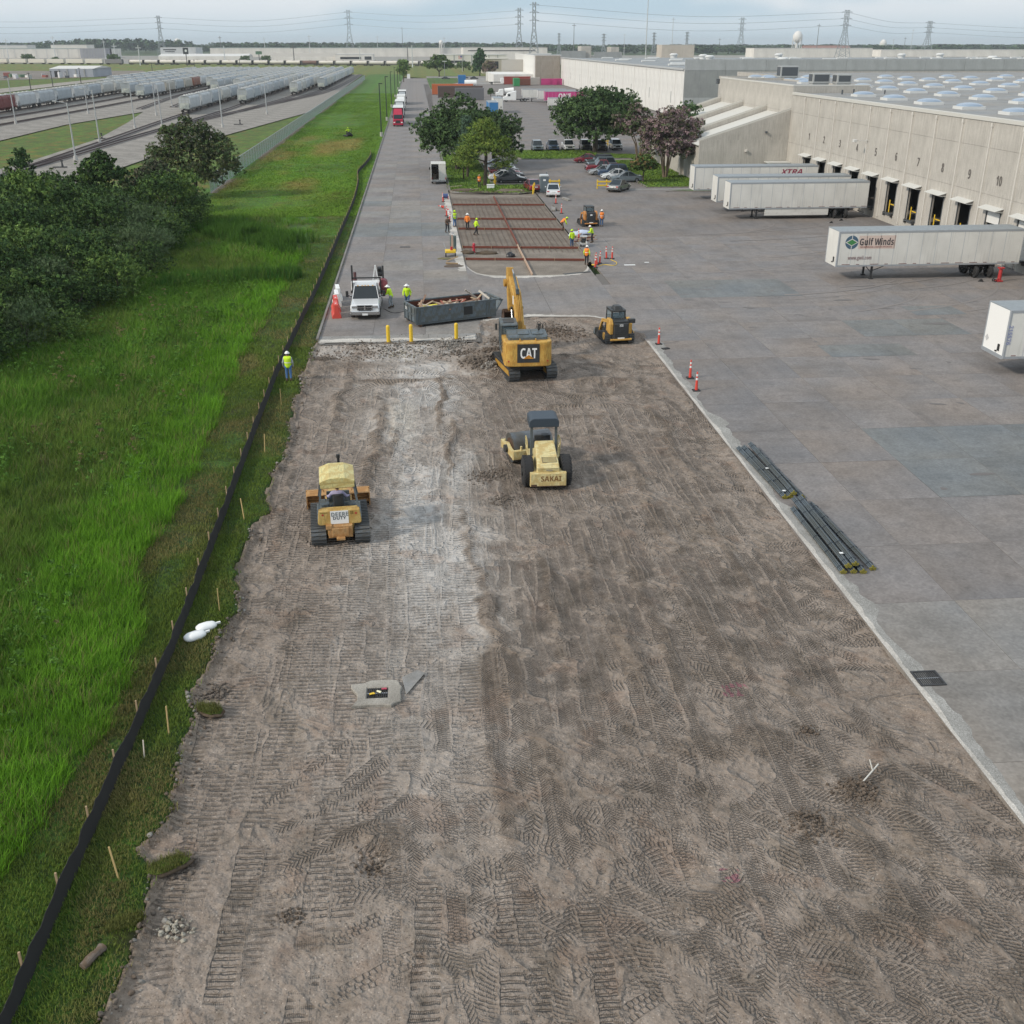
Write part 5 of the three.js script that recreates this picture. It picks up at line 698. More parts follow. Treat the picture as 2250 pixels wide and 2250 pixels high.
  tree('crape_myrtle', 'pink flowering crape myrtle behind the nearest one', [40.8, 0, -172.5], crown(18, [...lobeSet(10, 2.6, 9, 5.8, 1, 2.4, 1.8), [0, 8, 0, 2, 1.5, 2]], 15000, .17, MYR), stems(8, 5, 2.1), barkP);
  tree('crape_myrtle', 'greener crape myrtle left behind the pink ones', [36.6, 0, -181], crown(19, [...lobeSet(11, 3, 9, 5.6, 1, 2.6, 2.1), [-.5, 8, 0, 2.4, 1.5, 2]], 9000, .2, [[.13, .1, .09], [.07, .085, .04], [.05, .07, .03], [.17, .12, .12]]), stems(8, 5, 2.4), barkP);
  tree('live_oak', 'dark tree between the myrtles and the sloping porch', [45.2, 0, -184], crown(20, [...lobeSet(12, 2.8, 9, 6, 1, 2.6, 2), [0, 8.2, 0, 2.2, 1.6, 2.2]], 8000, .2, OAK), branches(7.5, 3, 5, .3, 8));
  tree('small_tree', 'small round tree with reddish tips in front of the myrtles', [32.4, 0, -156.6], crown(21, [[0, 2.5, 0, 1.7, 1.1, 1.7], [-.9, 2.2, .2, 1.3, .9, 1.3], [.9, 2.3, 0, 1.3, .9, 1.3], [.1, 3.2, 0, 1.2, .7, 1.2]], 6000, .15, [[.05, .085, .02], [.035, .065, .018], [.14, .09, .04], [.07, .1, .025]]), limbs([[[0, -.1, 0], [0, 1.5, 0], .12, .09], [[0, 1.4, 0], [.6, 2.4, .2], .07, .03], [[0, 1.4, 0], [-.5, 2.5, -.2], .07, .03]]));
  // road-end trees
  const fo = [[.06, .1, .03], [.08, .125, .035], [.045, .08, .025]]; 
  tree('roadside_tree', 'slim light green tree at the far end of the lamp row', [-6.2, 0, -598], crown(22, [[0, 8.4, 0, 2.6, 2.6, 2.6], [1.4, 6.6, 0, 2.4, 1.8, 2.4], [-1.4, 5.6, 0, 2.4, 2, 2.4], [0, 4, 0, 1.8, 1.4, 1.8]], 4000, .4, [[.1, .16, .045], [.08, .13, .04], [.13, .19, .055]]), branches(8, 2, 4, .25, 9));
  tree('roadside_tree', 'wide round green tree beyond the gate at the road end', [14.4, 0, -690], crown(23, [...lobeSet(13, 7, 10, 7, 1, 3, 3.4), [0, 9.6, 0, 5, 2.8, 4]], 7000, .5, fo), branches(9, 7, 6, .4, 10));
  tree('roadside_tree', 'tall dark conical tree left of the ribbed warehouse', [39.6, 0, -700], crown(24, [[0, 5, 0, 4.6, 4.4, 4.4], [0, 9.5, 0, 3.6, 3.6, 3.6], [.4, 13, 0, 2, 2.6, 2]], 6500, .5, [[.04, .085, .035], [.05, .1, .04], [.035, .07, .03]]), branches(10, 3, 5, .4, 11));
  tree('flowering_tree', 'round brownish pink tree before the ribbed warehouse', [44.4, 0, -680], crown(25, [[0, 5, 0, 4.4, 3.4, 4], [0, 7, 0, 3, 2.2, 3]], 5000, .45, [[.2, .15, .13], [.15, .12, .09], [.11, .11, .06]]), branches(6, 3, 5, .25, 12));
  const sh = crown(26, [[0, 1.4, 0, 1.2, 1.2, 1.2], [0, 2.3, 0, .7, .6, .7]], 1200, .2, OAK); tree('small_tree', 'tiny round shrub in the far container yard', [28.4, 0, -430], sh, limbs([[[0, 0, 0], [0, 1.2, 0], .12, .1]]));
  for (const [x, z, s, l] of [[-402, -1230, 6.5, 'round olive bush leftmost behind the box wagons'], [-372, -1225, 4.4, 'small bush second behind the box wagons'], [-310, -1210, 6.5, 'wide bush behind the box wagons near the shed'], [-182, -1250, 5, 'dark bush beside the green board sign'], [-160, -1250, 5, 'dark bush right of the green board sign'], [-10, -980, 4.5, 'bush in the dry field by the tank wagons'], [35, -830, 5, 'dark bush near the flag']]) tree('field_bush', l, [x, -1, z], crown(30 + s * 10 | 0, [[0, .8, 0, 1.1, .6, .8], [.3, 1.1, 0, .6, .4, .5], [-.4, 1, 0, .6, .4, .5]], 900, .12, fo), limbs([[[0, 0, 0], [0, .8, 0], .08, .05]]), bark, 'bushes in the far field', 0, s);
}
{ // thicket at the left: every bush and tree its own object
  const G1 = [], r = rng(66);
  for (let k = 0; k < 6; k++) { const lo = lobeSet(100 + k, 1.9, 7, 2.2, 1, 1.8, 1.25); lo.push([0, 3.2, 0, 1.2, .9, 1.2], [.6, 1.1, .6, 1.5, .8, 1.5], [-.8, .9, .2, 1.5, .7, 1.5]); G1.push([crown(200 + k, lo, 9000, .085, k === 2 ? [[.065, .1, .045], [.085, .125, .06], [.05, .08, .032]] : k === 4 ? [[.11, .17, .04], [.08, .135, .032], [.055, .1, .028]] : BUSH, { fill: .3, droop: k === 2, thin: k === 2 ? .25 : .5 }), limbs([[[0, -.2, 0], [.1, 1.8, 0], .12, .07], [[.1, 1, 0], [1, 2.4, .4], .07, .03], [[.1, 1.2, 0], [-.9, 2.5, -.3], .07, .03]])]); }
  const sp = []; for (let z = -66; z > -128; z -= 3.3) { const xe = -24.2 + (fbm(z * .1, 4, 2) - .5) * 3 - (z > -80 ? (z + 80) * .16 : 0); for (let x = xe; x > -52; x -= 3.3) { if (x < -30 - (-z - 60) * .3) continue; const q = [x + (r() - .5) * 1.8, z + (r() - .5) * 1.8, .8 + r() * .55]; if (x < xe - 7) q[2] *= 1.12; if (x > xe - 3) q[2] *= .7; sp.push(q); } }
  const look = ['dark green', 'deep green', 'drooping grey green', 'mid green', 'bright green', 'glossy green'], where = z => z > -75 ? 'at the near left edge of the thicket' : z > -90 ? 'in the front of the thicket' : z > -108 ? 'in the middle of the thicket' : 'at the back of the thicket';
  sp.forEach(([x, z, s], i) => { const k = Math.floor(r() * 6), t = thing('thicket_bush', `${look[k]} bush ${where(z)}${x > -27 && z < -75 ? ', facing the meadow' : ''}`, 'bush', [x, -.1, z], r() * 6.28, 'bushes of the left thicket'); t.scale.set(s, s * (.85 + r() * .4), s); part('stems', G1[k][1], bark, t); part('foliage', G1[k][0], LM, t); });
  tree('hackberry_tree', 'big loose green tree at the corner of the thicket by the fence', [-29.3, 0, -146], crown(301, [[-.4, 6, 0, 3.6, 2.8, 3.4], [-3.6, 5, 0, 2.5, 2.2, 2.5], [3.4, 5.2, .5, 2.8, 2.4, 2.6], [1, 8, 0, 2.2, 1.6, 2.2], [-2, 7.8, 0, 2, 1.6, 2], [5, 3.6, 1, 1.8, 1.7, 1.8], [0, 3.4, 1, 3, 1.7, 2.8], [-4.6, 3.2, .6, 1.7, 1.4, 1.7], [3, 7.2, -.4, 1.5, 1.2, 1.5], [-.2, 9.4, 0, 1, .9, 1], [2.6, 2.6, 1.6, 1.8, 1.4, 1.6]], 44000, .115, [[.07, .08, .03], [.065, .1, .035], [.04, .065, .026], [.08, .085, .05]], { fill: .42 }), limbs([[[0, -.2, 0], [.3, 3, 0], .3, .22], [[.3, 3, 0], [-.2, 6.5, .2], .2, .1], [[.3, 2.6, 0], [3, 5.5, .3], .16, .06], [[.3, 2.4, 0], [-2.6, 5.6, .2], .16, .06], [[-.2, 6.5, .2], [.2, 9.4, 0], .1, .04]]), bark);
  tree('hackberry_tree', 'dark tall shrub tree sticking up at the left picture edge', [-41.2, 0, -118], crown(302, [[0, 6.6, 0, 1.3, 1.6, 1.3], [.3, 8, 0, .7, .9, .7], [-.6, 5, 0, 1.7, 1.6, 1.7], [.5, 3.4, 0, 2, 1.6, 2], [-1, 2, 0, 2.3, 1.4, 2.3]], 7000, .15, [[.028, .055, .02], [.036, .068, .022]]), limbs([[[0, -.2, 0], [0, 6.5, 0], .2, .06]]));
  tree('hackberry_tree', 'leafy upright tree in the back of the thicket left of the big tree', [-36, 0, -128], crown(303, [[0, 5.4, 0, 2.3, 1.5, 2.3], [-1.4, 4, .3, 2.3, 1.5, 2], [1.5, 4.6, 0, 1.9, 1.3, 1.9], [.2, 6.7, 0, 1.1, .9, 1.1], [0, 2.4, 0, 2.6, 1.5, 2.4]], 11000, .16, BUSH), limbs([[[0, -.2, 0], [0, 5.6, 0], .2, .06], [[0, 2, 0], [1.6, 4.5, 0], .1, .04]]));
  tree('hackberry_tree', 'bushy tree below the big corner tree', [-31.5, 0, -133], crown(304, [[0, 3.6, 0, 2.6, 1.8, 2.4], [2.2, 2.6, .4, 2, 1.5, 2], [-2, 2.8, 0, 2.2, 1.6, 2], [.5, 5, 0, 1.5, 1.1, 1.5]], 10000, .16, [[.055, .075, .035], [.07, .07, .045], [.04, .06, .028]]), limbs([[[0, -.2, 0], [0, 3.6, 0], .2, .08]]));
}
{ // far tree line: one mass
  const r = rng(909), cg = crown(401, [[0, .55, 0, .95, .5, .8], [.5, .8, 0, .5, .35, .5], [-.4, .75, .2, .5, .4, .5]], 420, .13, [[.035, .06, .028], [.045, .075, .03], [.028, .05, .026]]);
  const n = 1500, im = new THREE.InstancedMesh(cg, LM, n), m = new THREE.Matrix4(), q = new THREE.Quaternion(), c = new THREE.Color();
  for (let k = 0; k < n; k++) { const b = k % 4; let x = -2600 + r() * 5200, z = b === 0 ? -2350 - r() * 200 : b === 1 ? -2600 - r() * 300 : -3000 - r() * 1400; if (b === 0 && x > 150) z += 450 * r(); const s = 11 + r() * 9 + (x < -480 && x > -760 && b === 0 ? 6 : 0); q.setFromAxisAngle(new THREE.Vector3(0, 1, 0), r() * 6.28); m.compose(new THREE.Vector3(x, -2, z), q, new THREE.Vector3(s * 1.7, s * (x > 300 ? .8 : 1), s * 1.4)); im.setMatrixAt(k, m); c.setScalar(.8 + r() * .4); im.setColorAt(k, c); }
  im.name = 'far_woods'; im.userData = { kind: 'stuff', label: 'far green tree line along the whole horizon', category: 'woods' }; im.castShadow = im.receiveShadow = true; scene.add(im);
}
// ====================== GRASSES ======================
{
  const blade = (seed, n, h, w, sp, lean) => { const r = rng(seed), P = [], N = [], C = []; for (let k = 0; k < n; k++) { const a = r() * 6.28, d = sp * Math.sqrt(r()), x = Math.cos(a) * d, z = Math.sin(a) * d, b = r() * 6.28, L = h * (.55 + r() * .6), l = lean * L * (.4 + r()), dx = Math.cos(b), dz = Math.sin(b), px = -dz * w, pz = dx * w; const p0 = [x - px, 0, z - pz], p1 = [x + px, 0, z + pz], m0 = [x - px * .8 + dx * l * .35, L * .6, z - pz * .8 + dz * l * .35], m1 = [x + px * .8 + dx * l * .35, L * .6, z + pz * .8 + dz * l * .35], t = [x + dx * l, L, z + dz * l]; P.push(...p0, ...p1, ...m0, ...p1, ...m1, ...m0, ...m0, ...m1, ...t); const v = .8 + r() * .4; for (let q = 0; q < 9; q++) { C.push(v, v, v * (.9 + r() * .2)); } } const g = new THREE.BufferGeometry(); g.setAttribute('position', new THREE.Float32BufferAttribute(P, 3)); g.setAttribute('color', new THREE.Float32BufferAttribute(C, 3)); g.computeVertexNormals(); return g; };
  const GM = new THREE.MeshPhysicalMaterial({ vertexColors: true, roughness: 1, specularIntensity: .12, side: THREE.DoubleSide });
  const field = (name, label, geo, pts) => { const im = new THREE.InstancedMesh(geo, GM, pts.length), m = new THREE.Matrix4(), q = new THREE.Quaternion(), c = new THREE.Color(), Y = new THREE.Vector3(0, 1, 0); pts.forEach((p, k) => { q.setFromAxisAngle(Y, p[4]); m.compose(new THREE.Vector3(p[0], p[1], p[2]), q, new THREE.Vector3(p[3] * (p[8] || 1), p[3], p[3] * (p[8] || 1))); im.setMatrixAt(k, m); im.setColorAt(k, c.setRGB(p[5], p[6], p[7])); }); im.name = name; im.userData = { kind: 'stuff', label, category: 'grass' }; im.castShadow = im.receiveShadow = true; scene.add(im); };
  const edgeX = z => z > -30 ? lerp(-10.9, -9.6, sstep(-19, -27, z)) - .0 + (z > -19 ? (z + 19) * -.25 : 0) : z > -41 ? lerp(-9.6, -11.3, sstep(-28, -40, z)) : -11.4 + .4 * Math.sin(z * .11);
  globalThis.meadowEdge = edgeX;
  const r = rng(2024), tall = [];
  const want = (x, z) => { const d = Math.hypot(x, z); return d < 45 ? 26 : d < 70 ? 15 : d < 110 ? 8 : 4; };
  for (let z = -11; z > -128; z -= 1) for (let x = -46; x < -8.5; x += 1) { if (x < -8 - (-z) * .62 - 6) continue; const n = want(x, z), k = Math.floor(n) + (r() < n % 1 ? 1 : 0); for (let i = 0; i < k; i++) { const px = x + r(), pz = z - r(), e = edgeX(pz) + (vn(pz * .8, 3) - .5) * .5; if (px > e) continue; if (pz < -100 && px > -16 && vn(px * .3, pz * .3) > .5) continue; const a = fbm(px * .12 + 5, pz * .09, 4), b = fbm(px * .35 + 50, pz * .3, 3); const ed = sstep(0, 7, e - px), brown = sstep(.46, .62, a) * ed * .8, dk = sstep(.35, .7, ed); let cr = lerp(.11, .085, dk), cg = lerp(.25, .18, dk), cb = lerp(.02, .022, dk); cr = lerp(cr, .13, brown * .5); cg = lerp(cg, .15, brown * .5); cb = lerp(cb, .04, brown * .5); if (r() < .07) { cr = .2; cg = .185; cb = .075; } else if (r() < .08) { cr *= .6; cg *= .62; cb *= .9; } const m = .65 + b * .75; const s = (.5 + .5 * b + .25 * r()) * (1 + .2 * ed) * .75; const far = Math.hypot(px, pz) > 70 ? 1.5 : 1.1; tall.push([px, landY(px, pz) - .03, pz, s, r() * 6.28, cr * m, cg * m, cb * m, far]); } }
  field('tall_grass', 'tall lush green meadow grass left of the silt fence', blade(1, 15, .85, .009, .32, .6), tall);
  // weeds and forbs in the meadow
  const forb = crown(501, [[0, .45, 0, .3, .35, .3], [.15, .75, 0, .15, .2, .15]], 60, .055, [[1, 1, 1], [.8, .85, .7]]), wd = []; for (let k = 0; k < 3600; k++) { const z = -14 - Math.pow(r(), .8) * 80, x = -11 - r() * (8 + -z * .45); const e = edgeX(z); if (x > e - 2.2) continue; if (fbm(x * .12 + 80, z * .12, 3) < .4) continue; const br = r() < .14, m = .7 + r() * .6; wd.push([x, landY(x, z), z, .5 + r() * .6, r() * 6.28, (br ? .15 : .08) * m, (br ? .13 : .15) * m, (br ? .07 : .035) * m]); }
  field('meadow_weeds', 'leafy weeds scattered through the tall meadow grass', forb, wd);
  // mown strip beside the fence and along the lot
  const lawn = []; for (let z = -11; z > -150; z -= .5) for (let x = -12.5; x < -6; x += .5) { const d = -z, n = d < 40 ? 26 : d < 70 ? 14 : d < 100 ? 6 : 3; for (let i = 0; i < n; i++) { const px = x + r() * .5, pz = z - r() * .5, ce = pz > -70 ? dirtEdgeL(pz) : -7.4; if (px > ce - .03 || px < edgeX(pz) - .2) continue; const b = fbm(px * .9, pz * .6, 4), bare = sstep(.6, .72, fbm(px * .7 + 9, pz * .5 + 4, 4)); if (r() < bare * .6) continue; const dry = sstep(.55, .75, fbm(px * .5 + 30, pz * .3, 3)), m = .7 + b * .6; lawn.push([px, -.01, pz, .7 + r() * .6, r() * 6.28, lerp(.105, .175, dry) * m, lerp(.155, .16, dry) * m, lerp(.028, .06, dry) * m, d > 60 ? 1.6 : 1]); } }
  for (const [sx, sz, w, d2, a] of [[-6.75, -20.75, 1, .45, .5], [-7.3, -18.9, .7, .3, .4], [-6.9, -27.4, .8, .4, -.4]]) for (let k = 0; k < 150; k++) { const t = r() * 6.28, q = Math.sqrt(r()) * .5, lx = Math.cos(t) * q * w, lz = Math.sin(t) * q * d2, m = .6 + r() * .6; lawn.push([sx + lx * Math.cos(a) + lz * Math.sin(a), .05, sz - lx * Math.sin(a) + lz * Math.cos(a), .8 + r() * .6, r() * 6.28, .15 * m, .16 * m, .05 * m, .6]); }
  field('mown_grass', 'short mown grass strip along the silt fence', blade(2, 9, .1, .008, .2, .8), lawn);
  // verge beyond: coarser tufts for texture
  const vg = []; for (let k = 0; k < 52000; k++) { const z = -128 - Math.pow(r(), 1.6) * 330, x = -27.4 + r() * 19.7; const dry = sstep(.48, .62, fbm(x * .09, z * .03, 4)) * (1 - sstep(-13, -10, x)) * sstep(130, 165, -z) * (1 - sstep(230, 300, -z)), m = .7 + .6 * fbm(x * .3, z * .1, 3); vg.push([x, 0, z, 1 + r(), r() * 6.28, lerp(.14, .29, dry) * m, lerp(.25, .245, dry) * m, lerp(.032, .08, dry) * m, 1.3]); }
  field('verge_grass', 'mown verge grass with dry yellow streaks along the chain-link fence', blade(3, 8, .09, .012, .3, .9), vg);
  // reeds standing across the verge past the meadow
  const rd = []; const gs = () => (r() + r() + r()) / 1.5 - 1; for (let k = 0; k < 5200; k++) { const t = r(), x = lerp(-28, -9.8, t), z = -112 + 7 * gs() - 5 * Math.sin(t * 5); if (fbm(x * .35, z * .25, 3) < .42 || r() < sstep(.75, 1, t)) continue; const m = .6 + r() * .6; rd.push([x, 0, z, .5 + r() * .5, r() * 6.28, .07 * m, .155 * m, .025 * m, 1]); }
  for (let k = 0; k < 1500; k++) { const t = r(), x = lerp(-22, -10.5, t), z = -90 + 3.5 * gs() - 3 * t; if (fbm(x * .4 + 8, z * .4, 3) < .45) continue; rd.push([x, 0, z, .4 + r() * .5, r() * 6.28, .07 * (.6 + r() * .6), .14, .025, 1]); }
  field('reed_grass', 'band of tall upright reed grass across the verge', blade(4, 9, 1.25, .02, .35, .25), rd);
  // island and lawn turf
  const it = []; for (const poly of islands.slice(0, 3)) { let x0 = 1e9, x1 = -1e9, z0 = 1e9, z1 = -1e9; for (const p of poly) { x0 = Math.min(x0, p[0]); x1 = Math.max(x1, p[0]); z0 = Math.min(z0, p[1]); z1 = Math.max(z1, p[1]); } const ins = (x, z) => { let c = false; for (let i = 0, j = poly.length - 1; i < poly.length; j = i++) { const a = poly[i], b = poly[j]; if ((a[1] > z) !== (b[1] > z) && x < (b[0] - a[0]) * (z - a[1]) / (b[1] - a[1]) + a[0]) c = !c; } return c; }; const n = (x1 - x0) * (z1 - z0) * 5; for (let k = 0; k < n; k++) { const x = x0 + r() * (x1 - x0), z = z0 + r() * (z1 - z0); if (!ins(x, z)) continue; const m = .7 + r() * .6; it.push([x, .1, z, 1 + r() * .5, r() * 6.28, .14 * m, .225 * m, .04 * m, 2]); } }
  field('island_grass', 'mown grass on the kerbed islands and lawns', blade(5, 7, .11, .015, .25, .8), it);
}
T.dustP = tex(512, 512, (i, j, o) => { const u = i / 512, v = j / 512, a = sstep(.42, .68, tfb(u, v, 5, 5)), b = tfb(u + .3, v, 60, 2), s = sstep(.64, .8, tn(u * 30, v * 4, 120)); const g = 222 + (b - .5) * 44 - s * 26; o[0] = lerp(g, 190, a * .5); o[1] = lerp(g, 172, a * .55); o[2] = lerp(g, 150, a * .6); });
// ====================== MACHINES (built facing -z, rear towards the camera) ======================
const grime = (r, g, b, ro = .68, me = 0) => new THREE.MeshStandardMaterial({ color: lin(r, g, b), map: T.dustP, roughness: ro, metalness: me, side: THREE.DoubleSide });
const MM = { cat: grime(.74, .45, .10, .62), catD: grime(.62, .36, .06, .6), deere: grime(.7, .49, .16, .6), deereRoof: grime(.82, .72, .32, .5), deereOr: grime(.58, .34, .14, .7), sakai: grime(.84, .73, .38, .65), blk: grime(.05, .056, .062, .5), gun: grime(.13, .165, .19, .5), shoe: grime(.15, .165, .18, .6, .3), belt: mat(.03, .03, .032, .9), drum: grime(.17, .185, .2, .42, .5), decal: mat(.8, .8, .78, .5), rustb: grime(.12, .07, .045, .8), muffler: mat(.02, .02, .02, .7), hose: mat(.025, .025, .025, .7), caseO: grime(.72, .33, .09, .5), glass: new THREE.MeshPhysicalMaterial({ color: lin(.35, .45, .5), roughness: .05, transmission: .75, thickness: 0, side: THREE.DoubleSide }) };
function crawler(parent, x, zc, Lc, r, w, pitch, y0 = 0, lug = .05, shoeMat = MM.shoe) { // steel track: belt with its shoes
  const per = 2 * Lc + 2 * Math.PI * r, n = Math.round(per / pitch); const s = new THREE.Shape(); s.absarc(-Lc / 2, r, r - .03, Math.PI / 2, Math.PI * 1.5); s.absarc(Lc / 2, r, r - .03, -Math.PI / 2, Math.PI / 2); s.closePath(); const pts = s.getPoints(10).map(p => [p.x, p.y]);
  const t = part('track', prism(pts, -w * .32, w * .32), MM.belt, parent); t.position.set(x, y0, zc);
  const g = G([bx(w, .03, per / n * .93), bx(w, lug, .025, 0, lug / 2, per / n * .3)]);
  for (let k = 0; k < n; k++) { let d = k / n * per, z, y, a; if (d < Lc) { z = -Lc / 2 + d; y = 2 * r; a = 0; } else if (d < Lc + Math.PI * r) { const q = (d - Lc) / r; z = Lc / 2 + Math.sin(q) * r; y = r + Math.cos(q) * r; a = q; } else if (d < 2 * Lc + Math.PI * r) { z = Lc / 2 - (d - Lc - Math.PI * r); y = 0; a = Math.PI; } else { const q = (d - 2 * Lc - Math.PI * r) / r; z = -Lc / 2 - Math.sin(q) * r; y = r - Math.cos(q) * r; a = Math.PI + q; } const m = part('shoe', g, shoeMat, t); m.position.set(0, y, z); m.rotation.x = a; }
  const rr = part('roller_frame', [prism([[-Lc / 2, r - .14], [Lc / 2, r - .14], [Lc / 2 - .2, r + .16], [-Lc / 2 + .2, r + .16]], -w * .36, w * .36)], shoeMat === MM.belt ? MM.blk : MM.catD, t); return t;
}
{ // ---------- excavator ----------
  const E = thing('excavator', 'yellow crawler excavator with CAT lettering on its counterweight and raised boom', 'excavator', [6.1, -.2, -63.1]);
  const U = new THREE.Group(); 
  const rot = (m, a) => { m.applyMatrix4(new THREE.Matrix4().makeRotationY(a)); return m; };
  const yaw = 11 * DEG, cx = (x, z) => [x * Math.cos(yaw) + z * Math.sin(yaw), -x * Math.sin(yaw) + z * Math.cos(yaw)];
  for (const s of [-1, 1]) { const p = cx(s * 1.18, 0), t = crawler(E, p[0], p[1], 3.3, .44, .68, .19); t.rotation.y = yaw; }
  part('car_body', rot(G([bb(-.95, .35, -1.1, .95, .85, 1.1, .08), cyl(.75, .75, .3, 20, 'y', 0, .98, 0)]), yaw), MM.blk, E);
  // upper house, a little turned from the tracks
  const cwg = new THREE.Shape(); cwg.moveTo(-1.4, 0); cwg.lineTo(1.4, 0); cwg.lineTo(1.42, -2.35); cwg.quadraticCurveTo(1.36, -2.75, .9, -2.82); cwg.lineTo(-.9, -2.82); cwg.quadraticCurveTo(-1.36, -2.75, -1.42, -2.35); cwg.closePath();
  const plan = (pts, y0, y1, bev) => { const g = new THREE.ExtrudeGeometry(pts, { depth: y1 - y0 - 2 * bev, bevelEnabled: bev > 0, bevelSize: bev, bevelThickness: bev, bevelOffset: -bev, bevelSegments: 2, curveSegments: 5 }); g.rotateX(Math.PI / 2); g.translate(0, y1 - bev, 0); g.scale(1, 1, -1); g.index || 0; const p = g.attributes.position; for (let i = 0; i < p.count; i += 3) { for (const at of [g.attributes.position, g.attributes.normal, g.attributes.uv]) { const k = at.itemSize, A = at.array; for (let q = 0; q < k; q++) { const t = A[(i + 1) * k + q]; A[(i + 1) * k + q] = A[(i + 2) * k + q]; A[(i + 2) * k + q] = t; } } } g.computeVertexNormals(); return g; };
  const back = new THREE.Shape(); back.moveTo(-1.42, -1.75); back.lineTo(1.42, -1.75); back.lineTo(1.42, -2.4); back.quadraticCurveTo(1.38, -2.74, .95, -2.8); back.lineTo(-.95, -2.8); back.quadraticCurveTo(-1.38, -2.74, -1.42, -2.4); back.closePath();
  const flip = g => g.applyMatrix4(new THREE.Matrix4().makeScale(1, 1, 1));
  const cw = part('counterweight', plan(back, 1.12, 2.62, .07), MM.cat, E);
  part('decal_panel', bb(-.66, 1.38, 2.803, .67, 2.5, 2.812), MM.blk, cw);
  const tc = text('CAT', .62, .012); tc.computeBoundingBox(); tc.scale(.98 / (tc.boundingBox.max.x - tc.boundingBox.min.x), 1.0, 1); part('lettering', tc.translate(0.02, 1.95, 2.814), MM.decal, cw);
  const tri = new THREE.Shape([[-.3, 1.62], [.34, 1.62], [.02, 1.86]].map(p => new THREE.Vector2(...p))); part('lettering_triangle', new THREE.ExtrudeGeometry(tri, { depth: .008, bevelEnabled: false }).translate(0, 0, 2.828), grime(.8, .36, .03), cw);
  part('tail_lamp', [bb(-1.2, 1.42, 2.66, -1.0, 1.5, 2.76)], M.red, cw); part('tail_lamp', [bb(1.0, 1.42, 2.66, 1.2, 1.5, 2.76)], M.red, cw);
  part('deck', bb(-1.38, 1.08, -1.25, 1.38, 1.25, 1.74, .03), MM.catD, E);
  part('side_cowl', [bb(-1.4, 1.26, .15, -.98, 2.45, 1.74, .05)], MM.cat, E); part('side_cowl', [bb(.45, 1.26, -1.1, 1.4, 2.35, 1.74, .06)], MM.cat, E);
  part('louvre', [0, 1, 2, 3].map(k => bb(-1.412, 1.55 + k * .2, .3, -1.402, 1.65 + k * .2, 1.2)), MM.blk, E);
  part('engine_hood', [bb(-1.15, 2.46, .55, 1.2, 2.86, 2.3, .09), bb(-.55, 2.86, .9, .1, 2.92, 2.0, .02), bb(.3, 2.86, .9, .95, 2.92, 2.0, .02)], MM.gun, E);
  part('engine_bay', bb(-.98, 1.26, .6, .45, 2.46, 1.74), MM.blk, E);
  part('lifting_eye', [bb(-.5, 2.62, 2.4, -.44, 2.74, 2.55)], MM.cat, E); part('lifting_eye', [bb(.44, 2.62, 2.4, .5, 2.74, 2.55)], MM.cat, E);
  for (const [x, z] of [[.85, -.2], [1.15, .1], [.95, .3]]) part('handrail', tube([[x, 2.35, z], [x, 3.05, z], [x + .18, 3.05, z - .12], [x + .18, 2.35, z - .12]], .022, 12, 5), MM.blk, E);
  part('exhaust_pipe', cyl(.06, .06, .55, 8, 'y', .78, 3.05, 1.2), MM.muffler, E);
  // cab
  const cab = part('cab', [bb(-1.42, 1.26, -1.45, -.42, 1.62, .3, .03), ...[[-1.4, .26], [-.44, .26], [-1.4, -1.42], [-.44, -1.42], [-1.4, -.5]].map(([x, z]) => bb(x - .045, 1.6, z - .045, x + .045, 2.98, z + .045)), bb(-1.44, 2.94, -1.48, -.4, 3.08, .34, .05), bb(-1.42, 2.0, .24, -.42, 2.1, .3)], MM.gun, E);
  part('cab_glass', [bb(-1.405, 1.66, -1.36, -1.395, 2.9, .2), bb(-1.34, 2.12, .27, -.5, 2.9, .28), bb(-.445, 1.66, -1.36, -.435, 2.9, .2), bb(-1.34, 1.66, -1.44, -.5, 2.9, -1.43)], MM.glass, cab);
  part('roof_hatch', bb(-1.25, 3.085, -1.1, -.6, 3.11, -.1, .01), MM.blk, cab); part('seat', [bb(-1.15, 1.65, -.45, -.7, 1.9, .0, .04), bb(-1.12, 1.9, -.08, -.73, 2.55, .06, .04)], MM.blk, cab); part('mirror', [bb(-1.68, 2.35, -1.4, -1.55, 2.75, -1.3, .03)], MM.blk, cab);
  // boom, stick and bucket in one plane, yawed a little to the left
  const by = 5 * DEG, B = new THREE.Matrix4().makeTranslation(.05, 0, 0).multiply(new THREE.Matrix4().makeRotationY(by)); const bm = g => g.applyMatrix4(new THREE.Matrix4().makeScale(1, .88, 1)).applyMatrix4(B);
  const boomP = [[-.55, 1.55], [-1.1, 2.15], [-2.2, 4.25], [-2.75, 4.95], [-4.3, 5.75], [-4.75, 5.65], [-4.7, 5.3], [-4.2, 5.15], [-2.6, 4.05], [-1.15, 1.5], [-.75, 1.3]];
  const boom = part('boom', bm(prism(boomP, -.26, .26, .03)), MM.cat, E);
  part('boom_hose', [-.1, 0, .1].map(x => bm(tube([[x, 1.9, -.72], [x, 3.2, -1.6], [x, 4.35, -2.15], [x, 5.05, -2.75]], .03, 20, 5))), MM.catD, boom);
  part('stick_cylinder', [bm(bar([0, 5.2, -2.6], [0, 6.0, -3.9], .17, .17, 10)), bm(bb(-.1, 4.9, -2.75, .1, 5.25, -2.45))], MM.gun, boom); part('stick_rod', bm(bar([0, 5.95, -3.8], [0, 6.3, -4.75], .09, .09, 8)), M.chrome, boom);
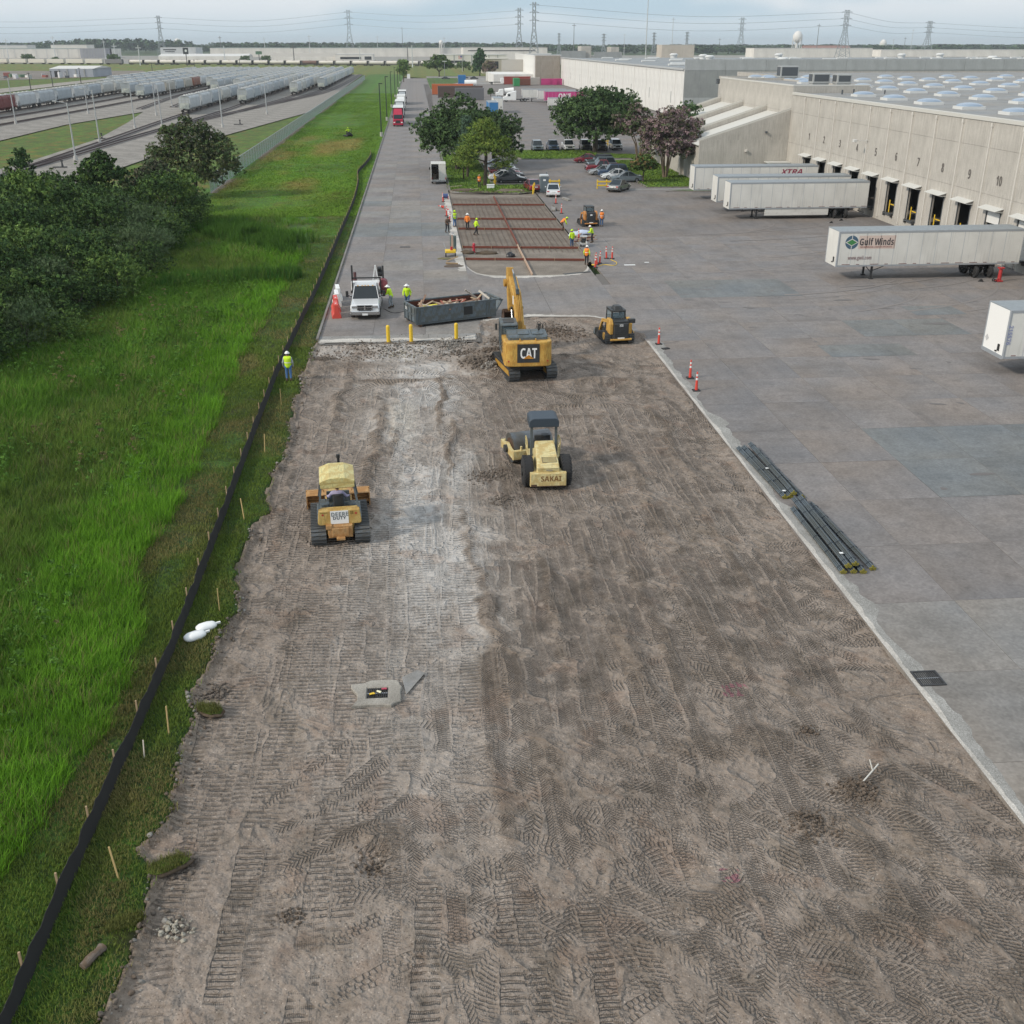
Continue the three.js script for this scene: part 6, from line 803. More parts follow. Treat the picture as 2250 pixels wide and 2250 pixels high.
  for (const s of [-1, 1]) { const c = part('boom_cylinder', bm(bar([s * .42, 1.3, -1.5], [s * .36, 2.7, -2.2], .2, .2, 10)), MM.cat, E); part('cylinder_rod', bm(bar([s * .36, 2.65, -2.18], [s * .34, 3.75, -2.75], .1, .1, 8)), M.chrome, c); part('cylinder_pin', bm(cyl(.1, .1, .12, 10, 'x', s * .34, 3.85, -2.75)), MM.blk, c); }
  part('boom_badge', bm(bb(-.275, 4.15, -2.75, -.262, 4.75, -2.45)), MM.decal, boom);
  const stick = part('stick', bm(prism([[-4.55, 6.35], [-4.9, 6.3], [-5.0, 5.6], [-4.45, 3.35], [-4.15, 3.3], [-4.1, 3.5], [-4.35, 5.4]], -.2, .2, .02).translate(-.12, 0, 0)), MM.cat, E);
  part('bucket_cylinder', [bm(bar([-.12, 5.7, -5.05], [-.12, 4.5, -4.9], .16, .16, 8)), bm(cyl(.28, .28, .16, 16, 'x', -.42, 5.2, -4.75))], MM.catD, stick);
  part('bucket', [bm(prism([[-4.3, 3.4], [-4.85, 3.2], [-5.1, 2.5], [-4.9, 1.95], [-4.3, 1.75], [-3.85, 2.0], [-3.95, 2.1], [-4.35, 1.95], [-4.75, 2.2], [-4.85, 2.6], [-4.6, 3.0], [-4.25, 3.15]], -.62, .42)), bm(prism([[-4.25, 3.3], [-4.9, 3.1], [-5.05, 2.5], [-4.85, 2.0], [-4.3, 1.8], [-3.9, 2.05]], -.62, -.58)), bm(prism([[-4.25, 3.3], [-4.9, 3.1], [-5.05, 2.5], [-4.85, 2.0], [-4.3, 1.8], [-3.9, 2.05]], .38, .42))], MM.rustb, E);
}
{ // ---------- crawler dozer ----------
  const D = thing('bulldozer', 'yellow bulldozer lettered DEERE DUTY with pale canopy and driver, on wide tracks', 'bulldozer', [-3.8, -.2, -40.6]); D.scale.set(.95, .88, .97); D.rotation.y = 5.2 * DEG;
  for (const s of [-1, 1]) crawler(D, s * .93, 0, 2.45, .4, .64, .17, 0, .055);
  part('hull', [bb(-.6, .4, -1.7, .6, 1.0, 1.3, .05)], MM.deere, D); part('rear_box', [bb(-.52, .38, 1.2, .52, 1.0, 1.62, .04), bb(-.36, .48, 1.62, .36, .9, 1.68, .02), bb(-.6, .85, 1.25, -.35, 1.05, 1.66, .02)], MM.deereOr, D);
  part('drawbar', prism([[1.6, .4], [1.85, .38], [1.85, .46], [1.6, .5]], -.18, .18), MM.deereOr, D);
  part('engine_hood', [bb(-.42, 1.0, -1.95, .42, 1.62, -.55, .06)], MM.deere, D); part('exhaust_pipe', [cyl(.06, .06, 1.5, 8, 'y', .12, 2.4, -1.3), cyl(.085, .085, .16, 10, 'y', .12, 3.2, -1.3)], MM.muffler, D);
  part('platform', bb(-.95, .98, -.62, .95, 1.12, 1.05, .02), MM.gun, D); part('floor_plate', bb(-.8, 1.12, -.5, .8, 1.2, .95), MM.gun, D);
  // fuel tank panel at the rear with its lettering
  const tankP = [[-.86, 1.02], [.86, 1.02], [.84, 1.62], [-.82, 1.62]]; const ts = new THREE.Shape(); ts.moveTo(-.82, 1.0); ts.lineTo(.82, 1.0); ts.quadraticCurveTo(.9, 1.02, .9, 1.1); ts.lineTo(.84, 1.66); ts.lineTo(-.84, 1.66); ts.lineTo(-.9, 1.1); ts.quadraticCurveTo(-.9, 1.02, -.82, 1.0);
  const tank = part('fuel_tank', new THREE.ExtrudeGeometry(ts, { depth: .4, bevelEnabled: true, bevelSize: .02, bevelThickness: .02, bevelSegments: 1 }).translate(0, 0, 1.02), MM.deere, D);
  part('decal', bb(-.38, 1.02, 1.443, .38, 1.67, 1.449), MM.decal, tank); const t1 = text('DEERE', .2, .006); t1.scale(.9, 1, 1); part('lettering', t1.translate(.02, 1.5, 1.45), mat(.16, .18, .19, .6), tank); const t2 = text('DUTY', .16, .006); part('lettering', t2.translate(.0, 1.31, 1.45), mat(.1, .11, .12, .6), tank); part('lettering', text('II', .14, .006).translate(.52, 1.55, 1.446), mat(.2, .12, .02, .6), tank);
  part('reflector', bb(-.74, 1.46, 1.44, -.66, 1.54, 1.45), M.red, tank); part('reflector', bb(.66, 1.46, 1.44, .74, 1.54, 1.45), M.red, tank); part('strip', bb(-.8, 1.58, 1.44, -.5, 1.61, 1.446), mat(.2, .12, .02, .6), tank);
  // canopy frame and roof
  for (const [s, z] of [[-1, 1.0], [1, 1.0], [-1, -.55], [1, -.55]]) part('canopy_post', bar([s * .84, 1.6, z + .15], [s * .66, 2.85, z * .85], .08, .1), MM.gun, D);
  part('canopy_beam', [bar([-.7, 2.62, .92], [.7, 2.62, .92], .1, .08), bar([-.68, 2.8, -.5], [.68, 2.8, -.5], .08)], MM.deere, D);
  const rs = new THREE.Shape([[-.72, 2.84], [.72, 2.84], [.72, 2.92], [.32, 3.08], [-.32, 3.08], [-.72, 2.92]].map(p => new THREE.Vector2(...p))); const rg = new THREE.ExtrudeGeometry(rs, { depth: 1.75, bevelEnabled: true, bevelSize: .02, bevelThickness: .02, bevelSegments: 1 }); part('canopy_roof', rg.translate(0, 0, -.75), MM.deereRoof, D); part('roof_lip', bb(-.72, 2.62, .96, .72, 2.86, 1.02), MM.deereRoof, D);
  part('seat', [bb(-.26, 1.2, .1, .26, 1.45, .55, .05), bb(-.24, 1.45, .5, .24, 2.1, .66, .07)], MM.blk, D); part('console', [bb(-.75, 1.2, -.1, -.4, 1.6, .5, .04), bb(-.5, 1.2, -.62, .5, 1.75, -.5, .03), bb(.42, 1.2, .0, .72, 1.5, .5, .04)], MM.gun, D); part('lever', [bar([-.55, 1.6, .1], [-.6, 1.85, .0], .03), bar([.5, 1.5, .1], [.52, 1.75, 0], .03)], MM.blk, D); for (const s of [-1, 1]) part('grab_rail', tube([[s * .6, 1.7, -.6], [s * .72, 2.2, -.6], [s * .45, 2.3, -.6]], .02, 10, 5), MM.deereOr, D);
  // blade with its arms
  const bp = [[-2.5, .02], [-2.62, .05], [-2.66, .5], [-2.56, .98], [-2.44, .98], [-2.52, .5]]; part('blade', [prism(bp, -1.45, 1.45), prism([[-2.44, .98], [-2.15, .82], [-2.2, .8], [-2.5, .92]], -1.4, 1.4), prism([[-2.5, .1], [-2.2, .1], [-2.15, .8], [-2.5, .95]], -1.45, -1.4), prism([[-2.5, .1], [-2.2, .1], [-2.15, .8], [-2.5, .95]], 1.4, 1.45), bb(-1.4, .3, -2.5, 1.4, .42, -2.3)], MM.deereOr, D); part('push_arm', [bar([-.62, .4, -1.0], [-.8, .35, -2.45], .14)], MM.deereOr, D); part('push_arm', [bar([.62, .4, -1.0], [.8, .35, -2.45], .14)], MM.deereOr, D); part('cutting_edge', bb(-1.5, -.02, -2.68, 1.5, .1, -2.6), MM.shoe, D);
}
{ // ---------- soil roller ----------
  const S = thing('soil_roller', 'pale yellow drum roller lettered SAKAI with dark canopy and lugged rear tyres', 'road roller', [5.4, -.2, -45.05]); S.scale.set(.95, .9, .97);
  const ly = [[.3, -.26], [.66, -.26], [.76, -.2], [.78, -.12], [.78, .12], [.76, .2], [.66, .26], [.3, .26]];
  for (const s of [-1, 1]) { const t = part('tyre', lathe(ly.map(p => [p[0], p[1]]), 26).rotateZ(Math.PI / 2), M.rubber, S); t.position.set(s * .92, .78, .25); const lg = []; for (let k = 0; k < 30; k++) for (const q of [-1, 1]) { const a = k / 30 * 6.283, g = bx(.03, .035, .27, 0, 0, 0); g.rotateY(q * .75); g.translate(q * .13, .775, 0); g.rotateX(a); lg.push(g); } part('tread', lg, MM.belt, t); part('rim', cyl(.42, .42, .3, 16, 'x'), MM.sakai, t); part('hub', cyl(.14, .14, .56, 10, 'x'), MM.blk, t); }
  part('rear_frame', [bb(-.62, .55, -.9, .62, 1.0, .6, .05)], MM.sakai, S);
  const bump = part('rear_bumper', [bb(-.88, .3, .95, .86, 1.02, 1.22, .04), bb(-.88, .9, .6, -.4, 1.02, 1.0, .02), bb(.4, .9, .6, .86, 1.02, 1.0, .02)], MM.sakai, S); part('rust_patch', [bb(-.84, .31, 1.222, -.56, .42, 1.226), bb(-.5, .3, 1.222, .7, .34, 1.226)], MM.rustb, bump);
  const sk = text('SAKAI', .3, .006); sk.computeBoundingBox(); sk.scale(.98 / (sk.boundingBox.max.x - sk.boundingBox.min.x), .92, 1); part('lettering', sk.translate(.12, .72, 1.222), mat(.2, .1, .03, .8), bump);
  const hood = part('engine_hood', [taperX(prism([[-.75, .95], [1.05, .95], [1.1, 1.25], [.95, 1.42], [-.72, 2.0], [-.78, 1.95]], -.56, .56, .04), .95, 2.0, .16)], MM.sakai, S); const gr = []; for (let k = 0; k < 5; k++) gr.push(bx(.66, .012, .045, 0, 0, -.17 + k * .085)); part('louvre', [bx(.7, .01, .44, 0, -.012, 0)].map(g => g.rotateX(.335).translate(.08, 1.53, .66)), MM.blk, hood); for (const g of gr) part('louvre_slat', g.rotateX(.335).translate(.08, 1.545, .66), MM.sakai, hood);
  part('model_plate', bb(-.1, 1.1, 1.115, .2, 1.17, 1.125), mat(.3, .27, .2, .7), hood);
  part('platform', bb(-.78, 1.0, -1.75, .78, 1.12, -.7, .03), MM.sakai, S); part('seat', [bb(-.1, 1.4, -1.3, .3, 1.55, -.9, .04), bb(-.1, 1.55, -.95, .3, 1.95, -.85, .03)], MM.blk, S); part('dashboard', [bb(-.4, 1.6, -1.7, .4, 2.0, -1.45, .04), cyl(.2, .2, .03, 14, 'y', .1, 2.08, -1.4)], MM.blk, S);
  for (const s of [-1, 1]) part('canopy_leg', [bar([s * .62, 1.05, -.95], [s * .6, 2.85, -1.0], .12, .16)], MM.gun, S);
  const cv = new THREE.Shape(); cv.moveTo(-.7, 2.72); cv.lineTo(.7, 2.72); cv.lineTo(.7, 2.98); cv.quadraticCurveTo(.66, 3.12, .5, 3.14); cv.lineTo(-.5, 3.14); cv.quadraticCurveTo(-.66, 3.12, -.7, 2.98); cv.closePath(); part('canopy', new THREE.ExtrudeGeometry(cv, { depth: 1.15, bevelEnabled: true, bevelSize: .03, bevelThickness: .05, bevelSegments: 2 }).translate(0, 0, -2.0), mat(.035, .05, .068, .5), S);
  for (const s of [-1, 1]) part('handrail', [tube([[s * .78, 1.1, -1.7], [s * .82, 1.9, -1.7], [s * .82, 1.9, -1.0], [s * .78, 1.1, -.9]], .03, 14, 5), bar([s * .82, 1.5, -1.7], [s * .82, 1.5, -1.0], .04)], MM.sakai, S);
  part('step', [bb(-1.0, .8, -1.5, -.78, .88, -1.0), bb(.78, .8, -1.5, 1.02, .88, -1.0)], MM.sakai, S);
  // articulated front: drum inside its frame, swung left
  const fa = 13 * DEG, F = new THREE.Matrix4().makeTranslation(0, 0, -1.6).multiply(new THREE.Matrix4().makeRotationY(fa)), fm = g => g.applyMatrix4(F);
  part('hitch', fm(bb(-.25, .5, -.6, .25, .95, .2)), MM.blk, S); part('drum', [fm(cyl(.8, .8, 2.1, 40, 'x', -.12, .8, -1.6))], MM.drum, S); part('drum_end', [fm(cyl(.6, .6, 2.13, 24, 'x', -.12, .76, -1.55))], MM.rustb, S);
  part('drum_frame', [fm(bb(-1.36, .5, -.72, 1.12, 1.0, -.5, .03)), fm(bb(-1.36, .5, -2.6, 1.12, .95, -2.4, .03)), fm(prism([[-2.5, .55], [-.6, .55], [-.6, .98], [-1.0, 1.0], [-1.55, 1.15], [-2.1, 1.0], [-2.5, .95]], -1.36, -1.24)), fm(prism([[-2.5, .55], [-.6, .55], [-.6, .98], [-1.55, 1.15], [-2.5, .95]], 1.0, 1.12))], MM.sakai, S); part('drum_motor', fm(cyl(.22, .22, .14, 14, 'x', -1.42, .8, -1.55)), MM.blk, S); part('tank_cap', [fm(cyl(.06, .06, .22, 8, 'y', -.9, 1.1, -.6))], MM.sakai, S);
}
function skidLoader(name, label, pos, turn, body, o = {}) { // compact loader; tracks or wheels
  const L = thing(name, label, 'loader', pos, turn);
  if (o.tracks) for (const s of [-1, 1]) { const t = part('track', [prism([[-1.2, .1], [-1.0, 0], [.75, 0], [1.0, .22], [.95, .6], [.5, .82], [-.9, .5]], -.2, .2, .05)], MM.belt, L); t.position.x = s * .78; const lg = []; for (let k = 0; k < 16; k++) lg.push(bx(.42, .035, .05, 0, 0, -1.0 + k * .115)); for (let k = 0; k < 6; k++) lg.push(bx(.42, .06, .04, 0, .12 + k * .1, 1.0 - Math.abs(k - 2.5) * .02)); part('track_lugs', lg, MM.rubberGrey || MM.shoe, t).userData.kind = 'stuff'; part('sprocket', cyl(.24, .24, .42, 14, 'x', 0, .5, .6), body, t); part('track_rollers', [-.75, -.4, -.05, .3].map(z => cyl(.12, .12, .42, 10, 'x', 0, .16, z)), MM.blk, t); }
  else for (const s of [-1, 1]) for (const z of [-.75, .45]) wheel(.42, .3, s * .75, .42, z, L);
  part('chassis', bb(-.56, .22, -1.2, .56, .75, 1.1, .05), MM.blk, L);
  for (const s of [-1, 1]) { part('rear_tower', prism([[.25, .7], [1.1, .7], [1.12, 1.35], [.9, 1.62], [.35, 1.62]], s * .62 - .12, s * .62 + .12, .03), body, L); part('lift_arm', [bar([s * .66, 1.5, .85], [s * .66, 1.2, -.8], .14, .2), bar([s * .66, 1.25, -.75], [s * .62, .35, -1.5], .13, .18)], body, L); part('lift_cylinder', bar([s * .5, .8, .7], [s * .55, 1.2, -.55], .07, .07, 8), M.steel, L); }
  part('rear_door', [bb(-.5, .35, 1.08, .5, 1.42, 1.22, .06), ...[0, 1, 2, 3, 4].map(k => bb(-.4, .6 + k * .13, 1.22, .4, .65 + k * .13, 1.235))], MM.blk, L); part('badge', bb(-.12, 1.2, 1.222, .12, 1.34, 1.235), MM.decal, L); part('plate', bb(-.22, .42, 1.222, .22, .5, 1.232), MM.decal, L);
  part('rear_bumper', bb(-.7, .3, 1.12, .7, .42, 1.28, .03), body, L); part('hood', bb(-.5, 1.4, .45, .5, 1.55, 1.15, .05), MM.blk, L);
  const cab = part('cab', [...[[-.46, .5], [.46, .5], [-.46, -.7], [.46, -.7]].map(([x, z]) => bar([x, .75, z], [x * .93, 2.02, z * .9], .08)), bb(-.48, 1.98, -.72, .48, 2.1, .55, .06), bb(-.48, .75, -.7, .48, 1.05, .5, .03)], MM.blk, L); part('cab_glass', [bb(-.4, 1.58, .47, .4, 1.95, .48), bb(-.45, 1.08, -.6, -.44, 1.95, .42), bb(.44, 1.08, -.6, .45, 1.95, .42)], MM.glass, cab); part('seat', bb(-.22, 1.05, -.1, .22, 1.6, .3, .05), MM.blk, cab); if (o.ac) part('roof_unit', taperX(prism([[-.25, 2.1], [.45, 2.1], [.35, 2.32], [-.15, 2.32]], -.3, .3, .03), 2.1, 2.32, .3), MM.blk, cab);
  if (o.doorOpen) part('open_door', bb(.5, 1.35, .8, .95, 1.62, 1.1, .03), MM.blk, L);
  part('bucket', [prism([[-1.5, .05], [-2.1, .02], [-2.1, .06], [-1.62, .12], [-1.55, .5], [-1.5, .55]], -.92, .92), prism([[-1.5, .05], [-2.1, .02], [-1.7, .5], [-1.5, .55]], -.92, -.88), prism([[-1.5, .05], [-2.1, .02], [-1.7, .5], [-1.5, .55]], .88, .92)], o.bucket || MM.gun, L); return L;
}
{ const c = skidLoader('track_loader', 'yellow and black compact track loader at the far corner of the dirt', [13.1, -.2, -70.1], 7 * DEG, MM.cat, { tracks: true, ac: true, doorOpen: true }); c.scale.setScalar(1.06); const tl = text('CAT', .1, .004); part('lettering', tl.translate(0, 1.27, 1.237), M.black, c); 
  const k = skidLoader('skid_steer', 'orange and dark skid steer loader beside the formwork bed', [18.65, 0, -118.7], 4 * DEG, MM.caseO, { tracks: true, bucket: MM.blk }); }
// ---------- vehicles ----------
const CAR = {}; const paintM = {}; const paint2 = (k, r, g, b) => paintM[k] || (paintM[k] = new THREE.MeshPhysicalMaterial({ color: lin(r, g, b), roughness: .35, metalness: .25, clearcoat: .8, clearcoatRoughness: .1, side: THREE.DoubleSide }));
const COL = { black: [.012, .012, .014], white: [.75, .76, .76], silver: [.4, .42, .43], grey: [.11, .12, .125], red: [.22, .012, .025], blue: [.03, .06, .12], dgrey: [.05, .055, .06], slate: [.12, .15, .17], olive: [.06, .065, .05] };
function car(label, pos, turn, col, type = 'sedan', group) { // nose at -z
  const t = thing(type === 'pickup' ? 'pickup_truck' : type === 'suv' ? 'parked_suv' : 'parked_car', label, type === 'pickup' ? 'pickup' : 'car', pos, turn, group), m = paint2(col, ...COL[col]), tall = type !== 'sedan', L = type === 'pickup' ? 5.8 : tall ? 4.8 : 4.75, w = tall ? 1.95 : 1.82, hb = tall ? 1.08 : .92, ht = tall ? 1.82 : 1.45, h = L / 2;
  const low = tall ? [[-h, .38], [-h + .05, .8], [-h + .25, 1.0], [-h + 1.5, hb], [h - .15, hb], [h, .9], [h, .4], [h - .2, .28], [-h + .2, .28]] : [[-h, .35], [-h + .08, .62], [-h + .5, .74], [-h + 1.4, .9], [h - .9, hb], [h - .1, .86], [h, .6], [h - .05, .32], [h - .3, .22], [-h + .3, .22]];
  part('body', taperX(prism(low, -w / 2, w / 2, .07), .55, hb, .05), m, t);
  const up = type === 'pickup' ? [[-h + 1.6, hb - .05], [-h + 2.2, ht], [.5, ht], [.75, hb - .05]] : type === 'suv' ? [[-h + 1.35, hb - .05], [-h + 1.95, ht], [h - .55, ht - .03], [h - .12, hb - .05]] : [[-h + 1.2, hb - .1], [-h + 2.05, ht], [h - 1.75, ht], [h - .75, hb - .08]];
  part('glasshouse', taperX(prism(up, -w / 2 + .06, w / 2 - .06, .05), hb - .05, ht, .2), M.glass, t);
  const zf = up[1][0], zr = up[2][0]; part('roof', taperX(bb(-w / 2 + .12, ht - .05, zf + .06, w / 2 - .12, ht + .015, zr - .05, .03), ht - .3, ht, .16), m, t);
  part('pillar', [-1, 1].flatMap(s => [bar([s * (w / 2 - .1), hb - .03, (zf + zr) / 2], [s * (w / 2 - .23), ht - .02, (zf + zr) / 2], .07), bar([s * (w / 2 - .1), hb - .03, up[0][0] + .06], [s * (w / 2 - .25), ht - .02, zf + .04], .06), bar([s * (w / 2 - .1), hb - .03, up[3][0] - .06], [s * (w / 2 - .25), ht - .02, zr - .04], .08)]), m, t);
  if (type === 'pickup') { part('bed_floor', bb(-w / 2 + .12, hb - .02, .9, w / 2 - .12, hb + .012, h - .15), MM.blk, t); part('bed_rail', [bb(-w / 2 + .04, hb - .02, .8, -w / 2 + .16, hb + .1, h - .05), bb(w / 2 - .16, hb - .02, .8, w / 2 - .04, hb + .1, h - .05), bb(-w / 2 + .1, hb - .02, h - .16, w / 2 - .1, hb + .1, h - .05)], m, t); }
  const wr = tall ? .38 : .33; for (const s of [-1, 1]) for (const z of [-h + .95, h - 1.0]) wheel(wr, .23, s * (w / 2 - .1), wr, z, t);
  for (const s of [-1, 1]) { part('headlight', bb(s * w * .34 - .2, tall ? .8 : .58, -h - .01, s * w * .34 + .2, tall ? .95 : .7, -h + .12, .02), M.chrome, t); part('tail_light', bb(s * w * .38 - .16, tall ? .75 : .68, h - .06, s * w * .38 + .16, tall ? 1.0 : .82, h + .015, .02), M.red, t); part('mirror', bb(s * (w / 2 + .08) - .09, hb, up[0][0] + .35, s * (w / 2 + .08) + .09, hb + .14, up[0][0] + .47, .03), m, t); }
  part('grille', bb(-.42, tall ? .6 : .42, -h - .012, .42, tall ? .92 : .6, -h + .06), M.black, t); part('plate', bb(-.2, .62, h - .03, .2, .75, h + .012), M.white, t); part('bumper', [bb(-w / 2 + .1, .35, -h - .03, w / 2 - .1, .5, -h + .1, .04), bb(-w / 2 + .1, .35, h - .1, w / 2 - .1, .5, h + .03, .04)], tall ? M.black : m, t); return t;
}
{
  const gl = 'parked cars in the left row', gr = 'parked cars in the right row', gb = 'parked cars in the back row', e = -Math.PI / 2, w = Math.PI / 2;
  car('black sedan nearest in the left row beside the pine', [13.2, 0, -158.6], e, 'black', 'sedan', gl); car('white sedan second in the left row under the pine', [12.6, 0, -161.4], e, 'white', 'sedan', gl); car('dark sedan third in the left row', [13.4, 0, -164.2], e, 'dgrey', 'sedan', gl); car('dark red sedan fourth in the left row', [13.2, 0, -167.1], e, 'red', 'sedan', gl); car('black sedan fifth in the left row', [13.2, 0, -170.4], e, 'black', 'sedan', gl); car('white sedan farther back in the left row', [13, 0, -174], e, 'white', 'sedan', gl); car('silver sedan last in the left row', [13, 0, -179], e, 'silver', 'sedan', gl);
  car('slate grey sedan nearest in the right row by the small tree', [30.2, 0, -158], w, 'slate', 'sedan', gr); car('white hatchback second in the right row', [29.4, 0, -161.6], w, 'white', 'sedan', gr); car('dark blue off-roader third in the right row', [29.3, 0, -164.6], w, 'blue', 'suv', gr); car('silver sedan fourth in the right row', [28.4, 0, -167.4], w, 'silver', 'sedan', gr); car('dark red pickup in the middle of the right row', [29, 0, -171.2], w, 'red', 'pickup', gr); car('grey suv behind the red pickup', [29.4, 0, -175.8], w, 'slate', 'suv', gr); car('dark blue suv far in the right row', [29.8, 0, -180], w, 'dgrey', 'suv', gr); car('dark red sedan last in the right row', [28.6, 0, -185.4], w, 'red', 'sedan', gr);
  car('grey suv leftmost in the back row facing the camera', [22.4, 0, -207.6], Math.PI, 'slate', 'suv', gb); const tru = car('dark pickup second in the back row with windscreen letters', [25.4, 0, -208.4], Math.PI, 'blue', 'pickup', gb); car('white pickup third in the back row', [28.4, 0, -208.6], Math.PI, 'white', 'pickup', gb); car('olive suv in the shade of the big oak', [31.7, 0, -208.4], Math.PI, 'olive', 'suv', gb); car('grey pickup right of the oak trunk', [34.6, 0, -208.4], Math.PI, 'grey', 'pickup', gb); car('white suv at the right end of the back row', [37.6, 0, -208.8], Math.PI, 'white', 'suv', gb);
  car('white sedan parked beside the portable toilet, rear to the camera', [17.75, 0, -144.2], -6 * DEG, 'white', 'sedan'); car('grey sedan by the yellow rail, rear quarter to the camera', [27.3, 0, -148.2], -32 * DEG, 'grey', 'sedan'); car('dark red car half hidden behind the portable toilet', [15.6, 0, -149.6], .1, 'red', 'sedan'); car('black sedan in the far lot by the wide round tree', [33, 0, -640], e, 'black', 'sedan'); car('dark blue sedan in the far lot behind the black one', [28, 0, -652], e, 'blue', 'sedan'); car('dark grey car under the wide round tree', [17, 0, -640], e, 'dgrey', 'sedan');
  { // white work pickup with a rig on its bed, nose to the camera
    const t = car('white heavy work pickup with core drill rig on its flatbed, facing the camera', [-4.25, 0, -79.7], Math.PI, 'white', 'pickup'); t.scale.set(1.1, 1.1, 1.08); t.name = numbered('work_truck');
    part('chrome_bumper', bb(-.95, .34, -2.98, .95, .62, -2.86, .05), M.chrome, t); part('grille_frame', [bb(-.52, .66, -2.95, .52, 1.02, -2.9, .03)], M.chrome, t); part('grille_panel', [bb(-.46, .7, -2.96, -.04, .82, -2.945), bb(.04, .7, -2.96, .46, .82, -2.945), bb(-.46, .86, -2.96, -.04, .98, -2.945), bb(.04, .86, -2.96, .46, .98, -2.945)], M.black, t); part('number_plate', bb(-.18, .34, -3.0, .18, .46, -2.985), M.white, t);
    for (const x of [-.5, -.2, 0, .2, .5]) part('roof_lamp', bb(x - .05, 1.82, -.75, x + .05, 1.87, -.65), mat(.6, .35, .1, .4), t); for (const s of [-1, 1]) part('tow_mirror', [bar([s * .9, 1.15, -1.0], [s * 1.2, 1.25, -.95], .06), bb(s * 1.24 - .09, 1.15, -1.0, s * 1.24 + .09, 1.55, -.9, .03)], M.black, t);
    part('flatbed', bb(-1.1, 1.0, .85, 1.1, 1.18, 3.2, .03), MM.blk, t); part('tool_box', bb(-1.05, 1.18, .9, 1.05, 1.75, 1.5, .04), M.white, t); part('head_rack', [bb(-1.0, 1.2, .8, -.92, 2.1, .88), bb(.92, 1.2, .8, 1.0, 2.1, .88), bb(-1.0, 2.02, .8, 1.0, 2.1, .88)], M.black, t); part('drill_mast', [bar([-.35, 1.3, 1.9], [-.62, 2.75, 1.7], .08), bar([-.85, 1.3, 1.9], [-.62, 2.75, 1.7], .08), bar([-.42, 1.7, 1.85], [-.78, 1.7, 1.85], .06)], M.white, t); part('winch', [cyl(.22, .22, .4, 12, 'x', -.95, 2.1, 2.2), cyl(.16, .16, .3, 10, 'x', -.9, 2.45, 2.0)], MM.blk, t); part('rig_post', bar([1.0, 1.2, 1.8], [1.0, 2.75, 1.8], .12), MM.blk, t); part('rig_post', bar([-1.15, 1.2, 1.5], [-1.15, 2.75, 1.5], .12), MM.blk, t); part('compressor', [cyl(.3, .3, .7, 14, 'z', -1.15, 1.6, 1.2), bb(-1.4, .9, .9, -.95, 1.4, 1.9, .05)], mat(.2, .05, .06, .6), t); part('hydraulic_block', [bb(.7, 1.2, 1.6, 1.05, 1.8, 2.2, .04), cyl(.1, .1, .6, 8, 'y', .8, 2.0, 1.7)], mat(.1, .04, .04, .6), t);
  }
  { // delivery van with an open rear door
    const v = thing('delivery_van', 'white box van with its rear doors open on the road edge', 'van', [2.85, 0, -160.6]);
    part('cargo_box', [bb(-1.05, .5, -.4, -1.0, 2.75, 2.9), bb(1.0, .5, -.4, 1.05, 2.75, 2.9), bb(-1.05, 2.7, -.4, 1.05, 2.8, 2.9, .03), bb(-1.05, .45, -.4, 1.05, .55, 2.9), bb(-1.0, .5, -.42, 1.0, 2.75, -.36)], TM.nose, v); part('rear_door', bb(.02, .5, 2.9, 1.02, 2.7, 2.96, .01), TM.nose, v); part('open_door', bb(-1.12, .5, 2.9, -1.06, 2.7, 3.9, .01), TM.nose, v); part('cargo', [bb(-.9, .56, 1.2, -.3, 1.3, 2.2, .02), bb(-.2, .56, .6, .8, 1.9, 1.6, .02), bb(-.9, .56, .2, -.3, 2, .9)], mat(.1, .08, .06, .9), v);
    part('cab', taperX(prism([[-2.6, .5], [-2.6, 1.1], [-1.9, 1.25], [-1.3, 2.1], [-.42, 2.2], [-.42, .5]], -1.0, 1.0, .06), 1.1, 2.2, .1), M.white, v); part('windscreen', prism([[-1.88, 1.3], [-1.34, 2.02], [-1.28, 2.0], [-1.8, 1.28]], -.82, .82), M.glass, v); part('cab_roof_rack', bb(-.8, 2.2, -1.3, .8, 2.32, -.5), M.glass, v); for (const s of [-1, 1]) { for (const z of [-1.9, 2.0]) wheel(.38, .25, s * .92, .38, z, v); part('mirror', bb(s * 1.22 - .1, 1.5, -1.6, s * 1.22 + .1, 1.85, -1.5, .03), M.black, v); part('tail_light', bb(s * .98 - .05, .6, 2.92, s * .98 + .05, .9, 2.98), M.red, v); } part('rear_bumper', bb(-1.05, .3, 2.9, 1.05, .45, 3.05, .02), M.steel, v);
  }
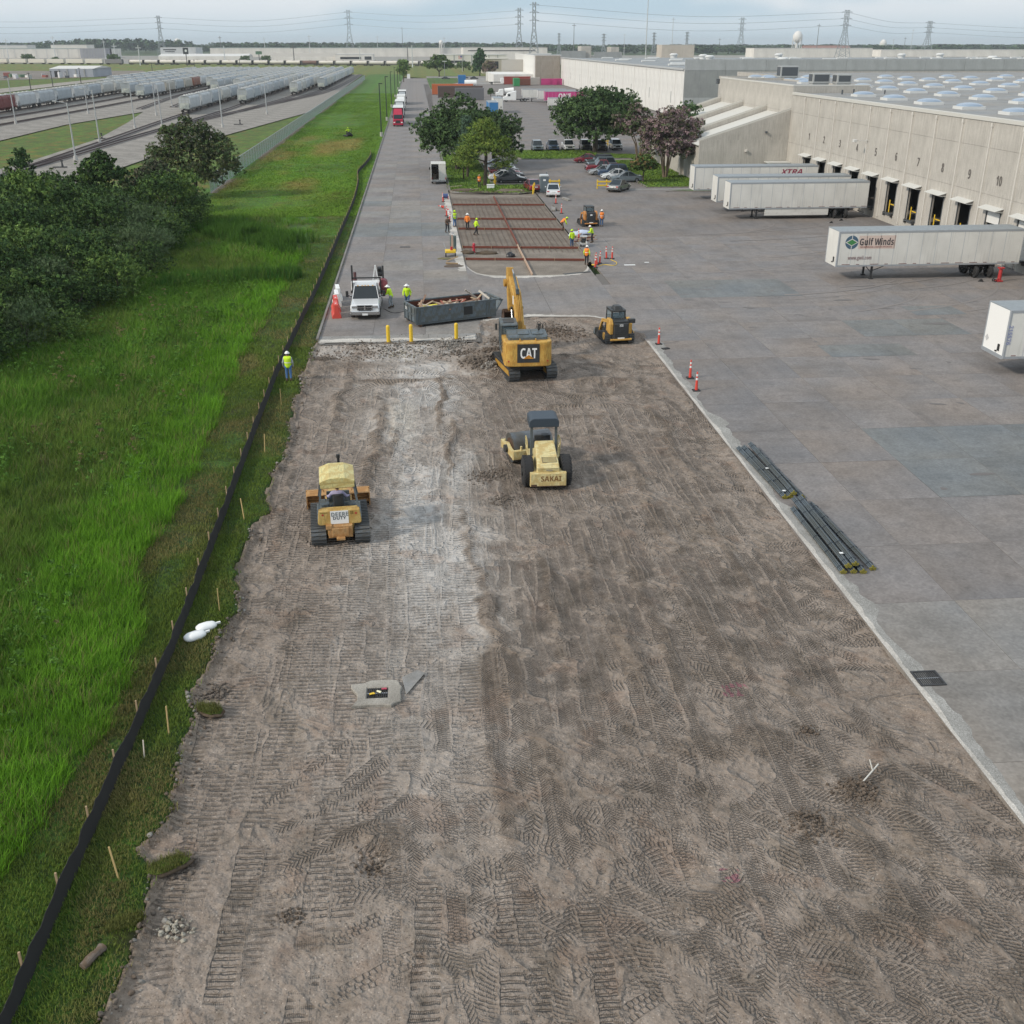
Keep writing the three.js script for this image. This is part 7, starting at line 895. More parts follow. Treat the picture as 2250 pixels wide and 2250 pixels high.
  { // queue of trucks on the far road: tractor faces the camera
    const semi = (label, z, col, boxM, o = {}) => { const t = thing('semi_truck', label, 'truck', [-4.55, 0, z], 0, 'trucks queued on the road'); const m = mat(...col, .4);
      part('cab', [taperX(prism([[1.6, .5], [1.6, 1.5], [.9, 1.7], [.5, 2.7], [-.9, 2.75], [-.9, .5]], -1.2, 1.2, .08), 1.5, 2.8, .06), taperX(prism([[.4, 2.7], [-.9, 3.95], [-.95, 2.7]], -1.1, 1.1, .06), 2.7, 3.9, .1)], m, t); part('windscreen', prism([[.92, 1.72], [.55, 2.6], [.62, 2.62], [1.0, 1.75]], -1.0, 1.0), M.glass, t); part('grille', bb(-.5, .6, 1.6, .5, 1.4, 1.66), MM.blk, t); part('bumper', bb(-1.2, .35, 1.5, 1.2, .7, 1.75, .05), m, t); for (const s of [-1, 1]) { part('headlight', bb(s * .9 - .2, .8, 1.55, s * .9 + .2, 1.05, 1.68, .03), M.white, t); part('mirror', bb(s * 1.4 - .1, 1.9, .6, s * 1.4 + .1, 2.5, .75, .03), M.black, t); wheel(.5, .3, s * 1.02, .5, .75, t); wheel(.5, .5, s * .95, .5, -2.4, t); wheel(.5, .5, s * .95, .5, -3.6, t); } part('frame', bb(-.45, .6, -5, .45, .9, -.9), MM.blk, t);
      part('trailer_nose', bb(-1.28, 1.2, -1.9, 1.28, 4.1, -1.85), boxM, t); part('trailer_box', bb(-1.28, 1.2, -15.5, 1.28, 4.1, -1.92, .02), o.side || TM.side, t); for (const s of [-1, 1]) for (const z2 of [-13.2, -14.4]) wheel(.5, .5, s * 1.0, .5, z2, t); return t; };
    semi('red semi truck at the head of the queue on the road', -274.5, [.4, .015, .05], mat(.02, .02, .022, .8)); semi('grey roofed semi truck second in the road queue', -305, [.4, .42, .43], mat(.05, .06, .07, .8)); semi('white semi truck third in the road queue', -338, [.7, .72, .72], TM.nose); semi('dark nosed semi truck last in the road queue', -372, [.3, .33, .35], mat(.02, .025, .03, .8));
    const wt = thing('white_tractor', 'white sleeper tractor side-on in the middle yard', 'truck', [36, 0, -389.5], -Math.PI / 2); part('cab', [taperX(prism([[6, .5], [6, 1.5], [5, 1.7], [4.6, 2.8], [1.5, 3.5], [1.5, .5]], -1.2, 1.2, .08), 1.5, 3.5, .08)], M.white, wt); part('side_window', [bb(1.0, 1.8, 3.6, 1.22, 2.5, 4.4)], M.glass, wt); for (const s of [-1, 1]) { wheel(.5, .3, s * 1.02, .5, 5, wt); wheel(.5, .4, s * .95, .5, -.4, wt); wheel(.5, .4, s * .95, .5, -1.6, wt); } part('frame', bb(-.45, .6, -3, .45, .9, 1.5), MM.blk, wt);
    const w2 = thing('white_tractor', 'white day-cab tractor beyond the sleeper tractor', 'truck', [34, 0, -425], -Math.PI / 2); part('cab', taperX(prism([[4, .5], [4, 1.5], [3, 1.7], [2.7, 2.7], [1.2, 2.8], [1.2, .5]], -1.2, 1.2, .08), 1.5, 2.8, .08), M.white, w2); part('frame', bb(-.45, .6, -3, .45, 1.0, 1.2), MM.blk, w2); for (const s of [-1, 1]) { wheel(.5, .3, s, .5, 3, w2); wheel(.5, .4, s, .5, -1.6, w2); } part('mixer_tank', cyl(.9, 1.2, 3.4, 14, 'z', 0, 2.1, -1), M.white, w2);
    const w3 = thing('flatbed_truck', 'white cab flatbed truck before the red container', 'truck', [40.5, 0, -556], Math.PI / 2); part('cab', taperX(prism([[4.2, .5], [4.2, 1.6], [3, 1.9], [2.6, 2.9], [1, 2.9], [1, .5]], -1.2, 1.2, .08), 1.5, 2.8, .08), M.white, w3); part('bed', bb(-1.2, .9, -4.5, 1.2, 1.2, 1), MM.blk, w3); for (const s of [-1, 1]) for (const z of [-3.2, 3]) wheel(.5, .35, s, .5, z, w3);
  }
  { // dark lamp posts along the road
    const dm = mat(.022, .035, .026, .5), fb = mat(.4, .39, .36, .9); [[-243, 10.6], [-294.3, 10.6], [-356.3, 10.3], [-425, 10.3], [-500, 10.3], [-575, 10.3]].forEach(([z, h], i) => { const t = thing('street_lamp', ['dark lamp post nearest on the verge', 'dark lamp post second along the verge', 'dark lamp post third along the verge', 'dark lamp post fourth along the verge', 'dark lamp post fifth along the verge', 'dark lamp post farthest along the verge'][i], 'lamp post', [-7.75, 0, z], 0, 'dark lamp posts along the road'); part('post', cyl(.1, .14, h, 8, 'y', 0, h / 2, 0), dm, t); part('lamp_head', [bb(-.1, h, -.25, .7, h + .16, .25, .04)], dm, t); part('footing', cyl(.34, .34, .9, 10, 'y', 0, .45, 0), fb, t); });
    const pl = thing('lot_light', 'twin headed light pole near the wide round tree', 'light pole', [17, 0, -660]); part('pole', cyl(.12, .16, 9, 8, 'y', 0, 4.5, 0), M.steel, pl); part('cross_arm', bb(-1.3, 8.9, -.15, 1.3, 9.15, .15), M.white, pl);
  }
  { // riding mower on the verge
    const m = thing('riding_mower', 'small riding mower with driver far out on the verge', 'mower', [-14.9, 0, -243.5], .5); part('deck', bb(-.85, .1, -.9, .85, .32, .3, .05), M.black, m); part('body', bb(-.4, .3, -.2, .4, .8, .9, .08), M.black, m); for (const s of [-1, 1]) { wheel(.3, .22, s * .55, .3, .55, m); wheel(.18, .14, s * .55, .18, -.95, m); } part('roll_bar', [bar([-.45, .7, .7], [-.45, 1.7, .8], .06), bar([.45, .7, .7], [.45, 1.7, .8], .06), bar([-.45, 1.7, .8], [.45, 1.7, .8], .06)], M.black, m); part('seat', bb(-.25, .75, .1, .25, 1.0, .5, .05), M.black, m);
  }
}
// ====================== PEOPLE ======================
const POSE = {
  stand: { hip: [0, .93, 0], chest: [0, 1.33, .01], neck: [0, 1.48, 0], head: [0, 1.63, .03], LS: [.19, 1.41, 0], LE: [.27, 1.14, -.02], LW: [.27, .9, .07], RS: [-.19, 1.41, 0], RE: [-.27, 1.14, -.02], RW: [-.27, .9, .07], LH: [.1, .9, 0], LK: [.11, .5, .02], LA: [.12, .09, -.02], RH: [-.1, .9, 0], RK: [-.11, .5, .02], RA: [-.12, .09, -.02] },
  walk: { hip: [0, .92, 0], chest: [0, 1.32, .04], neck: [0, 1.47, .05], head: [0, 1.62, .09], LS: [.19, 1.4, .04], LE: [.27, 1.14, -.1], LW: [.26, .93, .0], RS: [-.19, 1.4, .04], RE: [-.27, 1.15, .12], RW: [-.25, .96, .27], LH: [.1, .9, 0], LK: [.11, .52, .16], LA: [.11, .1, .2], RH: [-.1, .9, 0], RK: [-.11, .5, -.05], RA: [-.11, .13, -.3] },
  work: { hip: [0, .92, -.04], chest: [0, 1.29, .1], neck: [0, 1.42, .17], head: [0, 1.56, .24], LS: [.19, 1.36, .12], LE: [.27, 1.1, .18], LW: [.16, 1.02, .4], RS: [-.19, 1.36, .12], RE: [-.27, 1.1, .18], RW: [-.14, .98, .4], LH: [.1, .9, -.04], LK: [.13, .5, .06], LA: [.16, .09, -.02], RH: [-.1, .9, -.04], RK: [-.13, .5, .04], RA: [-.16, .09, -.1] },
  bend: { hip: [0, .9, -.16], chest: [0, 1.16, .12], neck: [0, 1.24, .24], head: [0, 1.3, .38], LS: [.19, 1.19, .18], LE: [.24, .92, .26], LW: [.16, .7, .36], RS: [-.19, 1.19, .18], RE: [-.24, .92, .26], RW: [-.14, .68, .38], LH: [.1, .88, -.16], LK: [.14, .48, .0], LA: [.17, .09, -.06], RH: [-.1, .88, -.16], RK: [-.14, .48, -.04], RA: [-.17, .09, -.2] },
  sit: { hip: [0, .12, 0], chest: [0, .5, .02], neck: [0, .64, .03], head: [0, .79, .06], LS: [.2, .57, .02], LE: [.36, .36, .12], LW: [.44, .28, .36], RS: [-.2, .57, .02], RE: [-.36, .36, .12], RW: [-.44, .28, .36], LH: [.1, .1, 0], LK: [.16, .14, .42], LA: [.16, -.26, .5], RH: [-.1, .1, 0], RK: [-.16, .14, .42], RA: [-.16, -.26, .5] },
};
function sdfMesh(bones, box, N, k = .035) { // box: [cx,cy,cz,hx,hy,hz]
  const mc = new MarchingCubes(N, new THREE.MeshBasicMaterial(), false, false, 30000); mc.isolation = 0; const f = mc.field, [cx, cy, cz, hx, hy, hz] = box;
  for (let z = 0; z < N; z++) for (let y = 0; y < N; y++) for (let x = 0; x < N; x++) {
    const px = cx + (x - N / 2) / (N / 2) * hx, py = cy + (y - N / 2) / (N / 2) * hy, pz = cz + (z - N / 2) / (N / 2) * hz; let d = 1e3;
    for (const b of bones) { const [A, B, ra, rb] = b; const ax = px - A[0], ay = py - A[1], az = pz - A[2], bx2 = B[0] - A[0], by2 = B[1] - A[1], bz2 = B[2] - A[2]; const t = clamp((ax * bx2 + ay * by2 + az * bz2) / (bx2 * bx2 + by2 * by2 + bz2 * bz2 + 1e-9)); const e = Math.hypot((ax - bx2 * t) * (b[4] || 1), ay - by2 * t, az - bz2 * t) - lerp(ra, rb, t); const h = Math.max(k - Math.abs(d - e), 0) / k; d = Math.min(d, e) - h * h * k * .25; }
    f[x + y * N + z * N * N] = -d;
  }
  mc.update(); const n = mc.count, P = new Float32Array(n * 3); for (let i = 0; i < n; i++) { P[i * 3] = cx + mc.positionArray[i * 3] * hx; P[i * 3 + 1] = cy + mc.positionArray[i * 3 + 1] * hy; P[i * 3 + 2] = cz + mc.positionArray[i * 3 + 2] * hz; }
  const Nn = new Float32Array(n * 3); for (let i = 0; i < n; i++) { let a = mc.normalArray[i * 3] / hx, b = mc.normalArray[i * 3 + 1] / hy, c = mc.normalArray[i * 3 + 2] / hz; const l = Math.hypot(a, b, c) || 1; Nn[i * 3] = a / l; Nn[i * 3 + 1] = b / l; Nn[i * 3 + 2] = c / l; }
  const g = new THREE.BufferGeometry(); g.setAttribute('position', new THREE.BufferAttribute(P, 3)); g.setAttribute('normal', new THREE.BufferAttribute(Nn, 3)); g.setAttribute('uv', new THREE.BufferAttribute(new Float32Array(n * 2), 2)); return g;
}
const wardrobe = {};
function figure(pose) {
  if (wardrobe[pose]) return wardrobe[pose]; const J = POSE[pose], mid = (a, b, t) => a.map((v, i) => lerp(v, b[i], t)), ft = a => [a[0], a[1] - .04, a[2] + .17], cy = (J.head[1] + Math.min(J.LA[1], J.RA[1])) / 2, hy = (J.head[1] + .2 - Math.min(J.LA[1], J.RA[1]) + .2) / 2, box = [0, cy, .08, .62, hy, .62];
  const torso = e => [[J.hip, J.chest, .125 + e, .15 + e, .82], [mid(J.LS, J.chest, .35), mid(J.RS, J.chest, .35), .1 + e, .1 + e], [J.LH, J.RH, .1 + e, .1 + e]], arms = e => [[J.LS, J.LE, .058 + e, .047 + e], [J.LE, J.LW, .046 + e, .034 + e], [J.RS, J.RE, .058 + e, .047 + e], [J.RE, J.RW, .046 + e, .034 + e]], legs = e => [[J.LH, J.LK, .088 + e, .062 + e], [J.LK, J.LA, .06 + e, .045 + e], [J.RH, J.RK, .088 + e, .062 + e], [J.RK, J.RA, .06 + e, .045 + e], [J.LH, J.RH, .105 + e, .105 + e]];
  const hd = J.head, fw = .03; const headB = [[hd, [hd[0], hd[1] - .07, hd[2] + .015], .095, .075, 1.12], [J.neck, hd, .058, .055], [[hd[0], hd[1] - .02, hd[2] + .09], [hd[0], hd[1] - .045, hd[2] + .112], .014, .018], [[.092, hd[1] - .01, hd[2]], [.094, hd[1] - .04, hd[2]], .018, .014], [[-.092, hd[1] - .01, hd[2]], [-.094, hd[1] - .04, hd[2]], .018, .014]];
  const body = [sdfMesh([...torso(-.01), ...arms(-.004), ...legs(-.006), ...headB], box, 54)];
  for (const s of ['L', 'R']) { const e = J[s + 'E'], w = J[s + 'W'], d = new THREE.Vector3(...w).sub(new THREE.Vector3(...e)).normalize(), up = Math.abs(d.y) > .9 ? new THREE.Vector3(0, 0, 1) : new THREE.Vector3(0, 1, 0), sd = d.clone().cross(up).normalize(), pt = (a, b, c = 0) => [w[0] + d.x * a + sd.x * b + up.x * c, w[1] + d.y * a + sd.y * b + up.y * c, w[2] + d.z * a + sd.z * b + up.z * c]; body.push(bar(w, pt(.085, 0), .07, .04, 8)); [-.03, -.01, .01, .03].forEach((b, i) => { const L = [.05, .065, .06, .045][i]; body.push(bar(pt(.08, b), pt(.08 + L * .6, b, .004), .018, .017, 6), bar(pt(.08 + L * .58, b, .004), pt(.08 + L, b, .022), .017, .014, 6)); }); body.push(bar(pt(.02, s === 'L' ? -.03 : .03), pt(.07, s === 'L' ? -.055 : .055, .02), .022, .016, 6)); }
  return wardrobe[pose] = { body: G(body), shirt: sdfMesh([...torso(.012), ...arms(.01)], box, 54), trousers: sdfMesh(legs(.012), box, 54), vest: sdfMesh([...torso(.028)].slice(0, 2), box, 46), boots: sdfMesh([[J.LA, ft(J.LA), .058, .048], [J.RA, ft(J.RA), .058, .048], [J.LA, [J.LA[0], J.LA[1] + .1, J.LA[2]], .058, .058], [J.RA, [J.RA[0], J.RA[1] + .1, J.RA[2]], .058, .058]], box, 54), J };
}
const hatG = G([lathe([[.001, .13], [.06, .118], [.1, .08], [.118, .03], [.122, 0]], 16), cyl(.15, .15, .012, 18, 'y', 0, 0, .02), cyl(.02, .02, .02, 6, 'y', 0, .13, 0)]), brimG = G([lathe([[.001, .13], [.06, .118], [.1, .08], [.118, .03], [.122, 0]], 16), cyl(.2, .21, .014, 20, 'y', 0, 0, 0)]);
const PM = { skin: mat(.35, .19, .12, .6), lime: mat(.55, .8, .02, .7), orange: mat(.8, .22, .03, .7), jean: mat(.05, .1, .2, .85), blueJ: mat(.07, .16, .34, .85), dark: mat(.02, .022, .028, .85), boot: mat(.09, .06, .04, .8), white: mat(.8, .8, .78, .5), grey: mat(.3, .33, .36, .8), lav: mat(.36, .34, .5, .8), dk: mat(.04, .035, .04, .9), brown: mat(.12, .08, .06, .9), stripe: mat(.75, .75, .7, .4), tan: mat(.4, .32, .2, .9) };
function person(label, pos, turn, pose, shirt, trousers, vest, hat, o = {}) {
  const F = figure(pose), t = thing('person', label, 'person', pos, turn, o.group || 'site workers'); if (o.s) t.scale.setScalar(o.s); const b = part('body', F.body, PM.skin, t); part('shirt', F.shirt, PM[shirt], t); part('trousers', F.trousers, PM[trousers], t); part('boots', F.boots, PM.boot, t);
  if (vest) { part('vest', F.vest, PM[vest], t); const c = F.J.chest, h = F.J.hip; const m = c.map((v, i) => lerp(v, h[i], .45)); const s = part('vest_stripe', lathe([[.176, -.025], [.182, 0], [.176, .025]], 18).scale(1.15, 1, .98).translate(m[0], m[1], m[2]), PM.stripe, t); }
  const hm = part(hat === 'cap' ? 'cap' : 'hard_hat', o.brim ? brimG : hatG, hat === 'cap' ? PM.dk : hat === 'lime' ? PM.lime : hat === 'orange' ? PM.tan : PM.white, t); const hd = F.J.head; hm.position.set(hd[0], hd[1] + .035, hd[2]); part('hair', new THREE.SphereGeometry(.1, 10, 6, 0, 6.3, .9, 1.1).translate(hd[0], hd[1], hd[2] - .012), PM.dk, t); return t;
}
{
  const N = Math.PI; // facing away = turn PI
  person('person in yellow vest and blue jeans standing at the silt fence, back turned', [-8.15, 0, -61.6], N, 'stand', 'grey', 'blueJ', 'lime', 'white', { s: 1.03 });
  person('person in lime shirt and wide hat leaning on the work truck', [-2.45, 0, -80.3], -Math.PI / 2 - .4, 'work', 'lime', 'grey', null, 'white', { brim: true, s: 1.02 }); person('person in lime shirt and wide hat walking towards the camera', [-1.2, 0, -80.4], -.15, 'walk', 'lime', 'jean', null, 'white', { brim: true, s: 1.02 });
  person('person in lime vest and jeans at the left edge of the formwork', [3.75, 0, -118.8], .6, 'stand', 'grey', 'blueJ', 'lime', 'lime', {}); person('person in orange shirt and wide hat standing in the formwork', [5.1, -.12, -117.3], N - .3, 'stand', 'orange', 'dark', null, 'white', { brim: true }); person('person in lime shirt standing with legs apart in the formwork', [5.85, -.12, -113.8], N * .6, 'walk', 'lime', 'dark', null, 'lime', {}); person('person in dark shirt with orange straps left of the formwork', [2.85, 0, -115], .3, 'work', 'brown', 'dark', null, 'cap', {});
  person('person in lime and orange bending at the right formwork edge', [15.35, 0, -115.2], N / 2, 'bend', 'lime', 'brown', 'orange', 'lime', {}); person('person in lime shirt and jeans with back to the camera by the saw', [14.95, -.1, -105.5], N + .4, 'stand', 'lime', 'jean', null, 'lime', {}); person('person in lime shirt and white helmet on the right paving', [17.3, 0, -107.6], -N / 2 - .2, 'work', 'lime', 'dark', null, 'white', {}); person('person in orange vest and white helmet at the near right corner', [14.98, 0, -95.9], N - .5, 'stand', 'lime', 'dark', 'orange', 'white', {}); person('person in orange vest and jeans beside the skid steer, back turned', [19.9, 0, -117.5], N, 'stand', 'grey', 'jean', 'orange', 'white', { s: 1.03 }); person('person with orange vest and dark trousers on the island grass', [8.35, .1, -152], 0, 'stand', 'brown', 'dark', 'orange', 'orange', {});
  person('person in lavender shirt seated at the bulldozer controls', [-3.8, 1.02, -40.35], N, 'sit', 'lav', 'jean', null, 'cap', { group: 'machine drivers' }); person('person in lime shirt seated on the riding mower', [-14.9, .92, -243.3], .5 + N, 'sit', 'lime', 'dark', null, 'lime', { group: 'machine drivers' });
}
// ====================== SITE OBJECTS ======================
{ // bollards
  for (const [x, z, l, h] of [[-2.43, -70.1, 'scuffed yellow bollard leftmost of the three', 1.15], [-.89, -70.1, 'yellow bollard in the middle, before the dumpster corner', 1.18], [2.18, -70.6, 'yellow bollard rightmost, nearest the excavator', 1.08]]) { const t = thing('bollard', l, 'bollard', [x, -.05, z], 0, 'yellow bollards'); part('post', lathe([[.001, h + .1], [.08, h + .08], [.12, h + .02], [.125, h - .05], [.125, 0]], 16), M.yellow, t); part('soil_collar', lathe([[.34, .0], [.26, .06], [.125, .1]], 14), grime(.2, .16, .12, 1), t); }
  // traffic delineators
  const og = new THREE.MeshStandardMaterial({ color: lin(.62, .06, .04), roughness: .6 }), rf = mat(.75, .72, .7, .4), bg = G([bx(.42, .06, .42, 0, .03, 0, .02)]), pg = G([cyl(.05, .09, .98, 12, 'y', 0, .55, 0), cyl(.035, .05, .1, 10, 'y', 0, 1.09, 0)]), bands = [[.72, .057], [.95, .048]].map(([y, r]) => cyl(r * 1.12, r * 1.2, .13, 12, 'y', 0, y, 0));
  const delin = (x, z, l, tilt = 0) => { const t = thing('delineator', l, 'traffic cone', [x, 0, z], 0, 'orange delineators'); t.rotation.z = tilt; part('post', pg, og, t); part('base', bg, M.rubber, t); for (const b of bands) part('band', b, rf, t); };
  delin(15.69, -68.1, 'orange delineator with loose base by the apron corner'); delin(15.92, -60.2, 'rear one of two orange delineators on the apron edge'); delin(15.68, -57.7, 'front one of two orange delineators on the apron edge');
  delin(17.83, -98.7, 'orange delineator farthest right at the bed corner', 0); delin(17.33, -98.9, 'orange delineator second from right at the bed corner', .05); delin(16.3, -96.6, 'orange delineator by the shovel at the bed corner', -.05); delin(15.95, -95.9, 'orange delineator leaning at the bed corner', .1); delin(15.6, -94.7, 'short orange delineator nearest at the bed corner'); delin(16.76, -127.7, 'orange delineator on the right kerb of the formwork'); delin(17.14, -136.2, 'orange delineator behind the white sedan'); delin(3.0, -139, 'orange delineator at the far left formwork corner', .06); delin(3.1, -126.8, 'orange delineator on the left formwork kerb'); delin(3.3, -122.4, 'orange delineator next to the pale bins', -.08); delin(16.2, -109.2, 'orange delineator amid the tools right of the bed', .05);
  one('rubber_block', bx(.5, .06, .32, 0, .03, 0, .02).rotateY(.3), M.rubber, 'loose black delineator base lying by the apron corner', 'cone base', null, [15.9, .0, -66.9]);
  for (const [x, z, l, c] of [[2.9, -133.2, 'fallen orange cone left of the formwork', 0], [3.3, -130.4, 'second fallen orange cone left of the formwork', 1]]) { const t = thing('traffic_cone', l, 'traffic cone', [x, .15, z], c, 'fallen cones'); t.rotation.z = 1.3; part('cone', cyl(.03, .16, .7, 12, 'y', 0, .35, 0), og, t); part('base', bx(.36, .04, .36, 0, 0, 0), og, t); part('band', cyl(.075, .1, .14, 12, 'y', 0, .42, 0), rf, t); }
  // water-filled barriers along the kerb
  const bar2 = (x, z, m, l) => { const t = thing('water_barrier', l, 'barrier', [x, 0, z], .12, 'red and white plastic barriers'); const s = [[-.3, 0], [.3, 0], [.3, .18], [.16, .42], [.12, .98], [-.12, .98], [-.16, .42], [-.3, .18]]; const g = new THREE.ExtrudeGeometry(new THREE.Shape(s.map(p => new THREE.Vector2(...p))), { depth: 1.5, bevelEnabled: true, bevelSize: .03, bevelThickness: .03, bevelSegments: 1 }); part('shell', g.translate(0, 0, -.75), m, t); part('recess', [bb(.17, .5, -.5, .2, .75, .5)], m, t); part('cap', cyl(.06, .06, .05, 10, 'y', 0, 1.02, .3), M.white, t); };
  const rd = mat(.6, .07, .05, .5); bar2(-6.45, -78, rd, 'red plastic barrier nearest the camera at the road edge'); bar2(-6.6, -79.9, rd, 'second red plastic barrier at the road edge'); bar2(-6.65, -81.8, M.white, 'white plastic barrier behind the red ones'); bar2(-6.7, -83.8, M.white, 'last white plastic barrier with a faded face');
}
{ // roll-off dumpster with debris, set askew
  const t = thing('dumpster', 'blue grey roll-off dumpster full of broken lumber', 'dumpster', [1.95, 0, -76.3], 33 * DEG); const m = grime(.17, .215, .25, .6, .1), m2 = grime(.13, .165, .19, .6), ins = grime(.17, .06, .04, .9), L = 3.15, w = 1.2, h = 1.35;
  t.rotation.y = 22 * DEG; // long side runs away to the right
  part('side_wall', bb(-L, .3, w - .06, L, h, w, .01), m, t); part('side_wall', bb(-L, .3, -w, L, h, -w + .06, .01), m, t); part('floor', bb(-L, .25, -w, L, .32, w), m2, t); part('end_wall', bb(-L, .25, -w, -L + .07, h, w), m, t); part('sloped_end', [prism([[-w, 0], [w, 0], [w, .06], [-w, .06]], 0, 1.25).rotateZ(.98).translate(L - .1, .3, 0)], m, t); part('lining', [bb(-L + .08, .33, w - .075, L - .1, h - .02, w - .062), bb(-L + .08, .33, -w + .062, L - .1, h - .02, -w + .075), bb(-L + .075, .33, -w + .06, -L + .085, h - .02, w - .06)], ins, t);
  part('top_rail', [bb(-L, h, w - .08, L + .35, h + .09, w + .03, .015), bb(-L, h, -w - .03, L + .35, h + .09, -w + .08, .015), bb(-L - .03, h, -w, -L + .1, h + .09, w, .015), bb(L + .25, h, -w, L + .38, h + .09, w, .015)], m, t); part('bottom_rail', [bb(-L, .18, w - .02, L, .3, w + .04)], m2, t);
  for (const z of [-.98, -.34, .3, .98]) part('end_rib', bb(-L - .06, .25, z - .05, -L, h, z + .05), m2, t); part('end_bar', [bb(-L - .05, .8, -w, -L, .88, w)], m2, t); part('hatch', bb(.55, .52, w, 1.25, 1.12, w + .012), M.black, t); part('corner_post', [bb(-L - .04, .2, w - .1, -L + .35, h, w + .035)], m2, t); part('side_brace', bb(2.35, .25, w, 2.65, h, w + .05), m2, t); for (const x of [-L + .3, 2.6]) part('roller', [cyl(.14, .14, .3, 12, 'z', x, .14, w - .12), cyl(.14, .14, .3, 12, 'z', x, .14, -w + .12)], MM.rustb, t);
  const dg = text('518', .22, .004); part('lettering', dg.rotateY(-Math.PI / 2).translate(-L - .012, 1.05, -.66), M.white, t);
  // the load: each board is a thing lying in it
  const r = rng(17), wm = [mat(.4, .3, .2, .9), mat(.3, .2, .14, .9), mat(.5, .42, .32, .9), mat(.22, .14, .1, .9), mat(.28, .09, .06, .9)], c = Math.cos(22 * DEG), s = Math.sin(22 * DEG), g0 = bx(1, .05, .13);
  one('rubble_load', [(() => { const g = new THREE.PlaneGeometry(5.6, 2.1, 24, 10); g.rotateX(-Math.PI / 2); const p = g.attributes.position; for (let i = 0; i < p.count; i++) p.setY(i, .78 + .22 * fbm(p.getX(i) * 1.5, p.getZ(i) * 1.5, 3)); g.computeVertexNormals(); g.rotateY(22 * DEG); return g; })()], grime(.17, .12, .09, 1), 'brown broken wood and rubble filling the dumpster', 'rubble', null, [1.95, 0, -76.3]);
  for (let k = 0; k < 34; k++) { const lx = -2.7 + r() * 5.2, lz = -.8 + r() * 1.6, len = .9 + r() * 1.4, b = new THREE.Mesh(g0, wm[k % 5]); b.scale.x = len; b.name = numbered('scrap_board'); b.position.set(1.95 + lx * c + lz * s, 1.02 + r() * .22, -76.3 - lx * s + lz * c); b.rotation.set(r() * .5, r() * 6.28, (r() - .5) * .5); b.castShadow = b.receiveShadow = true; b.userData = { label: ['pale', 'brown', 'bleached', 'dark', 'red brown'][k % 5] + ' scrap board on the dumpster load', category: 'board', group: 'scrap boards in the dumpster' }; scene.add(b); }
  for (const [a, b2, l] of [[[4.0, 1.2, -77.6], [3.1, 1.95, -77.2], 'pale board propped up at the far end of the dumpster'], [[4.9, 1.2, -77.5], [4.15, 1.7, -78.0], 'white board leaning at the far dumpster corner']]) one('propped_board', bar(a, b2, .14, .05), mat(.5, .46, .4, .9), l, 'board', 'propped boards'); for (const [x, z, a] of [[0.2, -75.5, .2], [.6, -75.8, .5]]) one('yellow_sack', bx(.9, .08, .2, 0, 0, 0, .02).rotateY(a), mat(.7, .6, .05, .6), a < .3 ? 'yellow plastic piece left on the dumpster load' : 'yellow plastic piece right on the dumpster load', 'plastic', 'yellow plastic pieces', [x, 1.18, z]);
}
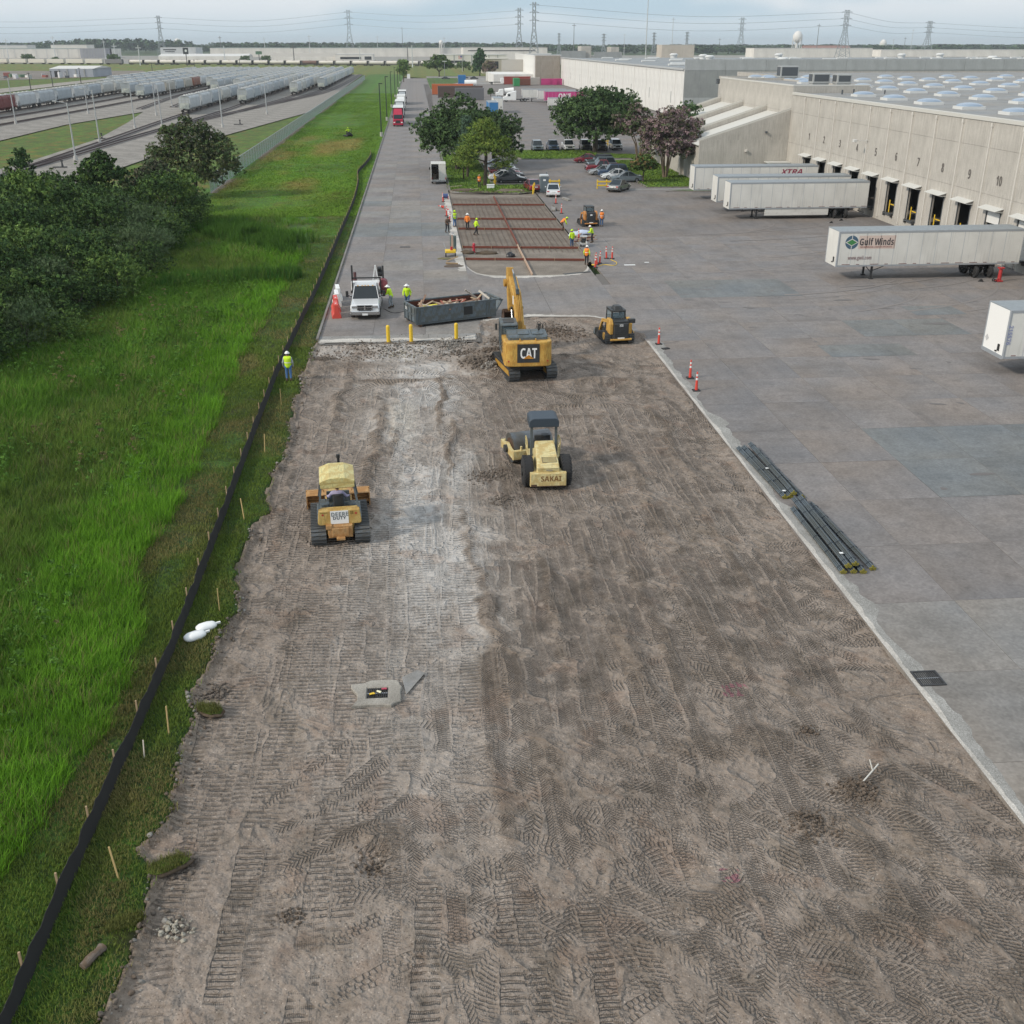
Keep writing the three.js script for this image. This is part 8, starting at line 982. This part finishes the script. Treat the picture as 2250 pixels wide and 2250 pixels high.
{ // rebar-stiff dark pipe bundles on the apron
  const pm = grime(.13, .165, .195, .5, .2), tie = mat(.02, .03, .045, .6), tip = grime(.28, .26, .04, .8), r = rng(71);
  const bundle = (x0, z0, x1, z1, y, l, grp) => { const t = thing('rebar_bundle', l, 'rebar bundle', [(x0 + x1) / 2, y, (z0 + z1) / 2], 0, grp); const dx = (x1 - x0) / 2, dz = (z1 - z0) / 2, gs = [], ts = [], d = Math.hypot(dx, dz), nx = -dz / d, nz = dx / d; for (const [a, b] of [[0, .045], [.07, .045], [-.07, .045], [.035, .11], [-.035, .11], [0, .17], [.1, .09], [-.1, .09]]) { const e = (r() - .5) * .04; gs.push(bar([-dx + nx * a, b, -dz + nz * a - e], [dx + nx * a, b, dz + nz * a + e], .075, .075, 6)); ts.push(bar([dx + nx * a, b, dz + nz * a + e], [dx * 1.02 + nx * a, b, dz * 1.02 + nz * a + e], .08, .08, 6)); } const gg = part('bars', gs, pm, t); gg.userData.kind = 'stuff'; for (const f of [-.85, -.5, 0, .45, .9]) { const q = new THREE.TorusGeometry(.135, .014, 5, 14); q.scale(1, .8, 1); q.rotateY(Math.atan2(dx, dz)); part('tie', q.translate(dx * f, .1, dz * f), tie, t); } part('painted_tips', ts, tip, t).userData.kind = 'stuff'; };
  const A = 'dark rebar bundles of the far pile', B = 'dark rebar bundles of the near pile';
  bundle(15.42, -48.0, 15.72, -41.75, 0, 'leftmost rebar bundle of the far pile on the apron edge', A); bundle(15.72, -48.1, 15.98, -41.8, 0, 'middle rebar bundle of the far pile', A); bundle(16.0, -48.0, 16.08, -41.7, .2, 'upper rebar bundle of the far pile', A); bundle(16.2, -47.8, 16.48, -41.7, 0, 'rightmost thin rebar bundle of the far pile', A);
  bundle(15.68, -40.5, 15.62, -34.5, 0, 'leftmost rebar bundle of the near pile', B); bundle(15.9, -41.1, 15.82, -34.6, .2, 'top left rebar bundle of the near pile', B); bundle(16.02, -40.7, 16.02, -34.5, 0, 'middle rebar bundle of the near pile', B); bundle(16.2, -41.2, 16.14, -34.7, .22, 'top middle rebar bundle of the near pile', B); bundle(16.35, -40.6, 16.38, -34.45, 0, 'lower right rebar bundle of the near pile', B); bundle(16.62, -40.9, 16.85, -34.7, 0, 'rightmost rebar bundle of the near pile lying apart', B);
  for (const [x, z, y] of [[15.95, -47.9, .25], [15.85, -44.8, .25], [15.78, -42.1, .24], [15.84, -35.4, .43]]) one('white_tag', bx(.14, .01, .12), M.white, y > .4 ? 'white paper tag on the near rebar pile' : z < -47 ? 'white tag at the far end of the far pile' : z < -44 ? 'white tag midway on the far pile' : 'white tag at the near end of the far pile', 'tag', 'white tags on rebar', [x, y, z]);
}
{ // drain inlets
  const inlet = (x, y, z, w, d, l) => { const t = thing('drain_grate', l, 'drain grate', [x, y, z], 0, 'drain grates'); part('pit', bb(-w / 2, -.5, -d / 2, w / 2, -.2, d / 2), M.black, t); part('frame', [bb(-w / 2 - .06, -.05, -d / 2 - .06, w / 2 + .06, .01, -d / 2), bb(-w / 2 - .06, -.05, d / 2, w / 2 + .06, .01, d / 2 + .06), bb(-w / 2 - .06, -.05, -d / 2, -w / 2, .01, d / 2), bb(w / 2, -.05, -d / 2, w / 2 + .06, .01, d / 2)], M.darkSteel, t); for (let k = 0; k < 11; k++) part('bar', bx(.02, .05, d, -w / 2 + (k + .5) * w / 11, -.02, 0), M.darkSteel, t); part('cross_bar', bx(w, .04, .05, 0, -.02, 0), M.steel, t); return t; };
  const A = inlet(15.62, .03, -27.2, .72, .72, 'rusty black drain grate in the concrete apron edge');
  const c = one('inlet_collar', (() => { const s = new THREE.Shape(); const r = rng(3); for (let k = 0; k < 26; k++) { const a = k / 26 * 6.283, q = .5 + .34 * vn(Math.cos(a) * 2.6 + 5, Math.sin(a) * 2.6), x = Math.sign(Math.cos(a)) * Math.pow(Math.abs(Math.cos(a)), .55) * q * 1.12, y = Math.sign(Math.sin(a)) * Math.pow(Math.abs(Math.sin(a)), .55) * q * 1.02; k ? s.lineTo(x, y) : s.moveTo(x, y); } const h = new THREE.Path([[-.36, -.3], [-.36, .34], [.36, .34], [.36, -.3]].map(p => new THREE.Vector2(...p))); s.holes.push(h); const g = new THREE.ExtrudeGeometry(s, { depth: .2, bevelEnabled: true, bevelSize: .03, bevelThickness: .03, bevelSegments: 1 }); g.rotateX(-Math.PI / 2); return boxUV(g, 3); })(), new THREE.MeshStandardMaterial({ color: lin(.62, .6, .56), map: T.gravel, roughness: 1 }), 'pale broken concrete collar round the drain in the dirt', 'concrete block', null, [-1.85, -.3, -28.0]);
  inlet(-1.85, -.1, -28.02, .7, .62, 'drain grate set in the pale concrete block in the dirt');
  for (const [x, z, m, a, l] of [[-2.02, -27.95, M.yellow, .4, 'pale yellow glove on the drain in the dirt'], [-1.8, -28.05, mat(.75, .72, .5, .7), -.5, 'cream glove on the drain in the dirt'], [-1.65, -28.2, mat(.4, .06, .1, .7), .2, 'red rag on the drain in the dirt']]) one('work_glove', [bx(.15, .04, .08, 0, 0, 0, .02).rotateY(a), bx(.06, .03, .04, .06, .01, .05, .01).rotateY(a)], m, l, 'glove', 'gloves on the drain', [x, -.06, z]);
  const c2 = one('concrete_cut', sheet([[-1.1, -28.9], [-.6, -29.3], [-.35, -29.1], [-.95, -27.9]], -.12, 3), M.concPale, 'pale concrete cut beside the drain collar', 'concrete strip');
  const dr = inlet(-1.6, .012, -106.6, .9, .45, 'small drain grate in the access road');
}
{ // sandbags, log, stakes, sod, pipe stick
  const sb = (x, z, a, s, l) => { const g = new THREE.SphereGeometry(1, 14, 9); const p = g.attributes.position; for (let i = 0; i < p.count; i++) { const X = p.getX(i), Y = p.getY(i), Z = p.getZ(i); p.setXYZ(i, Math.sign(X) * Math.pow(Math.abs(X), .7) * .34 * s, Y * .12 * s + .02 * vn(X * 4 + 3, Z * 4), Math.sign(Z) * Math.pow(Math.abs(Z), .75) * .2 * s); } g.computeVertexNormals(); const t = thing('sandbag', l, 'sandbag', [x, .1, z], a, 'white sandbags'); part('bag', g, M.white, t); part('tied_neck', bar([.32 * s, .02, 0], [.46 * s, .03, .03], .07, .05), M.white, t); }; sb(-8.12, -31.7, .6, 1.15, 'white sandbag lying nearer the silt fence'); sb(-7.85, -32.3, .55, 1.1, 'white sandbag resting against the first one');
  one('log', [(() => { const g = new THREE.CylinderGeometry(.09, .13, .62, 12, 6); g.rotateX(Math.PI / 2); const p = g.attributes.position; for (let i = 0; i < p.count; i++) { const q = .75 + .5 * vn(p.getX(i) * 12 + 3, p.getZ(i) * 6 + p.getY(i) * 9); p.setX(i, p.getX(i) * q); p.setY(i, p.getY(i) * q * .8); } g.computeVertexNormals(); return g; })()], grime(.2, .16, .13, 1), 'short grey log lying on the mown grass', 'log', null, [-7.75, .1, -17.9]).rotation.y = -.5;
  [[-7.85, -20.4, 'survey stake nearest the camera in the mown strip'], [-7.85, -26.2, 'survey stake beside the broken turf edge'], [-7.6, -33.5, 'survey stake by the sandbags'], [-7.9, -41.5, 'survey stake fourth along the strip'], [-8.05, -49.5, 'survey stake fifth along the strip'], [-8.1, -57, 'farthest survey stake in the strip']].forEach(([x, z, l], i) => { const t = thing('survey_stake', l, 'stake', [x, 0, z], i, 'survey stakes'); t.rotation.z = (i % 2 ? -.06 : .08); part('stake', bx(.04, 1.0, .022, 0, .48, 0), mat(.55, .4, .18, .9), t);  });
  one('leaning_lath', bar([-8.3, .02, -25.1], [-8.35, .45, -25.4], .03), mat(.45, .4, .33, .9), 'thin pale lath leaning by the silt fence', 'stake');
  const pp = thing('broken_pipe', 'pale forked pipe sticking out of a dirt pile', 'pipe', [11.2, -.08, -22.1]); part('pipe', bar([-.1, .0, .1], [.95, .3, -.75], .05, .045, 8), mat(.55, .53, .48, .7), pp); part('branch', bar([.72, .24, -.56], [.66, .5, -.72], .04, .035, 8), mat(.55, .53, .48, .7), pp);
}
{ // loose rocks, clods and rubble
  const geos = [0, 1, 2].map(k => { const g = new THREE.IcosahedronGeometry(1, 1); const p = g.attributes.position; for (let i = 0; i < p.count; i++) { const x = p.getX(i), y = p.getY(i), z = p.getZ(i), s = .7 + .6 * vn(x * 1.7 + k * 9 + y, z * 1.7 + y * 1.3 + 4); p.setXYZ(i, x * s, y * s * .72, z * s); } g.computeVertexNormals(); return g; });
  const scat = (name, label, cat, m, pts) => { const im = new THREE.InstancedMesh(geos[pts.length % 3], m, pts.length), M4 = new THREE.Matrix4(), q = new THREE.Quaternion(), e = new THREE.Euler(), c = new THREE.Color(); pts.forEach((p, k) => { e.set(p[4] * 2, p[4] * 5, p[4] * 3); q.setFromEuler(e); M4.compose(new THREE.Vector3(p[0], p[1], p[2]), q, new THREE.Vector3(p[3], p[3], p[3])); im.setMatrixAt(k, M4); im.setColorAt(k, c.setRGB(p[5], p[6], p[7])); }); im.name = name; im.userData = { kind: 'stuff', label, category: cat }; im.castShadow = im.receiveShadow = true; scene.add(im); };
  const r = rng(888), st = [], m = new THREE.MeshStandardMaterial({ color: 0xffffff, roughness: .95, map: T.grain });
  const add = (x, z, s, k, dy = 0) => { const b = .75 + r() * .5, c = k === 0 ? [.2, .165, .135] : k === 1 ? [.34, .32, .29] : k === 2 ? [.17, .13, .098] : [.5, .46, .38]; st.push([x, dirtY(x, z) + s * .2 + dy, z, s, r(), c[0] * b, c[1] * b, c[2] * b]); };
  for (let k = 0; k < 5200; k++) { const x = -6.6 + r() * 21.3, z = -13 - Math.pow(r(), 1.35) * 56; if (z < -69) continue; const cl = fbm(x * .6 + 90, z * .5, 3); if (cl < .5 && r() < .6) continue; add(x, z, .008 + Math.pow(r(), 3) * .028, r() < .55 ? 0 : 1); }
  for (let k = 0; k < 1700; k++) { const z = -13 - r() * 56, x = dirtEdgeL(z) - .04 + Math.pow(r(), 2) * .6; if (vn(z * .9, 31) < .4) continue; add(x, z, .012 + Math.pow(r(), 3) * .075, r() < .3 ? 1 : r() < .6 ? 0 : 2, .0); }
  for (const [cx, cz, n, sp, k, sz] of [[3.4, -64.3, 420, 1.0, 0, .12], [3.9, -63.6, 60, .6, 1, .14], [4.4, -66.6, 220, .9, 2, .09], [8.9, -71.2, 500, 2.2, 2, .075], [9.6, -73.2, 260, 2.4, 0, .07], [5.4, -70.5, 260, 1.3, 0, .07], [2.4, -67.5, 260, 1.6, 0, .06], [-4.5, -68.2, 320, 2.6, 0, .05], [.5, -68.8, 420, 3, 1, .06], [-3, -69.9, 260, 3, 0, .05], [1.5, -69.9, 240, 2, 1, .05], [11.3, -22.1, 230, .65, 2, .045], [9.6, -21, 150, .7, 2, .04], [11, -25.1, 60, .35, 2, .04], [-1.75, -20.6, 90, .5, 2, .035], [-3.6, -19, 60, .35, 2, .035], [-6.6, -20.9, 150, .45, 0, .06], [-6.2, -18.8, 120, .35, 3, .055], [-6.9, -28.5, 150, .5, 0, .06], [-6.5, -66.5, 240, .8, 0, .06], [2.9, -46, 300, 1.0, 0, .05], [3.3, -43, 160, .8, 0, .04], [1.8, -69.2, 160, .9, 1, .08], [-2, -69.3, 120, 1.2, 1, .07], [-1.6, -67.8, 200, 1.6, 3, .06]]) for (let i = 0; i < n; i++) { const a = r() * 6.28, d = sp * Math.sqrt(r()) * (.4 + r()); add(cx + Math.cos(a) * d, cz + Math.sin(a) * d, .02 + Math.pow(r(), 2.2) * sz, r() < .8 ? k : 0, Math.max(0, (1 - d / sp)) * .1 * r()); }
  scat('loose_clods', 'loose stones and clods scattered over the dirt lot', 'stones', m, st);
  const sod = (x, z, w, d, a, l) => { const g = new THREE.SphereGeometry(1, 22, 12); const p = g.attributes.position; for (let i = 0; i < p.count; i++) { const X = p.getX(i), Y = p.getY(i), Z = p.getZ(i), q = .7 + .6 * fbm(X * 2.2 + x + Y, Z * 2.2 + z, 3); p.setXYZ(i, X * w * .55 * q, Math.max(-.6, Y) * .11 * q, Z * d * .6 * q); } g.computeVertexNormals(); const t = thing('sod_clump', l, 'sod', [x, -.02, z], a, 'torn sod clumps'); part('soil', g.clone().scale(1.06, 1, 1.1).translate(0, -.04, 0), grime(.13, .095, .065, 1), t); part('turf', boxUV(g.scale(.93, .8, .9).translate(0, .035, 0), 3), new THREE.MeshStandardMaterial({ color: lin(.2, .19, .09), map: T.grassC, roughness: 1 }), t); }; sod(-6.75, -20.75, 1.0, .45, .5, 'torn sod clump jutting over the dirt near the camera'); sod(-7.3, -18.9, .7, .3, .4, 'flat torn sod clump by the sandy patch'); sod(-6.9, -27.4, .8, .4, -.4, 'torn sod clump at the wide turf notch');
}
{ // ---------- formwork bed ----------
  const soil = new THREE.MeshStandardMaterial({ color: lin(.42, .375, .33), map: T.gravel, roughness: 1 }); const o = []; const h = x => bedFront(clamp(x, 3.9, 15.3)) - .06; for (let x = 3.97; x <= 15.7; x += .4) o.push([x, h(x)]); o.push([15.72, -98], [15.72, -149], [3.97, -149]);
  struct('formwork_bed', sheet(o, -.13, 6), soil);
  const t = thing('rebar_mat', 'grid of thin rebar laid over the formwork bed', 'rebar mat', [9.8, -.08, -123]); const rb = mat(.15, .1, .075, .8, .2), gx = bx(11.4, .018, .018), gz = bx(.024, .024, 39); for (let k = 0; k < 21; k++) part('bar', gz, rb, t).position.set(-5.6 + k * .56, .02, 1.2 - .7); for (let k = 0; k < 66; k++) part('bar', gx, rb, t).position.set(0, .05, 18.6 - k * .585);
  const lm = (x0, z0, x1, z1, l, hgt = .2) => { const t2 = thing('form_board', l, 'form board', [(x0 + x1) / 2, -.1, (z0 + z1) / 2], Math.atan2(-(z1 - z0), x1 - x0), 'red brown form boards'); const L = Math.hypot(x1 - x0, z1 - z0), n = Math.max(1, Math.round(L / 3.1)); for (let k = 0; k < n; k++) part('board', bb(-L / 2 + L * k / n + .012, 0, -.05, -L / 2 + L * (k + 1) / n - .012, hgt, .05, .006), M.lum, t2); for (let k = 0; k <= n; k++) part('peg', bx(.05, .34, .05, -L / 2 + L * k / n, .1, .08), M.wood, t2); };
  lm(4.1, -136.4, 15.6, -135.2, 'form board farthest across the bed'); lm(4.1, -124.8, 15.6, -123.4, 'form board second from the far end of the bed'); lm(4.1, -117.6, 15.6, -116.1, 'form board in the middle of the bed'); lm(4.1, -106.2, 15.5, -104.8, 'form board by the hydrant'); lm(4.1, -99.9, 15.2, -98.5, 'form board nearest the camera'); lm(9.65, -106.5, 9.75, -143, 'long form board running up the bed', .26); const pl = thing('form_board', 'pale form board running from the bed to its front edge', 'form board', [9.6, -.1, -99.2], Math.PI / 2, 'form boards'); part('board', bb(-7.4, 0, -.05, 7.4, .24, .05, .006), mat(.42, .3, .22, .85), pl);
  const hy = thing('fire_hydrant', 'red fire hydrant standing in the formwork bed', 'hydrant', [5.1, -.15, -103.7]); part('barrel', lathe([[.001, .95], [.09, .92], [.14, .84], [.15, .72], [.12, .7], [.12, .12], [.17, .1], [.17, .0]], 16), mat(.42, .03, .05, .5), hy); part('outlet', [cyl(.06, .06, .4, 10, 'x', 0, .58, 0)], mat(.42, .03, .05, .5), hy); part('outlet', cyl(.07, .07, .2, 10, 'z', 0, .55, .14), mat(.42, .03, .05, .5), hy); part('bonnet', cyl(.05, .05, .08, 6, 'y', 0, .98, 0), mat(.55, .35, .35, .5), hy);
  const blob = (w, h, d, s) => { const g = new THREE.SphereGeometry(1, 14, 9, 0, 6.283, 0, 1.75); const p = g.attributes.position; for (let i = 0; i < p.count; i++) { const x = p.getX(i), y = p.getY(i), z = p.getZ(i), k = .75 + .5 * vn(x * 2.4 + s, z * 2.4 + y * 2); p.setXYZ(i, x * w * k, y * h * k, z * d * k); } g.computeVertexNormals(); return g; };
  one('plastic_bag', blob(.42, .42, .35, 4), mat(.012, .013, .016, .35), 'black plastic bag lying in the formwork bed', 'bag', null, [8.5, -.12, -101.2]);
  for (const [x, z, w, l] of [[4.5, -103.4, .7, 'small dug soil mound left of the hydrant'], [6.3, -103.0, 1.1, 'dug soil mound right of the hydrant']]) one('soil_mound', blob(w, .28, .5, x), grime(.13, .1, .07, 1), l, 'soil mound', 'soil mounds', [x, -.12, z]);
  one('soil_mound', blob(2.2, .35, .9, 9), grime(.2, .165, .13, 1), 'bare soil mound on the island front', 'soil mound', 'soil mounds', [12.4, .05, -148.2]); one('soil_mound', blob(1.8, .3, .8, 12), grime(.16, .12, .09, 1), 'dark soil mound at the left island front', 'soil mound', 'soil mounds', [6, .05, -149.2]);
  struct('torn_turf_edge', sheet([[4.2, -149.4], [6, -147.4], [9, -146.4], [13.2, -146.3], [15.4, -147.8], [13.4, -148.6], [9, -148.4], [6.2, -149.4], [5, -151]], .115, 4), grime(.13, .105, .07, 1));
  // timbers on the island
  for (const [x, z, a, L, l] of [[5.2, -153.2, .5, 1.8, 'loose timber left on the island grass'], [7.4, -149.6, .6, 1.6, 'loose timber in front of the worker on the island'], [7.0, -149.9, 1.4, 1.2, 'second loose timber near the pine trunk'], [13.7, -148.3, 2.1, 1.0, 'short timber on the right island soil'], [15.2, -151.3, 1.65, 2.6, 'long pale board at the right island edge']]) one('loose_timber', bx(L, .1, .14, 0, .2, 0, .01).rotateY(a), mat(.45, .38, .28, .9), l, 'timber', 'loose timbers', [x, 0, z]); const bn = thing('white_bin', 'white crate beside the pine trunk', 'crate', [9.9, .1, -151.4]); part('box', [bb(-.5, 0, -.3, .5, .45, .3, .04)], M.white, bn); part('lid', bb(-.54, .45, -.34, .54, .52, .34, .02), M.white, bn);
  // tools and clutter left of the bed
  const cart = thing('tool_cart', 'yellow tool cart with upright boards left of the bed', 'tool cart', [2.75, 0, -101.4]); part('tray', bb(-.5, .35, -.4, .5, .6, .5, .04), M.yellow, cart); for (const [x, z] of [[-.45, .4], [.45, .4]]) wheel(.2, .1, x, .2, z, cart); part('upright_board', [bb(.1, .5, -.5, .3, 1.9, -.42)], mat(.4, .3, .25, .8), cart); part('green_panel', bb(.0, .3, -.75, .6, 1.8, -.62, .05), mat(.1, .15, .15, .7), cart); part('red_can', cyl(.12, .12, .35, 10, 'y', .1, .75, .3), M.red, cart); part('handle', [bar([-.4, .5, -.4], [-.6, 1.1, -.9], .04), bar([.4, .5, -.4], [.55, 1.1, -.9], .04)], M.steel, cart);
  one('pallet_board', [bar([2.3, .1, -98.4], [3.4, .25, -99.8], .12, .04)], M.wood, 'splayed board leaning out from the tool cart', 'board', 'boards by the cart'); one('pallet_board', [bar([2.2, .1, -97.4], [3.3, .1, -97.0], .16, .05)], M.wood, 'flat board on the road before the tool cart', 'board', 'boards by the cart'); one('debris_pile', blob(.9, .16, .5, 3), grime(.15, .12, .1, 1), 'dark debris pile on the road before the tool cart', 'debris', 'debris piles', [2.9, 0, -96.3]); one('debris_pile', blob(.7, .12, .4, 5), grime(.2, .19, .1, 1), 'mossy debris pile beside the tool cart', 'debris', 'debris piles', [2.2, 0, -100]);
  for (const [x, z, l, m] of [[3.3, -111.6, 'pale upturned bucket at the left bed edge', M.white], [3.3, -112.9, 'second pale bucket behind the first', mat(.5, .5, .5, .6)], [3.4, -129, 'white bucket by the fallen cones', M.white]]) { const t3 = thing('bucket', l, 'bucket', [x, 0, z], 0, 'buckets by the bed'); part('pail', lathe([[.13, 0], [.15, .36], [.16, .36]], 14), m, t3); part('rim', new THREE.TorusGeometry(.155, .012, 5, 16).rotateX(Math.PI / 2).translate(0, .36, 0), m, t3); part('handle', new THREE.TorusGeometry(.15, .008, 4, 12, Math.PI).translate(0, .34, 0), M.steel, t3); } const bl = thing('hose_reel', 'blue barrel at the far left formwork corner', 'barrel', [3.35, 0, -141.5]); part('drum', cyl(.3, .3, .7, 16, 'x', 0, .4, 0), mat(.05, .08, .2, .5), bl); part('stand', [bb(-.4, 0, -.3, -.32, .4, .3), bb(.32, 0, -.3, .4, .4, .3)], M.red, bl);
  one('log_beam', bb(-.2, .0, -1.2, .2, .22, 1.2, .03).rotateY(.2), M.concPale, 'white kerb block beside the white sedan', 'kerb block', 'kerb blocks', [18.9, 0, -139.5]); one('log_beam', bb(-.25, .0, -1.6, .25, .22, 1.6, .03).rotateY(-.12), M.concPale, 'pale kerb block on the right bed edge', 'kerb block', 'kerb blocks', [16.2, 0, -131]);
  // concrete saw, shovels, lumber heap and paper sacks right of the bed
  const saw = thing('concrete_saw', 'grey walk-behind saw with open engine at the bed edge', 'saw', [16.15, 0, -105.6]); part('frame', [bb(-.35, .25, -.5, .35, .35, .5), bb(-.35, .35, -.5, -.29, .95, -.44), bb(.29, .35, -.5, .35, .95, -.44), bb(-.35, .9, -.5, .35, .98, .2, .02)], mat(.5, .5, .48, .5, .3), saw); part('engine', [bb(-.22, .36, -.35, .22, .75, .1, .05), cyl(.14, .14, .12, 12, 'z', 0, .55, .16)], MM.blk, saw); part('guard', cyl(.28, .28, .1, 16, 'x', .2, .3, .45), mat(.5, .5, .48, .5, .3), saw); for (const s of [-1, 1]) wheel(.14, .1, s * .32, .14, .3, saw); part('handle', [bar([-.3, .95, .2], [-.3, 1.05, .8], .04), bar([.3, .95, .2], [.3, 1.05, .8], .04)], MM.blk, saw);
  struct('saw_cut_strip', sheet([[16.4, -108], [17.2, -107.2], [17.9, -100.4], [17.3, -100.1], [16.6, -104]], .0092, 4), mat(.17, .165, .17, .9)); one('rubber_mat', bb(-1.3, .0, -.18, 1.3, .04, .18).rotateY(.35), MM.blk, 'dark plank lying at the near right bed corner', 'plank', null, [13.6, .0, -92.3]);
  for (let k = 0; k < 9; k++) one('lumber_piece', bx(1.6 + (k % 3) * .5, .09, .13, 0, 0, 0).rotateY(.4 + k * .5), [M.lum, M.wood, mat(.35, .25, .2, .9)][k % 3], ['red brown', 'tan', 'grey brown'][k % 3] + ' lumber piece in the heap right of the bed', 'lumber', 'lumber heap right of the bed', [16.3 + (k % 4) * .35, .06 + k * .035, -108.4 - (k % 5) * .5]); for (const [x, z, l] of [[16.2, -111.4, 'pale blue folded tarp beside the skid steer'], [17.1, -112.6, 'white sack on the lumber beside the skid steer']]) one('tarp', blob(.7, .35, .5, x), mat(.5, .56, .68, .7), l, 'tarp', 'tarps', [x, .15, z]);
  const sv = thing('shovel', 'yellow shovel lying at the near right bed corner', 'shovel', [15.6, 0, -95.8]); part('blade', bb(-.15, .02, -.2, .15, .06, .2), M.yellow, sv); part('shaft', bar([0, .05, -.2], [.25, .9, -1.0], .035, .035, 6), M.wood, sv); one('wood_post', bar([16.7, 0, -129.6], [16.3, .2, -132.6], .2, .16), grime(.18, .15, .13, .9), 'dark timber on the right kerb of the bed', 'timber');
  const hs = one('air_hose', tube([[17.6, .03, -98.2], [17.9, .03, -96.6], [17.4, .03, -95.4], [16.6, .03, -95.8], [16, .03, -95.2]], .03, 30, 5), M.yellow, 'thin yellow hose looping by the delineators', 'hose'); one('extension_cable', tube([[-3.0, .02, -80], [-2.2, .02, -78.6], [-1.2, .02, -79], [-.2, .02, -78.2], [.3, .02, -78.6]], .022, 30, 5), M.black, 'black cord on the road beside the work truck', 'cord');
}
{ // portable toilet and yellow gate rails
  const t = thing('portable_toilet', 'grey portable toilet with pale roof behind the white sedan', 'toilet', [16.9, 0, -147.6]); const m = mat(.12, .15, .17, .6); part('cabin', [bb(-.58, 0, -.58, .58, 2.05, .58, .05), ...[-.3, 0, .3].map(x => bb(x - .03, .2, .58, x + .03, 1.9, .61))], m, t); part('roof', taperX(bb(-.62, 2.05, -.62, .62, 2.28, .62, .06), 2.05, 2.28, .12), mat(.5, .53, .54, .5), t); part('vent_pipe', cyl(.05, .05, .35, 8, 'y', .4, 2.4, -.4), m, t); part('sign', bb(-.18, 1.5, .612, .18, 1.72, .62), M.white, t);
  const rail = (x, z, turn, l) => { const r = thing('guard_rail', l, 'guard rail', [x, 0, z], turn, 'yellow guard rails'); for (const q of [-1.3, 0, 1.3]) part('post', cyl(.08, .08, 1.2, 10, 'y', q, .6, 0), M.yellow, r); for (const y of [.45, .95]) part('beam', bx(2.8, .2, .07, 0, y, .1, .02), M.yellow, r); }; rail(26.0, -150.4, 0, 'yellow guard rail beside the grey sedan'); rail(15.4, -146.6, 1.4, 'yellow guard rail left of the portable toilet'); rail(18.2, -151.5, 0, 'yellow guard rail behind the portable toilet'); rail(36, -216, 0, 'yellow guard rail behind the back row of cars'); rail(10.9, -157.5, 1.57, 'yellow guard rail beside the pine and black sedan');
  const rp = thing('road_plate', 'white scraps of concrete on the right paving', 'scrap', [18.9, .01, -95.5]); part('scrap', bb(-.5, 0, -.15, .5, .03, .15), M.white, rp); part('scrap', bb(1.6, 0, -1.2, 2.0, .03, -1.0), M.white, rp);
}
renderer.render(scene, camera);
